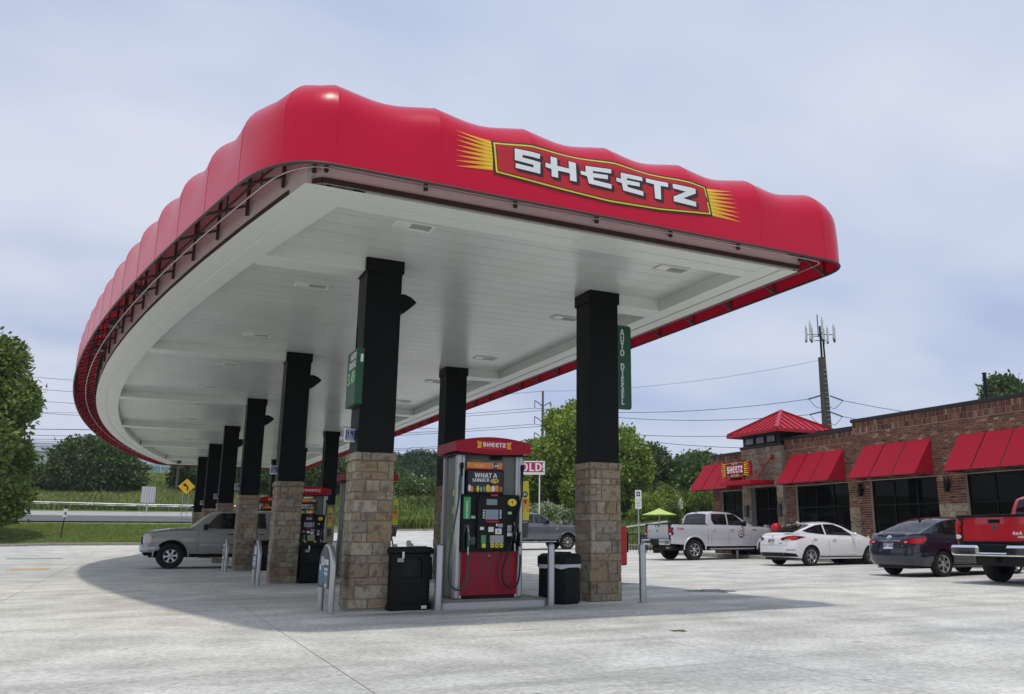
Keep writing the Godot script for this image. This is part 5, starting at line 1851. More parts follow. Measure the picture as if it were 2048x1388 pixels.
		car_patch(c, "reverse_light", [.86, 1.0, .98, 1.0, .98, 1.07, .86, 1.07], 0.018, M.lamp_clear, t)
		car_patch(c, "tailgate_handle", [-.16, 1.31, .14, 1.31, .17, 1.40, -.19, 1.40], 0.014, M.black_plastic, t, false, 0.006)
		car_patch(c, "tailgate_handle", [-.10, 1.325, .08, 1.325, .10, 1.37, -.12, 1.37], 0.018, M.chrome, t, false)
		var oval := []
		for p in ellipse(-0.02, 1.16, .075, .032, 14): oval += [p.x, p.y]
		car_patch(c, "badge", oval, 0.014, M.blue_sign, t, false)
		car_patch(c, "badge_word", [-.72, 1.155, -.56, 1.155, -.56, 1.175, -.72, 1.175], 0.010, M.alloy_dark, t, false)
		car_patch(c, "tailgate_crease", [-.70, .985, .70, .985, .66, 1.0, -.66, 1.0], 0.012, paint, t, false)
		var s1 := car_s(c, -0.70)
		lettering(t, "FX4", 0.10, car_xf(c, s1, 1.235, 0.004), M.fire_red, true, "badge_lettering", 1.3)
		lettering(t, "4", 0.10, car_xf(c, s1 + .12, 1.235, 0.006), M.sign_black, true, "badge_lettering", 1.0)
		var s2 := car_s(c, 2.33)
		var disc := []
		for p in ellipse(s2, 1.03, .145, .15, 20): disc += [p.x, p.y]
		car_patch(c, "door_emblem", disc, 0.003, M.sign_maroon, t, false)
		var disc2 := []
		for p in ellipse(s2, 1.045, .12, .105, 20): disc2 += [p.x, p.y]
		car_patch(c, "door_emblem", disc2, 0.005, M.car_silver, t, false)
		car_patch(c, "door_emblem", [s2 - .07, 1.01, s2 + .07, 1.01, s2 + .05, 1.06, s2, 1.09, s2 - .05, 1.06], 0.007, M.fire_red, t, false)
		car_patch(c, "door_script", [s2 + .16, .97, s2 + .36, .98, s2 + .36, .99, s2 + .16, .98], 0.004, M.poster_grey, t, false)
		car_patch(c, "fender_vent", [car_s(c, 2.93), 1.19, car_s(c, 3.14), 1.185, car_s(c, 3.14), 1.215, car_s(c, 2.93), 1.225], 0.006, M.black_gloss, t)
		number_plate(c, t, 0.0, 0.71, "ZKT 2218", M.plate_yellow)
		var ex := MB.new()
		ex.tube([Vector3(-0.7, 0.52, 0.55), Vector3(-0.95, 0.50, 0.62), Vector3(-1.12, 0.50, 0.66)], 0.045, 10)
		obj("exhaust", ex, M.alloy, t)
		block("hitch", Vector3(-1.36, 0.50, -0.05), Vector3(-1.1, 0.58, 0.05), 0.01, M.black_metal, t)
		block("brake_light", Vector3(0.70, 1.92, -0.09), Vector3(0.80, 1.95, 0.09), 0.008, M.lamp_dark_red, t)
	elif kind == "red":
		for q in [[-1, ], [1, ]]:
			var e: int = q[0]
			rb.cbox(Vector3(-1.24, 0.70, e * 0.68), Vector3(0.20, 0.22, 0.72), 0.05)
		rb.cbox(Vector3(-1.24, 0.625, 0), Vector3(0.20, 0.07, 1.9), 0.025)
		obj("rear_bumper", rb, chrome, t)
		block("plate_recess", Vector3(-1.27, 0.64, -0.36), Vector3(-1.14, 0.83, 0.36), 0.02, M.black_plastic, t)
		block("tailgate_top", Vector3(-1.17, 1.40, -0.80), Vector3(-1.08, 1.455, 0.80), 0.015, M.black_plastic, t)
		block("roll_pan", Vector3(-1.17, 0.80, -0.80), Vector3(-1.10, 0.90, 0.80), 0.015, M.black_plastic, t)
		for e in [-1, 1]:
			for q in [[1.26, .10, "lamp_red"], [1.13, .085, "lamp_red"], [0.99, .06, "lamp_clear"]]:
				var bl := []
				for p in ellipse(.95 * e, q[0], .135, q[1] + .02, 16): bl += [p.x, p.y]
				car_patch(c, "tail_light", bl, 0.02, M.lamp_dark_red, t, false, 0.018)
				var bl2 := []
				for p in ellipse(.95 * e, q[0], .105, q[1] - .01, 16): bl2 += [p.x, p.y]
				car_patch(c, "tail_light_lens", bl2, 0.026, M[q[2]], t, false)
		car_patch(c, "tailgate_handle", [-.14, 1.27, .14, 1.27, .15, 1.35, -.15, 1.35], 0.016, M.black_plastic, t, false, 0.006)
		car_patch(c, "badge", [-.05, 1.14, .05, 1.14, .065, 1.21, .03, 1.245, -.03, 1.245, -.065, 1.21], 0.016, M.chrome, t, false, 0.006)
		lettering(t, "4x4", 0.07, car_xf(c, 0.52, 1.06, 0.016), M.lamp_clear, true, "badge_lettering", 1.4)
		lettering(t, "HEMI", 0.04, car_xf(c, 0.60, 0.985, 0.016), M.lamp_clear, true, "badge_lettering")
		number_plate(c, t, 0.06, 0.715, "ZWP-5035", M.plate_yellow)
		block("hitch", Vector3(-1.30, 0.47, -0.06), Vector3(-1.1, 0.56, 0.06), 0.01, M.black_metal, t)
	else:
		rb.cbox(Vector3(-1.235, 0.72, 0), Vector3(0.17, 0.21, 1.96), 0.04)
		obj("rear_bumper", rb, chrome, t)
		car_patch(c, "tail_light", [.82, .97, 1.06, .97, 1.06, 1.32, .82, 1.32], 0.014, M.lamp_red, t, true, 0.012)
		car_patch(c, "fender_badge", [car_s(c, 2.95), 1.05, car_s(c, 3.04), 1.05, car_s(c, 3.08), 1.22, car_s(c, 3.02), 1.22], 0.008, M.chrome, t)
		number_plate(c, t, 0.0, 0.9, "TRK 4410", M.plate_yellow)
	# front end
	for e in [-1, 1]:
		block("headlight", Vector3(4.28, 0.92, e * 0.70), Vector3(4.50, 1.14, e * 0.98), 0.04, M.lamp_clear, t)
	block("grille", Vector3(4.42, 0.82, -0.62), Vector3(4.57, 1.12, 0.62), 0.04, M.black_gloss, t)
	block("front_bumper", Vector3(4.40, 0.55, -0.98), Vector3(4.63, 0.78, 0.98), 0.05, M.chrome, t)
	return t

func make_sedan(called: String, label: String, paint: Material, at: Vector3, turn: float, kind: String) -> Node3D:
	var t := thing(called, label, "sedan", at, turn)
	var white := kind == "white"
	var c := {"x0": -0.95, "x1": 3.60, "W": 1.785, "rr": 0.42, "rf": 0.50, "rk": 0.85, "fk": 0.8, "bow_r": 0.07, "bow_f": 0.16, "wheels": [0.0, 2.70], "R": 0.318, "Ra": 0.375, "clear": 0.20,
		"sill": [[-0.95, 0.29], [-0.4, 0.25], [0.5, 0.225], [2.2, 0.225], [3.2, 0.22], [3.6, 0.24]],
		"belt": [[-0.95, 0.99], [-0.85, 1.035], [-0.5, 1.04], [0.0, 1.025], [0.6, 0.99], [1.4, 0.955], [2.1, 0.935], [2.5, 0.92], [3.1, 0.83], [3.45, 0.72], [3.6, 0.62]] if white else
			[[-0.95, 0.99], [-0.85, 1.05], [-0.45, 1.06], [0.0, 1.04], [0.6, 1.0], [1.4, 0.96], [2.1, 0.945], [2.5, 0.94], [3.1, 0.86], [3.45, 0.75], [3.6, 0.66]],
		"levels": [[0.26, 0.10, 0.06, 0.05], [0.42, 0.02, 0.0, 0.0], [0.62, 0.0, 0.0, 0.0], [0.80, 0.012, 0.025, 0.04], [0.92, 0.045, 0.05, 0.10], [1.0, 0.10, 0.10, 0.22]],
		"crown": 0.035, "open": [[-0.45, 2.30]],
		"roof": [[-0.60, 1.055], [-0.25, 1.19], [0.1, 1.315], [0.45, 1.405], [0.85, 1.445], [1.25, 1.44], [1.6, 1.37], [2.0, 1.19], [2.52, 0.945]] if white else
			[[-0.55, 1.07], [-0.2, 1.25], [0.1, 1.375], [0.45, 1.46], [0.85, 1.49], [1.25, 1.48], [1.6, 1.40], [2.0, 1.21], [2.5, 0.96]],
		"hmax": 0.47 if white else 0.50, "lean": 0.19, "taper": [[-0.6, 0.88], [0.2, 0.955], [1.0, 0.98], [2.5, 0.96]], "ws": [1.56, 2.44], "bw": [-0.52, 0.28, 0, 2],
		"windows": [[-0.18, 1.13, 0.0, 1.095, 0.3, 1.055, 0.72, 1.025, 0.72, 1.345, 0.45, 1.315, 0.15, 1.235], [0.80, 1.02, 1.98, 0.985, 1.60, 1.225, 1.25, 1.345, 0.80, 1.35]] if white else
			[[-0.12, 1.10, 0.13, 1.07, 0.13, 1.31, 0.03, 1.25], [0.18, 1.065, 0.74, 1.03, 0.74, 1.395, 0.5, 1.37, 0.18, 1.31], [0.82, 1.03, 1.98, 1.0, 1.60, 1.255, 1.25, 1.385, 0.82, 1.40]],
		"seats": [[0.25, -1], [1.05, 1]], "floor": 0.42}
	car_body(c, t, paint)
	greenhouse(c, t, paint, M.car_glass)
	wheels_of(c, t, 0.215, 0.205, 5 if white else 6, "split" if white else "wide", M.alloy)
	car_seam(c, [0.30, 0.34, 0.08, 0.62 if white else 0.7, -0.02, 0.98], t)
	car_seam(c, [0.30, 0.34, 2.02, 0.34], t)
	car_seam(c, [0.80, 0.34, 0.76, 0.95], t)
	car_seam(c, [2.02, 0.34, 2.12, 0.75, 1.98, 0.90], t)
	car_seam(c, [-0.38, 0.40, -0.62, 0.72], t, 0.003)
	door_handles(c, t, [[0.18, 0.86], [1.02, 0.84]], M.chrome if white else paint)
	mirror_pair(c, t, 1.86, 1.02, Vector3(0.10, 0.13, 0.16), paint)
	var hw: float = c.W / 2
	# trunk lid seam and spoiler lip
	car_patch(c, "trunk_seam", [-.66, .665, .66, .665, .66, .672, -.66, .672], 0.003, M.rubber, t, false)
	for e in [-1, 1]:
		car_patch(c, "trunk_seam", [.655 * e, .665, .665 * e, .665, .72 * e, .86, .71 * e, .86], 0.003, M.rubber, t, false)
	if white:
		car_patch(c, "tail_light", [.42, .865, .50, .915, .72, .965, .95, .985, 1.22, .965, 1.46, .935, 1.20, .89, .98, .835, .70, .815, .52, .82], 0.010, M.lamp_dark_red, t, true, 0.01)
		car_patch(c, "tail_light_lens", [.56, .85, .72, .93, .95, .965, 1.10, .945, 1.02, .87, .80, .845], 0.014, M.lamp_red, t)
		car_patch(c, "reverse_light", [.58, .825, .82, .825, .84, .85, .66, .855], 0.014, M.lamp_clear, t)
		car_patch(c, "lower_valance", [-1.12, .30, 1.12, .30, 0.98, .405, .6, .435, -.6, .435, -0.98, .405], 0.006, M.black_plastic, t, false, 0.01)
		car_patch(c, "reflector", [.66, .505, .98, .515, .98, .535, .66, .53], 0.006, M.lamp_dark_red, t)
		number_plate(c, t, -.02, .80, "RM5 61D", M.plate_yellow)
		var bad := []
		for p in ellipse(0.0, .965, .055, .034, 16): bad += [p.x, p.y]
		car_patch(c, "badge", bad, 0.008, M.alloy, t, false)
		car_patch(c, "badge_word", [.36, .72, .50, .72, .50, .74, .36, .74], 0.004, M.alloy_dark, t, false)
		for q in [[0.62, 0.14], [1.12, 0.16]]:
			var hg := MB.new()
			hg.cbox(Vector3(q[0], 1.18, 0.30), Vector3(0.16, 0.17, 0.05), 0.04)
			obj("hung_garment", hg, M.shirt, t)
	else:
		car_patch(c, "tail_light", [.42, .875, .60, .925, .95, .965, 1.16, .955, 1.06, .86, .88, .795, .60, .79, .46, .82], 0.012, M.lamp_dark_red, t, true, 0.012)
		car_patch(c, "tail_light_lens", [.62, .90, .95, .95, 1.10, .94, 1.02, .865, .88, .81, .66, .81], 0.016, M.lamp_red, t)
		car_patch(c, "tail_light_lens", [.45, .865, .60, .90, .60, .81, .49, .825], 0.016, M.lamp_red, t)
		car_patch(c, "reverse_light", [.50, .85, .57, .86, .57, .835, .50, .835], 0.018, M.lamp_clear, t)
		car_patch(c, "chrome_strip", [-.38, .86, .38, .86, .36, .895, -.36, .895], 0.022, M.chrome, t, false, 0.02)
		number_plate(c, t, -.02, .755, "GSP-1432", M.white_paint)
		var bad := []
		for p in ellipse(-.02, .965, .085, .045, 16): bad += [p.x, p.y]
		car_patch(c, "badge", bad, 0.010, M.chrome, t, false, 0.006)
		var bad2 := []
		for p in ellipse(-.02, .965, .065, .03, 16): bad2 += [p.x, p.y]
		car_patch(c, "badge_field", bad2, 0.012, M.car_navy, t, false)
		car_patch(c, "badge_word", [-.07, .955, .03, .967, .03, .975, -.07, .963], 0.014, M.chrome, t, false)
		car_patch(c, "bumper_seam", [-1.3, .575, 1.3, .575, 1.3, .583, -1.3, .583], 0.004, M.rubber, t, false)
		car_patch(c, "badge_word", [.40, .745, .44, .745, .44, .765, .40, .765], 0.006, M.chrome, t, false)
	var an := MB.new()
	an.prism(PackedVector2Array([Vector2(0.22, 1.36), Vector2(0.34, 1.40), Vector2(0.20, 1.47), Vector2(0.17, 1.47)]), -0.015, 0.015, Transform3D(Basis(), Vector3(0.0, 0.0 if white else 0.06, 0)))
	obj("roof_antenna", an, paint if white else M.black_plastic, t)
	var ex := MB.new()
	ex.tube([Vector3(-0.6, 0.26, -0.42), Vector3(-0.93, 0.25, -0.42)], 0.03, 8)
	obj("exhaust", ex, M.alloy, t)
	for e in [-1, 1]:
		car_patch(c, "headlight", [c.s[-1] - .50, .60, c.s[-1] - .50, .70, c.s[-1] - 1.0, .80, c.s[-1] - .85, .66], 0.008, M.lamp_clear, t, true) if e > 0 else null
	return t

func make_suv(label: String, at: Vector3, turn: float) -> Node3D:
	var t := thing("suv", label, "suv", at, turn)
	var paint: Material = M.car_pewter
	var c := {"x0": -1.15, "x1": 3.80, "W": 2.0, "rr": 0.12, "rf": 0.16, "rk": 1.0, "fk": 0.8, "bow_r": 0.02, "bow_f": 0.07, "wheels": [0.0, 2.95], "R": 0.405, "Ra": 0.52, "clear": 0.36,
		"sill": [[-1.15, 0.55], [0.6, 0.47], [2.4, 0.47], [3.5, 0.52], [3.8, 0.55]],
		"belt": [[-1.15, 1.22], [1.0, 1.22], [2.0, 1.24], [2.45, 1.275], [3.0, 1.255], [3.45, 1.20], [3.70, 1.135], [3.8, 1.08]],
		"levels": [[0.5, 0.05, 0.0, 0.0], [0.7, 0.01, 0.0, 0.0], [0.95, 0.0, 0.0, 0.0], [1.04, 0.015, 0.0, 0.0], [1.2, 0.045, 0.01, 0.05]],
		"crown": 0.045, "open": [[-1.0, 2.25]],
		"roof": [[-1.10, 1.24], [-1.02, 1.6], [-0.9, 1.82], [-0.5, 1.88], [0.5, 1.90], [1.3, 1.89], [1.75, 1.83], [2.0, 1.68], [2.3, 1.42], [2.52, 1.25]],
		"hmax": 0.62, "lean": 0.15, "taper": [[-1.1, 0.985], [2.5, 0.985]], "ws": [1.80, 2.46], "bw": [-1.2, -0.8, 1.3, 1.8],
		"windows": [[-0.92, 1.30, -0.22, 1.30, -0.04, 1.77, -0.86, 1.75], [0.06, 1.29, 0.92, 1.285, 0.92, 1.775, 0.12, 1.775], [1.06, 1.275, 1.98, 1.30, 1.62, 1.72, 1.50, 1.775, 1.06, 1.78]],
		"seats": [[0.45, -1], [1.25, 1]], "floor": 0.72, "rear_glass": M.dark_glass}
	car_body(c, t, paint)
	greenhouse(c, t, paint, M.car_glass)
	wheels_of(c, t, 0.215, 0.255, 6, "wide", M.alloy)
	car_seam(c, [2.20, 0.52, 2.16, 1.24], t)
	car_seam(c, [0.99, 0.52, 0.99, 1.20], t)
	car_seam(c, [0.10, 0.95, 0.0, 1.20], t)
	door_handles(c, t, [[1.18, 1.09], [0.20, 1.09]], M.black_plastic)
	mirror_pair(c, t, 1.98, 1.33, Vector3(0.14, 0.20, 0.22), M.black_plastic)
	car_patch(c, "side_molding", [car_s(c, 1.05), .73, car_s(c, 2.12), .735, car_s(c, 2.10), .77, car_s(c, 1.05), .765], 0.010, M.chrome, t, true, 0.008)
	car_patch(c, "side_molding", [car_s(c, .55), .73, car_s(c, .95), .73, car_s(c, .95), .765, car_s(c, .55), .765], 0.010, M.chrome, t, true, 0.008)
	for wx in c.wheels:
		for sg in [1, -1]:
			var fl := MB.new()
			var ring := []
			for k in 15:
				var a := PI * (k / 14.0)
				ring.append(Vector3(wx - (c.Ra + .005) * cos(a), c.R + (c.Ra + .005) * sin(a), sg * (c.W / 2 - 0.01)))
			fl.tube(ring, 0.025, 6)
			obj("fender_lip", fl, paint, t)
	for sg in [1, -1]:
		block("running_board", Vector3(0.6, 0.36, sg * 0.86), Vector3(2.35, 0.45, sg * 1.02), 0.02, M.black_plastic, t)
		block("roof_rail", Vector3(-0.8, 1.90, sg * 0.66), Vector3(1.0, 1.935, sg * 0.70), 0.012, M.black_plastic, t)
		block("headlight", Vector3(3.52, 0.80, sg * 0.68), Vector3(3.79, 1.06, sg * 1.005), 0.03, M.lamp_clear, t)
		block("turn_signal", Vector3(3.48, 0.97, sg * 0.86), Vector3(3.60, 1.04, sg * 1.010), 0.02, M.lamp_amber, t)
		block("turn_signal", Vector3(3.48, 0.82, sg * 0.86), Vector3(3.58, 0.87, sg * 1.010), 0.02, M.lamp_amber, t)
	block("grille", Vector3(3.62, 0.78, -0.64), Vector3(3.84, 1.03, 0.64), 0.03, M.black_gloss, t)
	var fb := MB.new()
	fb.cbox(Vector3(3.72, 0.64, 0), Vector3(0.32, 0.22, 1.98), 0.06)
	fb.cbox(Vector3(3.50, 0.66, 0.90), Vector3(0.44, 0.17, 0.20), 0.05); fb.cbox(Vector3(3.50, 0.66, -0.90), Vector3(0.44, 0.17, 0.20), 0.05)
	obj("front_bumper", fb, M.car_silver, t)
	block("air_dam", Vector3(3.35, 0.42, -0.9), Vector3(3.76, 0.55, 0.9), 0.05, M.black_plastic, t)
	for sg in [1, -1]:
		var fg := MB.new()
		fg.lathe([Vector2(0, 0.02), Vector2(0.045, 0.015), Vector2(0.05, 0.0)], 12, Transform3D(Basis(Vector3.BACK, -PI / 2), Vector3(3.76, 0.49, sg * 0.62)))
		obj("fog_light", fg, M.lamp_clear, t)
	var an := MB.new()
	an.tube([Vector3(2.62, 1.24, 0.75), Vector3(2.66, 2.0, 0.75)], 0.004, 5)
	obj("mast_antenna", an, M.black_metal, t)
	for e in [-1, 1]:
		car_patch(c, "tail_light", [.88 * e, .9, 1.02 * e, .9, 1.02 * e, 1.2, .88 * e, 1.2], 0.012, M.lamp_red, t, false, 0.01)
	return t

# ---------------------------------------------------------------- the driver
func soft_body(bones: Array, colour: Callable, lo: Vector3, hi: Vector3, cell: float, k: float) -> ArrayMesh:   # surface nets over a smooth union of tapered capsules
	var n := Vector3i(((hi - lo) / cell).ceil())
	var nx := n.x + 1
	var ny := n.y + 1
	var nz := n.z + 1
	var d := PackedFloat32Array()
	d.resize(nx * ny * nz)
	for z in nz:
		for y in ny:
			for x in nx:
				var p := lo + Vector3(x, y, z) * cell
				var v := 9.0
				for b in bones:
					var ab: Vector3 = b[1] - b[0]
					var t := clampf((p - b[0]).dot(ab) / maxf(ab.length_squared(), 1e-8), 0, 1)
					var e: float = (p - (b[0] + ab * t)).length() - lerpf(b[2], b[3], t)
					var h := clampf(0.5 + 0.5 * (v - e) / k, 0, 1)
					v = lerpf(v, e, h) - k * h * (1 - h)
				d[(z * ny + y) * nx + x] = v
	var at := {}
	var st := SurfaceTool.new()
	st.begin(Mesh.PRIMITIVE_TRIANGLES)
	var vs := []
	for z in n.z:
		for y in n.y:
			for x in n.x:
				var s := Vector3.ZERO
				var c := 0
				for e in [[0, 1], [2, 3], [4, 5], [6, 7], [0, 2], [1, 3], [4, 6], [5, 7], [0, 4], [1, 5], [2, 6], [3, 7]]:
					var pa := Vector3i(x + (e[0] & 1), y + ((e[0] >> 1) & 1), z + (e[0] >> 2))
					var pb := Vector3i(x + (e[1] & 1), y + ((e[1] >> 1) & 1), z + (e[1] >> 2))
					var da := d[(pa.z * ny + pa.y) * nx + pa.x]
					var db := d[(pb.z * ny + pb.y) * nx + pb.x]
					if (da < 0) != (db < 0):
						s += Vector3(pa).lerp(Vector3(pb), da / (da - db)); c += 1
				if c:
					at[Vector3i(x, y, z)] = vs.size()
					vs.append(lo + s / c * cell)
	st.set_smooth_group(1)
	var emit := func(a: Vector3i, b: Vector3i, c: Vector3i, e: Vector3i, flip: bool) -> void:
		if at.has(a) and at.has(b) and at.has(c) and at.has(e):
			var q := [vs[at[a]], vs[at[b]], vs[at[c]], vs[at[e]]]
			for i in ([0, 1, 2, 0, 2, 3] if flip else [0, 2, 1, 0, 3, 2]):
				st.set_color(colour.call(q[i])); st.add_vertex(q[i])
	for z in range(1, n.z):
		for y in range(1, n.y):
			for x in range(1, n.x):
				var i := (z * ny + y) * nx + x
				var o := Vector3i(x, y, z)
				if (d[i] < 0) != (d[i + 1] < 0): emit.call(o - Vector3i(0, 1, 1), o - Vector3i(0, 0, 1), o, o - Vector3i(0, 1, 0), d[i] < 0)
				if (d[i] < 0) != (d[i + nx] < 0): emit.call(o - Vector3i(1, 0, 1), o - Vector3i(1, 0, 0), o, o - Vector3i(0, 0, 1), d[i] < 0)
				if (d[i] < 0) != (d[i + nx * ny] < 0): emit.call(o - Vector3i(1, 1, 0), o - Vector3i(0, 1, 0), o, o - Vector3i(1, 0, 0), d[i] < 0)
	st.generate_normals()
	return st.commit()

func build_driver(at: Vector3, turn: float) -> void:
	# seated, hands on the wheel, looking ahead (+x)
	var b := [
		[Vector3(0, .10, -.08), Vector3(0, .10, .08), .115, .115], [Vector3(0, .15, 0), Vector3(-.04, .42, 0), .125, .14], [Vector3(-.05, .50, -.15), Vector3(-.05, .50, .15), .075, .075],
		[Vector3(-.04, .56, 0), Vector3(-.02, .66, 0), .055, .05], [Vector3(-.01, .74, 0), Vector3(0, .80, 0), .085, .095], [Vector3(.075, .73, 0), Vector3(.095, .725, 0), .018, .014], [Vector3(.03, .68, 0), Vector3(.05, .69, 0), .05, .04]]
	for s in [-1, 1]:
		b += [[Vector3(-.05, .50, s * .19), Vector3(.10, .27, s * .24), .055, .045], [Vector3(.10, .27, s * .24), Vector3(.36, .34, s * .17), .043, .032], [Vector3(.36, .34, s * .17), Vector3(.43, .37, s * .16), .036, .03],
			[Vector3(.02, .09, s * .10), Vector3(.44, .14, s * .13), .085, .062], [Vector3(.44, .14, s * .13), Vector3(.60, -.24, s * .13), .058, .042], [Vector3(.60, -.26, s * .13), Vector3(.72, -.27, s * .14), .04, .035], [Vector3(0, .745, s * .093), Vector3(0, .765, s * .098), .016, .018]]
	var col := func(p: Vector3) -> Color:
		if p.y > 0.60: return Color(.06, .045, .035) if (p.y > .83 or (p.x < -.03 and p.y > .70)) else Color(.42, .25, .18)
		if p.x > 0.33 and p.y > .28: return Color(.42, .25, .18)
		if p.y < 0.13 or (p.x > .14 and p.y < .22): return Color(.03, .035, .05)
		return Color(.10, .24, .48)
	var t := thing("person", "driver in a blue shirt sitting at the wheel of the pewter suv", "person", at, turn)
	obj("body", soft_body(b, col, Vector3(-.25, -.36, -.36), Vector3(.82, .96, .36), .022, .03), M.vertex_colour, t)

func build_vehicles() -> void:
	make_pickup("silver crew cab pickup with an off road decal and a round door emblem", M.car_silver, on(20.18, 29.86), 0.0, "silver")
	make_sedan("sedan", "white sedan parked nose to the store between the silver pickup and the navy sedan", M.car_white, on(19.99, 22.80), 0.0, "white")
	make_sedan("sedan", "dark navy sedan parked nose to the store beside the red pickup", M.car_navy, on(18.05, 15.95), 0.0, "navy")
	make_pickup("bright red pickup with a chrome rear bumper, cut off by the picture's edge", M.car_red, on(17.5, 12.30), 0.0, "red")
	var g := make_pickup("dark grey pickup behind the front pump and the flowering bush", M.car_grey, on(22.05 - 3.9, 45.1), 0.0, "grey")
	g.scale = Vector3.ONE * 1.06
	var st := on(1.15 + 2.95, 32.05)
	make_suv("pewter suv with a driver, standing under the far left part of the canopy", st, PI)
	build_driver(st + Vector3(-1.42, 0.86, 0.38), PI)

# ---------------------------------------------------------------- the store
const FU := 24.5
func F(v: float, y: float, out := 0.0) -> Vector3:     # a point of the front, `out` metres before it
	return Vector3(FU - out, y, -v)

func wall_rect(b: MB, v0: float, v1: float, y0: float, y1: float, out := 0.0) -> void:
	b.span(F(v0, y0, out), F(v1, y1, -0.3))

func brick_field(list: Array, cols: PackedColorArray, v0: float, v1: float, y0: float, y1: float, out: float, soldier := false) -> void:
	var bl := 0.0677 if soldier else 0.2032
	var bh := 0.2032 if soldier else 0.0677
	var j := 0.017
	var rows := int(round((y1 - y0) / (bh + j)))
	var hh := (y1 - y0) / rows
	for r in rows:
		var x := v0 - (0.0 if r % 2 == 0 or soldier else 0.1)
		while x < v1 - 0.02:
			var a := maxf(x, v0) + j / 2
			var e := minf(x + bl + j, v1) - j / 2
			if e - a > 0.02:
				var c := F((a + e) / 2, y0 + (r + 0.5) * hh, out + 0.006 + rng.randf() * 0.004)
				list.append(Transform3D(Basis.from_scale(Vector3(0.03, hh - j, e - a)), c))
				var t := rng.randf()
				var k := rng.randf_range(0.65, 1.35)
				var col := Color(0.225, 0.095, 0.058) * k
				if t < 0.10: col = Color(0.36, 0.24, 0.165) * k
				elif t < 0.30: col = Color(0.27, 0.125, 0.077) * k
				elif t > 0.88: col = Color(0.12, 0.06, 0.042) * k
				cols.append(Color(col.r, col.g, col.b, 1))
			x += bl + j

func store_stones(parent: Node, v0: float, v1: float, y0: float, y1: float, out: float, course := 0.24) -> void:
	var n := int(maxf(1, round((y1 - y0) / course)))
	var bs := Basis(Vector3.UP, -PI / 2)       # x runs towards the street, z out of the front
	var fx := Transform3D(bs, F(v1, 0, out))
	var cuts := [y0]
	for i in n - 1: cuts.append(lerpf(y0, y1, (i + 1.0) / n) + rng.randf_range(-0.04, 0.04))
	cuts.append(y1)
	for i in n:
		var x := 0.0
		var w := v1 - v0
		while x < w - 0.01:
			var e := x + rng.randf_range(0.28, 0.62)
			if w - e < 0.18: e = w
			stone(parent, Vector2(x, cuts[i]), Vector2(minf(e, w), cuts[i + 1]), fx, 0.014)
			x = e

func make_window(t: Node3D, v0: float, v1: float, y0: float, y1: float, mulls: Array, bars: Array, called := "window") -> void:
	var w := part(called, t)
	var fr := MB.new()
	var d := 0.05
	for v in [v0 + d / 2, v1 - d / 2] + mulls:
		fr.span(F(v - d / 2, y0, -0.10), F(v + d / 2, y1, -0.18))
	for y in [y0 + d / 2, y1 - d / 2] + bars:
		fr.span(F(v0 + d, y - d / 2, -0.105), F(v1 - d, y + d / 2, -0.175))
	obj("frame", fr, M.black_metal, w)
	var vs := [v0] + mulls + [v1]
	var ys := [y0] + bars + [y1]
	for i in vs.size() - 1:
		for k in ys.size() - 1:
			var b := MB.new()
			var a: Vector3 = F(vs[i] + 0.02, ys[k] + 0.02, -0.14)
			var c: Vector3 = F(vs[i + 1] - 0.02, ys[k + 1] - 0.02, -0.14)
			b.quad(a, Vector3(a.x, c.y, a.z), c, Vector3(a.x, a.y, c.z))
			obj("pane", b, M.store_glass, w)

func make_store_awning(t: Node3D, v0: float, v1: float) -> void:
	var a := part("window_awning", t)
	var y0 := 3.14
	var y1 := 4.37
	var p := 0.97
	for i in 3:
		var a0 := lerpf(v0, v1, i / 3.0) + (0.024 if i > 0 else 0.0)
		var a1 := lerpf(v0, v1, (i + 1) / 3.0) - (0.024 if i < 2 else 0.0)
		var b := MB.new()
		b.quad(F(a1, y0, p), F(a0, y0, p), F(a0, y1, 0.02), F(a1, y1, 0.02))
		b.quad(F(a1, y0 - .012, p), F(a1, y1 - .012, 0.0), F(a0, y1 - .012, 0.0), F(a0, y0 - .012, p))
		b.quad(F(a1, y0 - .012, p), F(a0, y0 - .012, p), F(a0, y0, p), F(a1, y0, p))
		obj("fabric_panel", b, M.store_awning, a)
	for v in [v0, v1]:
		var b := MB.new()
		b.prism(PackedVector2Array([Vector2(0.0, y0), Vector2(p, y0), Vector2(0.0, y1)]), -0.005, 0.005, Transform3D(Basis(Vector3(-1, 0, 0), Vector3.UP, Vector3(0, 0, -1)), Vector3(FU - 0.002, 0, -v)))
		obj("side_panel", b, M.store_awning, a)
	var f := MB.new()
	for k in 4:
		var v := lerpf(v0 + .03, v1 - .03, k / 3.0)
		f.bar(F(v, y0 - 0.02, p - 0.02), F(v, y1 - 0.04, 0.01), 0.025, 0.025)
		f.bar(F(v, y0 - 0.02, p - 0.02), F(v, y0 - 0.02, 0.0), 0.025, 0.025)
	f.bar(F(v0, y0 - 0.015, p - 0.015), F(v1, y0 - 0.015, p - 0.015), 0.025, 0.025)
	obj("awning_frame", f, M.frame_brown, a)

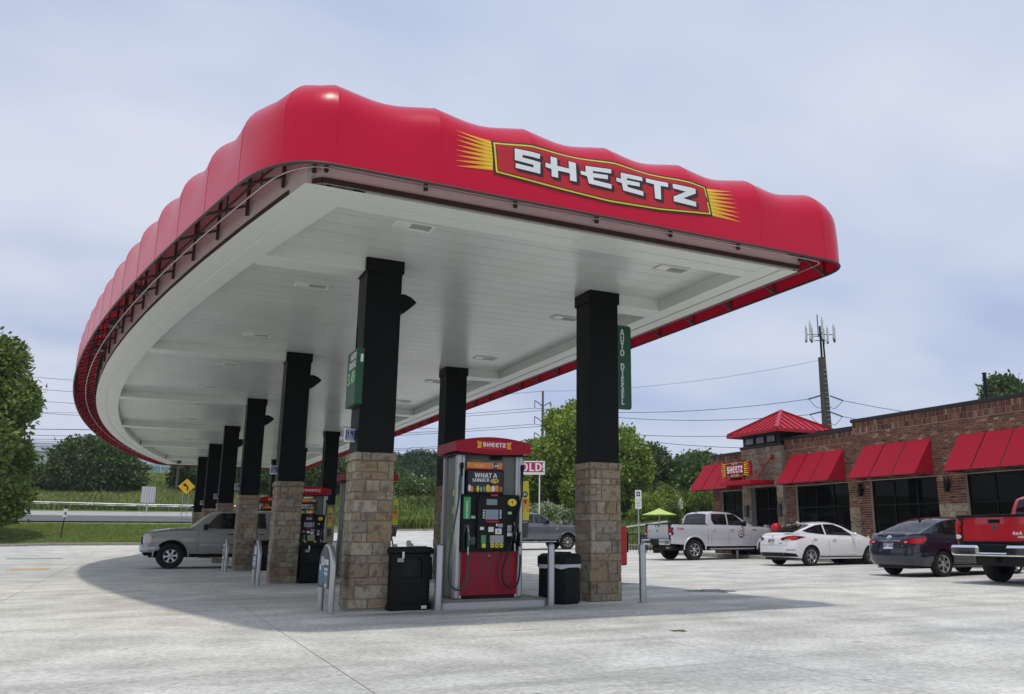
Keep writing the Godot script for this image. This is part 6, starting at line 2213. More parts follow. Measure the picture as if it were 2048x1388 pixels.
func build_store() -> void:
	rng.seed = 31
	var g := -0.1
	var t := thing("store", "brown brick convenience store with red window awnings and a red hipped entrance roof", "store")
	# walls: between and above the openings
	var wb := MB.new()
	var openings := [[13.1, 15.2], [16.23, 19.31], [20.46, 23.5], [24.6, 27.62], [31.2, 32.75]]
	var solid := [[8.0, 13.1], [15.2, 16.23], [19.31, 20.46], [23.5, 24.2], [24.2, 24.6], [27.62, 28.2], [30.95, 31.2], [32.75, 33.4]]
	var top_of := func(v: float) -> float: return 5.33 if v < 24.2 else (5.03 if v < 28.3 else 4.70)
	for s in solid: wall_rect(wb, s[0], s[1], g, 3.06)
	for o in openings:
		wall_rect(wb, o[0], o[1], g, 0.88)
	wall_rect(wb, 8.0, 24.2, 3.06, 5.33); wall_rect(wb, 24.2, 28.2, 3.06, 5.03); wall_rect(wb, 30.95, 33.4, 3.06, 4.70)
	obj("wall", wb, M.mortar, t)
	# brickwork
	var list := []
	var cols := PackedColorArray()
	for s in [[8.0, 24.2, 5.33], [24.2, 28.2, 5.03], [30.95, 33.4, 4.70]]:
		brick_field(list, cols, s[0], s[1], s[2] - 0.43, s[2], 0.0, true)
		brick_field(list, cols, s[0], s[1], 3.07, s[2] - 0.44, 0.0)
	for s in solid:
		if s[0] > 8.1 or true:
			var low := 2.10 if s[0] in [15.2, 19.31, 23.5, 24.2] else g
			if s[0] == 23.5: low = g
			brick_field(list, cols, s[0], s[1], low, 3.06, 0.0)
	for o in openings: 
		if o[0] > 24: brick_field(list, cols, o[0], o[1], g, 0.88, 0.0)
	var bm := BoxMesh.new()
	bm.size = Vector3.ONE
	var mm := MultiMesh.new()
	mm.transform_format = MultiMesh.TRANSFORM_3D
	mm.use_colors = true
	mm.mesh = bm
	mm.instance_count = list.size()
	for i in list.size():
		mm.set_instance_transform(i, list[i]); mm.set_instance_color(i, cols[i])
	var mi := MultiMeshInstance3D.new()
	mi.name = "brickwork"
	mi.multimesh = mm
	mi.material_override = M.brick
	t.add_child(mi)
	mi.set_meta("kind", "stuff")
	# stone piers and wainscot
	store_stones(t, 15.2, 16.23, g, 2.10, 0.0); store_stones(t, 19.31, 20.46, g, 2.10, 0.0); store_stones(t, 24.05, 24.6, g, 2.10, 0.012)
	store_stones(t, 16.23, 19.31, g, 0.88, 0.0, .3); store_stones(t, 20.46, 23.5, g, 0.88, 0.0, .3)
	# parapet caps
	for s in [[7.9, 24.26, 5.33, 5.46], [24.262, 28.34, 5.03, 5.15], [30.9, 33.46, 4.70, 4.82]]:
		block("parapet_cap", F(s[0], s[2], 0.05), F(s[1], s[3], -0.36), 0.01, M.parapet_cap, t)
	# body behind, roof, raised black screen
	var bo := MB.new()
	bo.span(Vector3(FU + 0.3, 4.55, -24.2), Vector3(FU + 14, 4.6, -8.0)); bo.span(Vector3(FU + 0.3, 4.35, -33.3), Vector3(FU + 14, 4.4, -24.2))
	obj("roof", bo, M.roof_grey, t)
	var sw := MB.new()
	sw.span(Vector3(FU, g, -8.0), Vector3(FU + 14, 5.33, -7.7)); sw.span(Vector3(FU + 0.3, g, -33.4), Vector3(FU + 14, 4.70, -33.1)); sw.span(Vector3(FU + 13.7, g, -33.1), Vector3(FU + 14, 5.0, -8.0))
	sw.span(Vector3(FU + 0.3, 4.6, -24.2), Vector3(FU + 14, 5.33, -23.95))
	obj("side_wall", sw, M.mortar, t)
	block("roof_screen", Vector3(FU + 1.2, 4.6, -28.0), Vector3(FU + 6, 5.42, -24.3), 0.01, M.parapet_cap, t)
	var fl := MB.new()
	fl.span(Vector3(FU + 0.05, g, -33.1), Vector3(FU + 13.7, 0.12, -8.0))
	obj("shop_floor", fl, M.roof_grey, t)
	for q in 7:
		var sh := MB.new()
		var vv := 12.0 + q * 2.9
		sh.cbox(Vector3(FU + 4.0, 0.75, -vv), Vector3(3.2, 1.3, 0.7), 0.02)
		for k in 3: sh.cbox(Vector3(FU + 4.0, 0.55 + k * 0.38, -vv), Vector3(3.25, 0.05, 0.9), 0.01)
		obj("shop_shelf", sh, M.seat_cloth, t)
	var bw := MB.new()
	bw.span(Vector3(FU + 8.0, 0.12, -33.0), Vector3(FU + 8.2, 4.3, -8.1))
	obj("shop_wall", bw, M.poster_grey, t)
	# windows and awnings
	make_window(t, 16.23, 19.31, 0.88, 3.06, [17.25, 18.3], [2.13])
	make_window(t, 20.46, 23.5, 0.88, 3.06, [21.43, 22.47], [2.15])
	make_window(t, 24.6, 27.62, 0.88, 3.06, [25.55, 26.52], [2.17])
	make_window(t, 31.2, 32.75, 0.88, 3.06, [31.95], [2.17])
	make_window(t, 13.1, 15.2, 0.88, 3.06, [14.1], [2.13])
	for q in [[12.1, 15.2], [16.25, 19.37], [20.55, 23.66], [24.72, 27.73], [31.1, 34.0]]:
		make_store_awning(t, q[0], q[1])
	# entrance tower
	var tw := MB.new()
	tw.span(F(28.2, g, 0.16), F(28.62, 4.84, -0.3)); tw.span(F(30.36, g, 0.16), F(30.95, 4.84, -0.3)); tw.span(F(28.62, 3.12, 0.16), F(30.36, 4.84, -0.3))
	tw.span(Vector3(FU + 0.3, 4.3, -30.95), Vector3(FU + 2.0, 4.84, -28.2))
	obj("tower_wall", tw, M.joint_mortar, t)
	store_stones(t, 28.2, 28.62, g, 3.12, 0.16); store_stones(t, 30.36, 30.95, g, 3.12, 0.16); store_stones(t, 28.2, 30.95, 3.12, 4.84, 0.16, 0.25)
	var cs := MB.new()
	cs.span(F(28.15, 4.845, 0.19), F(31.0, 4.97, -1.9)); cs.span(F(28.32, 4.97, 0.10), F(30.85, 5.40, -1.75))
	obj("clerestory", cs, M.parapet_cap, t)
	for k in 3:
		var a := 28.58 + 0.735 * k
		var w := part("window", t)
		block("frame", F(a, 5.02, 0.135), F(a + 0.57, 5.335, 0.102), 0.005, M.black_metal, w)
		block("pane", F(a + 0.035, 5.05, 0.142), F(a + 0.535, 5.305, 0.136), 0.001, M.screen_blue, w)
	var ap := Vector3(25.30, 6.50, -29.2)
	var e0 := 5.47
	var cr := [Vector3(23.55, e0, -27.5), Vector3(23.55, e0, -30.9), Vector3(27.05, e0, -30.9), Vector3(27.05, e0, -27.5)]
	for k in 4:
		var a: Vector3 = cr[k]
		var c: Vector3 = cr[(k + 1) % 4]
		var b := MB.new()
		b.tri(a, ap, c)
		obj("roof_plane", b, M.roof_red, t)
		var fb := MB.new()
		fb.bar(a - Vector3(0, .07, 0), c - Vector3(0, .07, 0), 0.09, 0.14)
		obj("gutter", fb, M.roof_red, t)
		var hp := MB.new()
		hp.bar(a + Vector3(0, .03, 0), ap + Vector3(0, .03, 0), 0.17, 0.04)
		obj("hip_cap", hp, M.roof_red, t)
		for s in range(1, 10):
			var q := a.lerp(c, s / 10.0)
			var d := (c - a).normalized()
			var mid := (a + c) / 2
			var up := ap - mid
			var f := 1.0 - absf(s / 10.0 - 0.5) * 2.0
			var sm := MB.new()
			sm.bar(q + Vector3(0, .018, 0), q + up * f + Vector3(0, .018, 0), 0.03, 0.05)
			obj("roof_seam", sm, M.roof_red, t)
	var so := MB.new()
	so.quad(cr[0] - Vector3(0, .12, 0), cr[1] - Vector3(0, .12, 0), cr[2] - Vector3(0, .12, 0), cr[3] - Vector3(0, .12, 0))
	obj("roof_soffit", so, M.parapet_cap, t)
	# door
	make_window(t, 28.62, 30.36, 0.1, 3.12, [29.49], [2.18], "door")
	for v in [29.41, 29.57]:
		block("door_pull", F(v - .012, 0.95, 0.02), F(v + .012, 1.5, -0.04), 0.008, M.steel, t)
	block("door_notice", F(29.62, 1.2, -.128), F(29.95, 1.5, -.134), 0.001, M.white_paint, t)
	# entrance canopy and its rod
	block("entrance_canopy", F(28.72, 3.20, 1.52), F(30.85, 3.37, 0.18), 0.02, M.roof_red, t)
	var rd := MB.new()
	rd.tube([F(28.75, 4.38, 0.2), F(28.85, 3.36, 1.25)], 0.03, 8); rd.tube([F(30.7, 4.38, 0.2), F(30.7, 3.36, 1.25)], 0.03, 8)
	rd.cbox(F(28.75, 4.38, 0.2), Vector3(.06, .2, .2), .02)
	obj("tie_rod", rd, M.roof_red, t)
	for v in [28.40, 30.62]:
		block("entrance_lamp", F(v - .10, 1.85, 0.32), F(v + .10, 2.35, 0.18), 0.02, M.poster_grey, t)
	for v in [19.95, 23.86, 15.7]:
		var sc := MB.new()
		sc.lathe([Vector2(0, 2.50), Vector2(.085, 2.50), Vector2(.085, 2.98), Vector2(0, 2.98)], 14, Transform3D(Basis(), F(v, 0, 0.17)))
		sc.box(F(v, 2.74, 0.06), Vector3(0.14, 0.1, 0.08))
		obj("wall_sconce", sc, M.black_metal, t)
	# name sign on the entrance canopy
	var sg := thing("name_sign", "red oval backed name sign with yellow rays standing on the entrance canopy", "sign", F(29.72, 3.84, 1.40), -PI / 2)
	var prof := PackedVector2Array()
	for k in 13: prof.append(Vector2(lerpf(0.72, -0.72, k / 12.0), 0.27 + 0.07 * (1 - pow(k / 6.0 - 1, 2))))
	for k in 13: prof.append(Vector2(lerpf(-0.72, 0.72, k / 12.0), -0.27 - 0.07 * (1 - pow(k / 6.0 - 1, 2))))
	plate("cabinet", prof, -0.13, 0.10, M.roof_red, sg)
	var inn := Geometry2D.offset_polygon(prof, -0.03)
	plate("face_border", inn[0], 0.10, 0.106, M.sign_yellow, sg)
	plate("face", Geometry2D.offset_polygon(prof, -0.045)[0], 0.106, 0.110, M.sign_maroon, sg)
	plate("face_band", rect(-.58, -.19, .58, .19), 0.110, 0.114, M.sign_red, sg)
	small_name(sg, 1.08, 0.29, Transform3D(Basis(), Vector3(0, 0, 0.114)), M.sign_white)
	lettering(sg, "FRESH FOOD", 0.05, Transform3D(Basis(), Vector3(0, .245, 0.112)), M.sign_white)
	lettering(sg, "MADE TO ORDER", 0.05, Transform3D(Basis(), Vector3(0, -.245, 0.112)), M.sign_white)
	for e in [-1, 1]:
		for k in 7:
			var y := lerpf(-.26, .26, k / 6.0)
			var l := 0.95 - 0.05 * absf(k - 3.0) / 3.0
			plate("ray", PackedVector2Array([Vector2(e * .66, y * .9 - .03), Vector2(e * l, y * 1.15 - .012), Vector2(e * l, y * 1.15 + .012), Vector2(e * .66, y * .9 + .03)]), 0.05, 0.125, M.sign_yellow if k % 2 else M.sign_orange, sg)
		plate("ray_back", rect(minf(e * .62, e * .92), -.30, maxf(e * .62, e * .92), .30), -0.12, 0.07, M.roof_red, sg)
	for x in [-0.45, 0.45]:
		block("foot", Vector3(x - .05, -.47, -.06), Vector3(x + .05, -.28, .04), 0.01, M.roof_red, sg)
	# sidewalk
	var sk := MB.new()
	for k in 9:
		sk.cbox(V(23.7, 0.13, 9.6 + k * 2.98), Vector3(1.55, 0.30, 2.965), 0.012)
	var swk := Node3D.new()
	swk.name = "sidewalk"
	add_child(swk)
	tag(swk, "", "", "", "structure")
	for k in 9:
		var b := MB.new()
		b.cbox(V(23.72, 0.10, 9.6 + k * 2.98), Vector3(1.55, 0.30, 2.965), 0.012)
		obj("slab", b, M.kerb_concrete, swk)
	var rbn := thing("dispenser", "red domed newspaper dispenser on the sidewalk left of the white sedan", "dispenser", V(23.45, 0.25, 27.75))
	block("cabinet", Vector3(-.22, 0.0, -.2), Vector3(.22, .85, .2), 0.03, M.white_paint, rbn)
	var dm := MB.new()
	dm.lathe([Vector2(.21, .85), Vector2(.215, 1.08), Vector2(.19, 1.20), Vector2(.11, 1.29), Vector2(0, 1.31)], 18)
	obj("dome", dm, M.fire_red, rbn)
	for k in 8:
		bollard("steel bollard %s along the store sidewalk" % ["first", "second", "third", "fourth", "fifth", "sixth", "seventh", "eighth"][k], 22.75, 12.3 + k * 2.45, gy(22.75, 12.3))

# ---------------------------------------------------------------- trees, grass, far things
func leaf_mesh(seed_: int, n: int, l: float, w: float) -> ArrayMesh:    # a spray of leaves
	var r := RandomNumberGenerator.new()
	r.seed = seed_
	var st := SurfaceTool.new()
	st.begin(Mesh.PRIMITIVE_TRIANGLES)
	for i in n:
		var p := Vector3(r.randfn(), r.randfn(), r.randfn()) * 0.30
		var d := (Vector3(r.randfn(), r.randfn() * 0.6 - 0.25, r.randfn()).normalized() + p.normalized() * 0.5).normalized()
		var s := d.cross(Vector3(r.randfn(), r.randfn() + 1.0, r.randfn())).normalized()
		var f := d * l
		var k := r.randf_range(0.7, 1.2)
		var q := [p, p + f * 0.45 * k + s * w * k, p + f * k - Vector3(0, l * 0.15, 0), p + f * 0.45 * k - s * w * k]
		for j in [0, 2, 1, 0, 3, 2]: st.add_vertex(q[j])
	st.generate_normals()
	return st.commit()

var sprays := []
func scatter(called: String, parent: Node, mesh: Mesh, xf: Array, cols: PackedColorArray, m: Material) -> MultiMeshInstance3D:
	var mm := MultiMesh.new()
	mm.transform_format = MultiMesh.TRANSFORM_3D
	mm.use_colors = true
	mm.mesh = mesh
	mm.instance_count = xf.size()
	for i in xf.size():
		mm.set_instance_transform(i, xf[i]); mm.set_instance_color(i, cols[i])
	var o := MultiMeshInstance3D.new()
	o.name = called
	o.multimesh = mm
	o.material_override = m
	parent.add_child(o, true)
	o.set_meta("kind", "stuff")
	return o

func crown(parent: Node, called: String, blobs: Array, count: int, size: float, tone: Color, gaps := 0.0, flower := 0.0) -> void:
	# blobs: [centre, radii]; leaf sprays fill the outer part of each, thinned by noise so that gaps and clumps appear
	var n := FastNoiseLite.new()
	n.seed = rng.randi() % 1000
	n.frequency = 0.55 / maxf(size, 0.2) * 0.35
	var vol := 0.0
	for b in blobs: vol += pow(b[1].x * b[1].y * b[1].z, 0.667)
	var xs := [[], [], []]
	var cs := [PackedColorArray(), PackedColorArray(), PackedColorArray()]
	for b in blobs:
		var k := int(count * pow(b[1].x * b[1].y * b[1].z, 0.667) / vol)
		for i in k:
			var d := Vector3(rng.randfn(), rng.randfn(), rng.randfn()).normalized()
			var rr := pow(rng.randf(), 0.30) * (1.0 + 0.05 * rng.randfn())
			var bump := 1.0 + 0.42 * n.get_noise_3dv(b[0] * 1.7 + d * 5.0 * size)
			var p: Vector3 = b[0] + d * b[1] * rr * bump
			if n.get_noise_3dv(p * 1.0 + Vector3(31, 7, 3)) < gaps - 0.34: continue
			var s := size * rng.randf_range(0.6, 1.3)
			var v := rng.randf_range(0.75, 1.25) * (1.0 + 0.25 * n.get_noise_3dv(p * 0.5))
			var c := Color(tone.r * v * rng.randf_range(0.88, 1.15), tone.g * v, tone.b * v * rng.randf_range(0.7, 1.2))
			if flower > 0.0 and rr > 0.72 and rng.randf() < flower: c = Color(0.62, 0.62, 0.50)
			var w := i % 3
			xs[w].append(Transform3D(Basis.from_euler(Vector3(rng.randf() * TAU, rng.randf() * TAU, rng.randf() * TAU)).scaled(Vector3.ONE * s), p))
			cs[w].append(c)
	for w in 3: scatter(called, parent, sprays[w], xs[w], cs[w], M.leaf)

func limbs(parent: Node, h: float, r: float, lean: Vector3, ends: Array) -> void:
	var b := MB.new()
	var p := []
	for k in 7: p.append(lean * (k / 6.0) * (k / 6.0) + Vector3(sin(k * 1.7) * r * 0.3, h * k / 6.0 - 0.3, cos(k * 2.1) * r * 0.3))
	b.tube(p, r, 10, true, r * 0.45)
	for e in ends:
		var a: Vector3 = p[3 + (ends.find(e) % 3)]
		b.tube([a, a.lerp(e, 0.5) + Vector3(0, 0.25, 0), e], r * 0.38, 6, true, r * 0.10)
	obj("trunk", b, M.bark, parent)

func tree(label: String, u: float, v: float, h: float, w: float, n: int, size: float, tone: Color, gaps := 0.0, shape := "round", group := "") -> Node3D:
	var t := thing("tree", label, "tree", on(u, v), 0.0, group)
	var blobs := []
	var base := h * (0.30 if shape != "low" else 0.12)
	blobs.append([Vector3(0, h * 0.58, 0), Vector3(w * 0.36, h * 0.34, w * 0.36)])
	var k := 11 if n > 5000 else 7
	for i in k:
		var a := TAU * i / k * 1.618 * 2.0
		var f := float(i) / (k - 1)
		var y := lerpf(base + h * 0.08, h * 0.88, f)
		var rad := w * 0.5 * sqrt(maxf(0.05, 1.0 - pow((f - 0.38) / 0.72, 2)))
		var s := w * rng.randf_range(0.15, 0.24)
		blobs.append([Vector3(cos(a) * (rad - s * 0.7), y, sin(a) * (rad - s * 0.7)), Vector3(s, s * rng.randf_range(0.65, 0.95), s)])
	var ends := []
	for i in range(1, mini(7, blobs.size())): ends.append(blobs[i][0] * 0.9)
	limbs(t, h * 0.78, maxf(0.10, h * 0.018), Vector3(0.2, 0, 0.1), ends)
	crown(t, "crown", blobs, n, size, tone, gaps)
	return t

func shrub(called: String, label: String, cat: String, u: float, v: float, radii: Vector3, n: int, size: float, tone: Color, flower := 0.0, group := "") -> void:
	var t := thing(called, label, cat, on(u, v), 0.0, group)
	var blobs := []
	blobs.append([Vector3(0, radii.y * 0.45, 0), radii * Vector3(.75, .55, .75)])
	for i in 9:
		var a := i * 2.4
		var f := rng.randf_range(0.25, 0.62)
		blobs.append([Vector3(cos(a) * radii.x * f, radii.y * rng.randf_range(0.2, 0.68), sin(a) * radii.z * f), radii * rng.randf_range(0.30, 0.44)])
	var b := MB.new()
	for i in 4: b.tube([Vector3(0, -0.2, 0), blobs[i + 1][0] * 0.5 + Vector3(0, .1, 0), blobs[i + 1][0]], 0.07 * radii.y / 3.0 + 0.03, 5, true, 0.02)
	obj("stem", b, M.bark, t)
	crown(t, "foliage", blobs, n, size, tone, -0.1, flower)

func blade_mesh() -> ArrayMesh:
	var r := RandomNumberGenerator.new()
	r.seed = 3
	var st := SurfaceTool.new()
	st.begin(Mesh.PRIMITIVE_TRIANGLES)
	for i in 9:
		var a := r.randf() * TAU
		var o := Vector3(r.randfn() * 0.22, 0, r.randfn() * 0.22)
		var d := Vector3(cos(a), 0, sin(a))
		var h := r.randf_range(0.6, 1.1)
		var w := Vector3(-sin(a), 0, cos(a)) * 0.035
		var bend := d * r.randf_range(0.2, 0.75)
		for p in [o - w, o + w, o + bend * 0.4 + Vector3(0, h * 0.6, 0) + w * 0.7, o - w, o + bend * 0.4 + Vector3(0, h * 0.6, 0) + w * 0.7, o + bend * 0.4 + Vector3(0, h * 0.6, 0) - w * 0.7,
				o + bend * 0.4 + Vector3(0, h * 0.6, 0) - w * 0.7, o + bend * 0.4 + Vector3(0, h * 0.6, 0) + w * 0.7, o + bend + Vector3(0, h, 0)]:
			st.add_vertex(p)
	st.generate_normals()
	return st.commit()

func grass_field(called: String, n: int, pick: Callable, lo: float, hi: float, tone: Color) -> void:
	var bm := blade_mesh()
	var xs := []
	var cs := PackedColorArray()
	var ns := FastNoiseLite.new()
	ns.seed = 12; ns.frequency = 0.08; ns.fractal_octaves = 3
	for i in n:
		var q: Vector2 = pick.call()
		var k := ns.get_noise_2d(q.x, q.y)
		var s := rng.randf_range(lo, hi) * (1.0 + 0.5 * k)
		xs.append(Transform3D(Basis(Vector3.UP, rng.randf() * TAU).scaled(Vector3(s * 1.3, s, s * 1.3)), on(q.x, q.y, -0.08)))
		var v := rng.randf_range(0.75, 1.25) * (1.0 + 0.35 * k)
		var dry := clampf(0.5 + k + rng.randfn() * 0.25, 0.0, 1.0)
		cs.append(Color(lerpf(tone.r, tone.g * 0.98, dry * 0.55) * v, tone.g * v, tone.b * v))
	var o := scatter(called, self, bm, xs, cs, M.blade)
	o.name = numbered(called)
	tag(o, "", "", "", "stuff")

func sagging(a: Vector3, b: Vector3, s: float, r: float, mb: MB) -> void:
	var p := []
	for k in 17:
		var t := k / 16.0
		p.append(a.lerp(b, t) - Vector3(0, s * 4.0 * t * (1.0 - t), 0))
	mb.tube(p, r, 4, false)

func wire(label: String, a: Vector3, b: Vector3, s: float, r := 0.032) -> void:
	var mb := MB.new()
	sagging(a, b, s, r, mb)
	tag(obj("overhead_wire", mb, M.wire), label, "wire", "overhead wires")

func build_far() -> void:
	rng.seed = 23
	for i in 3: sprays.append(leaf_mesh(100 + i, 16, 0.42, 0.13))
	# grass
	grass_field("grass", 42000, func(): 
		var v := 104.5 + 52.0 * pow(rng.randf(), 1.2)
		return Vector2(rng.randf_range(-32, 16), v), 0.35, 0.85, Color(0.205, 0.265, 0.080))
	grass_field("lawn_grass", 26000, func(): return Vector2(rng.randf_range(-16, 11), rng.randf_range(64.6, 77.0)), 0.08, 0.16, Color(0.150, 0.215, 0.034))
	grass_field("grass", 16000, func(): return Vector2(rng.randf_range(16, 46), 70.6 + 34.0 * pow(rng.randf(), 1.4)), 0.5, 1.2, Color(0.115, 0.195, 0.036))
	grass_field("lawn_grass", 16000, func(): return Vector2(rng.randf_range(26, 66), rng.randf_range(42, 56.4) if rng.randf() < 0.6 else rng.randf_range(58.2, 67)), 0.12, 0.35, Color(0.105, 0.165, 0.036))
	# trees
	var mid := Color(0.140, 0.205, 0.036)
	var lite := Color(0.215, 0.300, 0.045)
	var deep := Color(0.090, 0.145, 0.034)
	tree("tall leafy tree at the edge of the lawn, cut off by the picture's left edge", -10.2, 68.0, 13.4, 7.4, 8000, 0.85, mid, 0.06, "low")
	shrub("bush", "huge round dark bush on the embankment before the warehouse", "bush", -5.6, 122.0, Vector3(6.0, 6.4, 5.0), 7000, 1.0, deep)
	shrub("bush", "small bush left of the huge round dark bush", "bush", -11.5, 124.5, Vector3(2.2, 3.0, 2.0), 1500, 0.7, deep)
	tree("dark tree behind the yellow curve sign", 7.4, 128.0, 5.4, 7.0, 3600, 0.9, deep, 0.0, "low")
	tree("dark tree behind the far end of the canopy", 13.5, 127.0, 6.0, 8.0, 3000, 0.8, deep, 0.0, "low")
	tree("dark tree on the rise behind the middle columns", 24.0, 124.0, 6.5, 9.0, 3000, 0.8, deep, 0.0, "low")
	tree("dark tree beside the guardrail behind the middle columns", 30.5, 121.0, 6.0, 8.0, 2500, 0.8, deep, 0.0, "low")
	# the big light green trees right of the pump
	tree("big light green tree behind the front pump", 31.6, 69.5, 7.0, 6.0, 4200, 0.75, lite, 0.05, "low", "light green trees behind the pump")
	tree("tallest light green tree, partly behind the diesel sign column", 34.3, 66.8, 10.4, 7.4, 7600, 0.80, lite, 0.05, "low", "light green trees behind the pump")
	tree("light green tree right of the diesel sign column", 38.0, 65.0, 7.5, 5.6, 4800, 0.75, lite, 0.07, "low", "light green trees behind the pump")
	tree("lower light green tree behind the sold sign", 33.0, 76.5, 6.0, 6.5, 2800, 0.8, mid, 0.05, "low", "light green trees behind the pump")
	shrub("flowering_bush", "white flowering bush behind the dark grey pickup", "bush", 28.6, 60.8, Vector3(3.1, 2.2, 1.5), 5200, 0.26, Color(0.10, 0.16, 0.035), 0.42)
	shrub("bush", "small wild bush with pale blossom in the tall grass by the guardrail", "bush", 28.4, 95.5, Vector3(3.4, 3.0, 2.4), 2600, 0.5, Color(0.085, 0.15, 0.03), 0.06)
	shrub("bush", "low bush at the foot of the light green trees", "bush", 38.5, 60.5, Vector3(2.6, 2.2, 1.8), 2200, 0.4, lite)
	shrub("bush", "low bush beside the patio lawn", "bush", 41.5, 62.5, Vector3(2.2, 1.8, 1.8), 1600, 0.4, mid)
	var names := ["dark green tree behind the patio umbrella", "dark green tree behind the twin utility poles", "dark green tree between the twin poles and the store", "dark green tree behind the store's left end", "dark green tree close to the store's left end", "dark green tree above the silver pickup"]
	var spots := [[47.5, 84.0, 9.4, 8.5], [44.0, 88.0, 9.6, 8.0], [51.5, 82.0, 10.2, 9.0], [55.5, 79.5, 9.2, 7.5], [60.0, 78.0, 7.6, 6.5], [54.0, 75.0, 8.2, 7.0]]
	for i in 6: tree(names[i], spots[i][0], spots[i][1], spots[i][2] - gy(spots[i][0], spots[i][1]), spots[i][3], 3000, 0.9, deep, 0.0, "low", "dark trees behind the patio")
	tree("small round tree behind the patio umbrella", 40.1, 61.6, 2.6, 3.0, 1800, 0.36, mid, 0.0, "low", "small trees by the patio")
	tree("small round tree above the silver pickup's cab", 42.9, 60.2, 2.4, 3.0, 1800, 0.36, lite, 0.0, "low", "small trees by the patio")
	tree("slim young tree on the patio lawn", 33.6, 50.5, 2.0, 1.2, 500, 0.22, deep, 0.1, "low", "small trees by the patio")
	tree("tree showing over the store roof beside the dark lamp pole", 64.5, 45.5, 14.0 - gy(64.5, 45.5), 7.5, 5000, 0.75, deep, 0.03, "low")
	# wooded hill: a mass
	var hill := Node3D.new()
	hill.name = "woodland"
	add_child(hill)
	tag(hill, "", "", "", "stuff")
	var blobs := []
	for i in 110:
		var u := rng.randf_range(34, 78)
		var v := rng.randf_range(148, 182)
		blobs.append([on(u, v, rng.randf_range(0.5, 2.4)), Vector3.ONE * rng.randf_range(1.8, 3.2)])
	for i in 24:
		blobs.append([on(rng.randf_range(14, 36), rng.randf_range(140, 165), rng.randf_range(0.3, 1.2)), Vector3.ONE * rng.randf_range(1.5, 2.6)])
	crown(hill, "foliage", blobs, 26000, 1.0, Color(0.042, 0.078, 0.022), 0.0)
	# guardrails
	var rail := func(label: String, path: Array, face_dir: Vector2) -> void:
		var t := thing("guardrail", label, "guardrail")
		for i in path.size() - 1:
			var a: Vector2 = path[i]
			var b: Vector2 = path[i + 1]
			var m := MB.new()
			var rows := []
			for e in [a, b]:
				var row := []
				for w in [[0.72, 0.0], [0.69, 0.05], [0.63, 0.06], [0.59, 0.0], [0.56, 0.0], [0.52, 0.06], [0.46, 0.05], [0.43, 0.0]]:
					row.append(on(e.x + face_dir.x * w[1], e.y + face_dir.y * w[1], w[0]))
				rows.append(row)
			m.grid(rows)
			obj("rail_section", m, M.galvanised, t)
			var mid2 := a.lerp(b, 0.5)
			block("rail_post", on(mid2.x, mid2.y, -0.2) - Vector3(.06, 0, .08) , on(mid2.x, mid2.y, 0.70) + Vector3(.06, 0, -.02), 0.01, M.pole_wood, t)
	var gp := []
	for k in 23: gp.append(Vector2(-34 + k * 2.0, 108.3 - k * 0.26 - 0.0 * k))
	rail.call("long steel guardrail along the road below the grassy embankment", gp, Vector2(-0.12, -1))
	var gp2 := []
	for k in 15: gp2.append(Vector2(12 + k * 2.4, 112.5 - k * 0.35))
	rail.call("steel guardrail beyond the tall grass behind the columns", gp2, Vector2(-0.1, -1))
	# warehouse
	var w := thing("warehouse", "long white warehouse with a grey blue roof up behind the round bush", "warehouse", V(-5, 11.2, 161.5), 0.38)
	var wb := MB.new()
	wb.span(Vector3(-22, -1, -18), Vector3(14, 2.7, 0))
	obj("wall", wb, M.warehouse_white, w)
	var rf := MB.new()
	rf.quad(Vector3(-22.3, 2.7, 0.3), Vector3(14.3, 2.7, 0.3), Vector3(14.3, 4.9, -9), Vector3(-22.3, 4.9, -9))
	rf.quad(Vector3(14.3, 2.7, -18.3), Vector3(-22.3, 2.7, -18.3), Vector3(-22.3, 4.9, -9), Vector3(14.3, 4.9, -9))
	obj("roof", rf, M.roof_blue_grey, w)
	block("loading_door", Vector3(3.6, -0.6, 0.0), Vector3(6.6, 1.55, 0.06), 0.02, M.warehouse_dark, w)
	block("door_canopy", Vector3(3.0, 1.6, 0.0), Vector3(7.2, 1.75, 0.8), 0.02, M.warehouse_white, w)
	for k in 12: block("wall_seam", Vector3(-21 + k * 3.0, -0.9, 0.0), Vector3(-20.95 + k * 3.0, 2.68, 0.03), 0.005, M.lens_grey, w)
	lettering(w, "POWER PARTS", 0.95, Transform3D(Basis(), Vector3(8.6, 0.9, 0.05)), M.teal_letters, true, "lettering", 0.5)
	# signs
	var cs := thing("curve_sign", "yellow diamond sign with a black arrow bending left on two thin posts", "road sign", on(3.82, 83.6), 0.08)
	var yc: float = 5.26 - gy(3.82, 83.6)
	plate("sign_border", PackedVector2Array([Vector2(0, yc - .74), Vector2(.74, yc), Vector2(0, yc + .74), Vector2(-.74, yc)]), 0.0, 0.02, M.sign_black, cs)
	plate("sign_plate", PackedVector2Array([Vector2(0, yc - .70), Vector2(.70, yc), Vector2(0, yc + .70), Vector2(-.70, yc)]), 0.02, 0.026, M.traffic_yellow, cs)
	var ar := PackedVector2Array()
	for k in 9: ar.append(Vector2(-.12 + .27 * cos(PI / 2 * (1 - k / 8.0)), yc - .12 + .30 * sin(PI / 2 * (1 - k / 8.0))))
	ar.append(Vector2(.15, yc - .38)); ar.append(Vector2(.03, yc - .38))
	for k in 9: ar.append(Vector2(-.12 + .15 * cos(PI / 2 * k / 8.0), yc - .14 + .19 * sin(PI / 2 * k / 8.0)))
	plate("arrow", ar, 0.026, 0.03, M.sign_black, cs)
	plate("arrow", PackedVector2Array([Vector2(-.10, yc + .33), Vector2(-.34, yc + .16), Vector2(-.08, yc - .07)]), 0.026, 0.03, M.sign_black, cs)
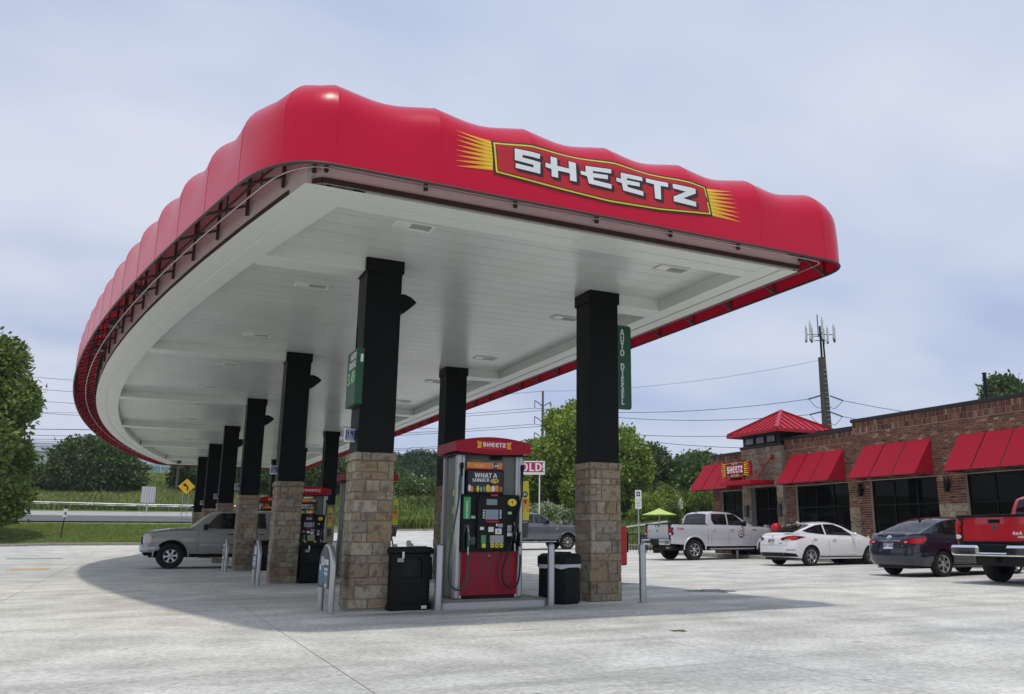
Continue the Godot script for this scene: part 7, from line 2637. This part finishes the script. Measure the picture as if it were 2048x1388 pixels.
	for x in [-0.22, 0.24]:
		var b := MB.new()
		b.tube([Vector3(x, -0.3, -.03), Vector3(x, yc + .3, -.03)], 0.028, 6)
		obj("post", b, M.galvanised, cs)
	var bx := MB.new()
	bx.bar(Vector3(-.7, 0.15, 0), Vector3(.75, 0.12, 0), 0.05, 0.05); bx.bar(Vector3(-.22, 0.1, -.6), Vector3(-.22, 0.1, .6), .05, .05); bx.bar(Vector3(.24, 0.1, -.6), Vector3(.24, 0.1, .6), .05, .05)
	obj("stand_foot", bx, M.galvanised, cs)
	var ps := thing("turn_sign", "small white turn sign on a thin dark post at the back of the lawn", "road sign", on(-4.37, 68.9))
	block("post", Vector3(-.03, -.2, -.03), Vector3(.03, 2.1, .03), 0.005, M.black_metal, ps)
	block("sign_plate", Vector3(-.13, 1.33, .03), Vector3(.13, 1.90, .045), 0.003, M.white_paint, ps)
	plate("arrow", PackedVector2Array([Vector2(-.07, 1.6), Vector2(.02, 1.72), Vector2(.02, 1.65), Vector2(.08, 1.65), Vector2(.08, 1.45), Vector2(.03, 1.45), Vector2(.03, 1.58), Vector2(.02, 1.58), Vector2(.02, 1.5)]), 0.045, 0.048, M.sign_black, ps)
	ps.rotation.z = -0.05
	var bk := thing("sign_back", "pair of bare metal sign backs on one post beyond the guardrail", "road sign", on(1.0, 100.5), 0.3)
	block("post", Vector3(-.07, -.2, -.05), Vector3(.07, 2.6, .05), 0.01, M.galvanised, bk)
	var y0: float = 1.0
	for x in [-.36, .36]:
		block("sign_plate", Vector3(x - .33, y0, .05), Vector3(x + .33, y0 + 1.65, .07), 0.01, M.antenna, bk)
		for k in 3: block("rib", Vector3(x - .26 + k * .22, y0 + .03, .07), Vector3(x - .2 + k * .22, y0 + 1.62, .10), 0.01, M.lens_grey, bk)
	var up := thing("utility_pole", "bare wooden utility pole on the embankment behind the curve sign", "utility pole", on(4.4, 122.6))
	var ub := MB.new()
	ub.tube([Vector3(0, -0.5, 0), Vector3(0, 9.0, 0)], 0.17, 9, true, 0.12)
	obj("shaft", ub, M.pole_wood, up)
	var up2 := thing("utility_pole", "wooden utility pole rising behind the round bush", "utility pole", on(-0.6, 132.0))
	var ub2 := MB.new()
	ub2.tube([Vector3(0, -0.5, 0), Vector3(0, 7.0, 0)], 0.17, 9, true, 0.13)
	obj("shaft", ub2, M.pole_wood, up2)
	# sold sign
	var sd := thing("sold_sign", "white and magenta board lettered SOLD!, showing behind the front pump", "sign", on(26.3, 59.3), -0.38)
	var ys: float = (6.05 - gy(26.3, 59.3)) / 0.72
	block("board", Vector3(-1.75, ys - .72, -.08), Vector3(1.75, ys + .72, 0.0), 0.02, M.white_paint, sd)
	plate("field", rect(-1.65, ys - .45, 1.65, ys + .60), 0.0, 0.01, mat("magenta", lin(.42, .02, .10), .5), sd)
	lettering(sd, "SOLD!", 0.85, Transform3D(Basis(), Vector3(0.15, ys + .06, 0.012)), M.white_paint)
	sd.scale = Vector3.ONE * 0.72
	for x in [-1.2, 1.2]:
		var b := MB.new()
		b.tube([Vector3(x, -.3, -.1), Vector3(x, ys, -.1)], 0.07, 7)
		obj("post", b, M.white_paint, sd)
	var gs := thing("exit_sign", "small white and green road sign below the wooded hill", "road sign", on(34.6, 108.5), -0.3)
	var yg: float = 6.45 - gy(34.6, 108.5)
	block("sign_plate", Vector3(-.55, yg - .05, 0), Vector3(.25, yg + .55, .03), .01, M.white_paint, gs)
	block("sign_plate", Vector3(-.5, yg - .55, 0), Vector3(.9, yg - .07, .03), .01, M.tag_green, gs)
	block("post", Vector3(-.05, -.2, -.05), Vector3(.05, yg, 0), .01, M.galvanised, gs)
	# accessible parking sign, fence, bins, umbrella
	var hs := thing("parking_sign", "accessible parking sign on a thin steel post by the patio fence", "parking sign", on(21.7, 35.7), -0.5)
	var yh: float = 3.2 - gy(21.7, 35.7)
	var hb := MB.new()
	hb.tube([Vector3(0, -.2, 0), Vector3(0, yh, 0)], 0.035, 7)
	obj("post", hb, M.galvanised, hs)
	block("sign_plate", Vector3(-.155, yh - .46, .035), Vector3(.155, yh, .045), .003, M.white_paint, hs)
	plate("blue_field", rect(-.09, yh - .30, .09, yh - .08), .045, .047, M.blue_sign, hs)
	plate("wheelchair_symbol", ellipse(0, yh - .19, .035, .06, 10), .047, .049, M.white_paint, hs)
	block("sign_plate", Vector3(-.155, yh - .90, .035), Vector3(.155, yh - .48, .045), .003, M.white_paint, hs)
	for k in 4: plate("text_line", rect(-.10, yh - .58 - k * .08, .10, yh - .55 - k * .08), .045, .047, M.lens_grey, hs)
	var fn := thing("picket_fence", "low black metal picket fence round the patio beyond the diesel sign column", "fence")
	var fp := [Vector2(21.6, 39.6), Vector2(23.0, 39.0), Vector2(24.6, 38.2), Vector2(26.2, 37.4), Vector2(27.8, 36.6), Vector2(29.4, 35.8)]
	for i in fp.size() - 1:
		var a: Vector2 = fp[i]
		var c: Vector2 = fp[i + 1]
		block("fence_post", on(a.x, a.y) - Vector3(.045, 0, .045), on(a.x, a.y, 1.08) + Vector3(.045, 0, .045), .01, M.black_metal, fn)
		for y in [0.15, 0.92]:
			var b := MB.new()
			b.bar(on(a.x, a.y, y), on(c.x, c.y, y), 0.03, 0.04)
			obj("fence_rail", b, M.black_metal, fn)
		for k in range(1, 12):
			var q := a.lerp(c, k / 12.0)
			var b := MB.new()
			b.box(on(q.x, q.y, 0.52), Vector3(.022, 0.98, .022))
			obj("picket", b, M.black_metal, fn)
	for q in [[23.35, 38.1, "slim dark bin against the patio fence"], [23.9, 37.5, "second slim dark bin against the patio fence"]]:
		var t := thing("patio_bin", q[2], "trash bin", on(q[0], q[1]))
		var b := MB.new()
		b.lathe([Vector2(.22, 0), Vector2(.24, .85), Vector2(.18, .93), Vector2(0, .95)], 12)
		obj("body", b, M.black_metal, t)
		block("liner", Vector3(-.2, .3, .2), Vector3(.2, .8, .235), .01, M.poster_grey, t)
	for q in [["lime green patio umbrella beyond the silver pickup", 28.75, 44.85, 1.02]]:
		var t := thing("patio_umbrella", q[0], "umbrella", on(q[1], q[2]))
		var yt: float = 2.66 - gy(q[1], q[2])
		var b := MB.new()
		var rows := []
		for r in [[0.02, yt], [0.5, yt - .20], [1.12, yt - .40]]:
			var row := []
			for k in 48:
				var a := TAU * k / 48
				var sc := 1.0 - 0.05 * absf(sin(a * 4.0)) 
				row.append(Vector3(cos(a) * r[0] * sc, r[1] + 0.02 * absf(sin(a * 4.0)) * r[0], -sin(a) * r[0] * sc))
			rows.append(row)
		b.grid(rows, true)
		obj("canopy", b, M.lime, t)
		var p := MB.new()
		p.tube([Vector3(0, 0, 0), Vector3(0, yt + .06, 0)], 0.03, 7)
		obj("pole", p, M.galvanised, t)
		var tb := MB.new()
		tb.lathe([Vector2(0.0, .72), Vector2(.55, .72), Vector2(.56, .75), Vector2(0, .76)], 20)
		tb.lathe([Vector2(.3, 0), Vector2(.3, .06), Vector2(.05, .1), Vector2(.05, .72)], 12)
		tag(obj("patio_table", tb, M.black_metal), "round dark patio table under the lime umbrella", "table").position = on(q[1], q[2])
	for q in [[31.2, 46.5, "slim dark post on the patio lawn"], [40.3, 59.6, "small white arrow shaped sign on the lawn above the silver pickup"]]:
		var t := thing("lawn_sign" if q[0] > 35 else "lawn_post", q[2], "sign" if q[0] > 35 else "post", on(q[0], q[1]))
		block("post", Vector3(-.03, -.1, -.03), Vector3(.03, 1.3, .03), .005, M.black_metal, t)
		if q[0] > 35:
			plate("sign_plate", PackedVector2Array([Vector2(-.22, .7), Vector2(.22, .7), Vector2(.22, 1.25), Vector2(0, 1.55), Vector2(-.22, 1.25)]), .03, .06, M.white_paint, t)
	# lamp pole over the store
	var lp := thing("lamp_pole", "dark lamp pole rising behind the store roof", "lamp pole", on(35.3, 26.2))
	block("shaft", Vector3(-.07, 0, -.07), Vector3(.07, 8.4, .07), .02, M.black_metal, lp)
	block("pole_cap", Vector3(-.09, 8.4, -.09), Vector3(.09, 8.45, .09), .01, M.black_metal, lp)
	# transmission line
	var pl := thing("transmission_pole", "tall thin transmission pole with three pairs of upswept arms behind the big green trees", "utility pole", on(46.3, 100.0))
	var py := 19.6 - gy(46.3, 100.0)
	var pb := MB.new()
	pb.tube([Vector3(0, -1, 0), Vector3(0, py, 0)], 0.24, 9, true, 0.13)
	obj("shaft", pb, M.pole_wood, pl)
	var arms := []
	for k in 3:
		var ya := py - 2.1 - 2.1 * k
		for s in [-1, 1]:
			var b := MB.new()
			var e := Vector3(s * 1.25, ya + .72, s * -.2)
			b.tube([Vector3(0, ya, 0), e * Vector3(.5, 1, .5) - Vector3(0, .28, 0), e], 0.06, 6)
			obj("arm", b, M.wire, pl)
			var i := MB.new()
			i.tube([e, e - Vector3(0, 1.0, 0)], 0.05, 6)
			obj("insulator", i, M.insulator, pl)
			arms.append(pl.position + e - Vector3(0, 1.0, 0))
	var cp := thing("cell_tower", "thick wooden pole crowned with pale cell antennas, with steps and strain insulators", "cell tower", V(68.0, 5.0, 71.0))
	var top := Vector3(-1.0, 15.6, 1.0)
	var cb := MB.new()
	cb.tube([Vector3(0.35, -3, -0.4), Vector3(0, 7.0, 0), top], 0.58, 12, true, 0.42)
	obj("shaft", cb, M.pole_wood, cp)
	var cc := MB.new()
	cc.tube([Vector3(0.80, -3, -0.2), Vector3(0.42, 7.0, .2), top + Vector3(.18, 2.3, .2)], 0.17, 8, true, 0.10)
	cc.tube([top - Vector3(0, 1, 0), top + Vector3(0, 3.6, 0)], 0.12, 8)
	obj("cable_run", cc, M.black_metal, cp)
	var ladder := MB.new()
	for k in 26:
		var q := Vector3(0.1, 1.5, 0).lerp(top, k / 28.0)
		ladder.box(q + Vector3(0.05, 0, .42), Vector3(.5, .05, .08))
	obj("step_bolts", ladder, M.galvanised, cp)
	var ax := (V(67.57, 0, 68.92) - V(64.69, 0, 70.47)).normalized()
	var az := Vector3(-ax.z, 0, ax.x)
	var ca := top + Vector3(-0.05, 2.6, 0)
	var fr := MB.new()
	fr.bar(ca - ax * 1.5, ca + ax * 1.6, .07, .07); fr.bar(ca - ax * .8 - az * .9, ca + ax * .8 - az * .9, .06, .06); fr.bar(ca - az * 1.0, ca + az * 1.0, .07, .07); fr.bar(ca - Vector3(0, .7, 0) - ax * .7, ca - Vector3(0, .7, 0) + ax * .6, .07, .07)
	obj("antenna_frame", fr, M.black_metal, cp)
	for q in [[-1.55, 0, 0.1, 1.6], [-1.15, .35, .3, 1.9], [-.75, -.6, .2, 1.6], [.18, .5, .5, 2.3], [.55, -.5, 0, 1.7], [.75, .4, -.15, 1.6], [1.55, .1, .25, 1.55], [1.72, -.25, .1, 1.5]]:
		var b := MB.new()
		var at: Vector3 = ca + ax * q[0] + az * q[1] + Vector3(0, q[2], 0)
		b.cbox(at, Vector3(.24, q[3], .16), .03)
		obj("antenna_panel", b, M.antenna, cp)
		var d := MB.new()
		d.cbox(at - az * .16 - Vector3(0, q[3] * .45, 0), Vector3(.2, .5, .18), .03)
		d.tube([at - az * .1 - Vector3(0, q[3] * .6, 0), at - az * .1 + Vector3(0, q[3] * .65, 0)], .03, 6)
		obj("radio_unit", d, M.insulator, cp)
	var rod := MB.new()
	rod.tube([ca + Vector3(-.25, -.2, 0), ca + Vector3(-.25, 2.3, 0)], .06, 6)
	obj("lightning_rod", rod, M.wire, cp)
	# strain insulators and wires from the tower: left towards the transmission pole, right down the line
	var hts := [11.4, 9.55, 7.6, 5.75, 3.9, 2.3]
	var ln := ["topmost", "second", "third", "fourth", "fifth", "sixth"]
	for k in 6:
		var on_pole := Vector3(0.25, hts[k], 0).lerp(top, clampf((hts[k] - 0.0) / 19.0, 0, 1) * .6)
		on_pole.y = hts[k]
		var a := cp.position + on_pole
		var la: Vector3 = (arms[k] - a).normalized()
		var ra := Vector3(0.60, -0.20, 0.78).normalized() if k % 2 == 0 else Vector3(0.30, -0.20, 0.93).normalized()
		for s in [la, ra]:
			var b := MB.new()
			var p0: Vector3 = on_pole + s * 0.5
			var p1: Vector3 = on_pole + s * 1.9 - Vector3(0, .35 , 0)
			b.tube([p0, p1], 0.085, 6)
			obj("strain_insulator", b, M.insulator, cp)
		var jw := MB.new()
		var l1: Vector3 = on_pole + la * 1.9 - Vector3(0, .35, 0)
		var r1: Vector3 = on_pole + ra * 1.9 - Vector3(0, .35, 0)
		jw.tube(smooth_path([l1, l1.lerp(on_pole, .5) - Vector3(0, 1.2, 0), on_pole + Vector3(0, -1.35, 0.4), r1.lerp(on_pole, .5) - Vector3(0, 1.2, 0), r1], 4), 0.03, 4)
		obj("jumper_wire", jw, M.wire, cp)
		wire("%s wire from the cell tower leftwards to the thin transmission pole" % ln[k], cp.position + l1, arms[k], 1.0)
		wire("%s wire from the cell tower passing over the store roof" % ln[k], cp.position + r1, cp.position + r1 + ra * Vector3(1, 0, 1) * 60.0 + Vector3(0, 1.0 - k * .25, 0), 4.6)
	wire("thin shield wire joining the tops of the cell tower and the transmission pole", cp.position + top - Vector3(0, .3, 0), pl.position + Vector3(0, py, 0), 0.9, 0.018)
	# from the transmission pole on to the left, behind the columns
	for k in 6:
		wire("%s wire running left from the thin transmission pole behind the columns" % ln[k], arms[k], V(-34.0 + k * 0.6, 20.5 - 2.0 * int(k / 2.0), 190.0), 1.6, 0.03)
	wire("shield wire running left from the top of the transmission pole", pl.position + Vector3(0, py, 0), V(-34, 23.5, 190), 1.6, 0.025)
	for k in 4:
		wire("%s low service wire crossing before the warehouse" % ["first", "second", "third", "fourth"][k], V(-40, 13.2 + 0.5 * k, 126.0), V(4.4, 12.6 + .45 * k, 122.6), 1.2, 0.03)
	for k in 4:
		wire("%s wire high between the left tree and the canopy" % ["first", "second", "third", "fourth"][k], V(-60, 21.0 + 1.7 * k, 150.0), V(40, 17.0 + 1.6 * k, 125.0), 1.5, 0.03)
	# twin poles
	for q in [[45.4, 73.0, 9.2, "left one of two close wooden poles behind the patio"], [45.75, 72.7, 9.2, "right one of two close wooden poles behind the patio"]]:
		var t := thing("utility_pole", q[3], "utility pole", on(q[0], q[1]))
		var b := MB.new()
		b.tube([Vector3(0, -.4, 0), Vector3(0, q[2] - gy(q[0], q[1]), 0)], 0.11, 8, true, 0.08)
		obj("shaft", b, M.pole_wood, t)
	for k in 5:
		wire("%s wire between the twin poles and the store end" % ["first", "second", "third", "fourth", "fifth"][k], V(45.5, 9.0 - [0.0, .2, 3.1, 3.3, 3.5][k], 72.9), V(70, 8.6 - [0.0, .9, 2.6, 3.2, 3.7][k], 66), 0.5, 0.02)

func _ready() -> void:
	place_camera_and_light()
	make_materials()
	build_ground()
	build_canopy()
	build_columns()
	build_store()
	build_furniture()
	build_vehicles()
	build_far()
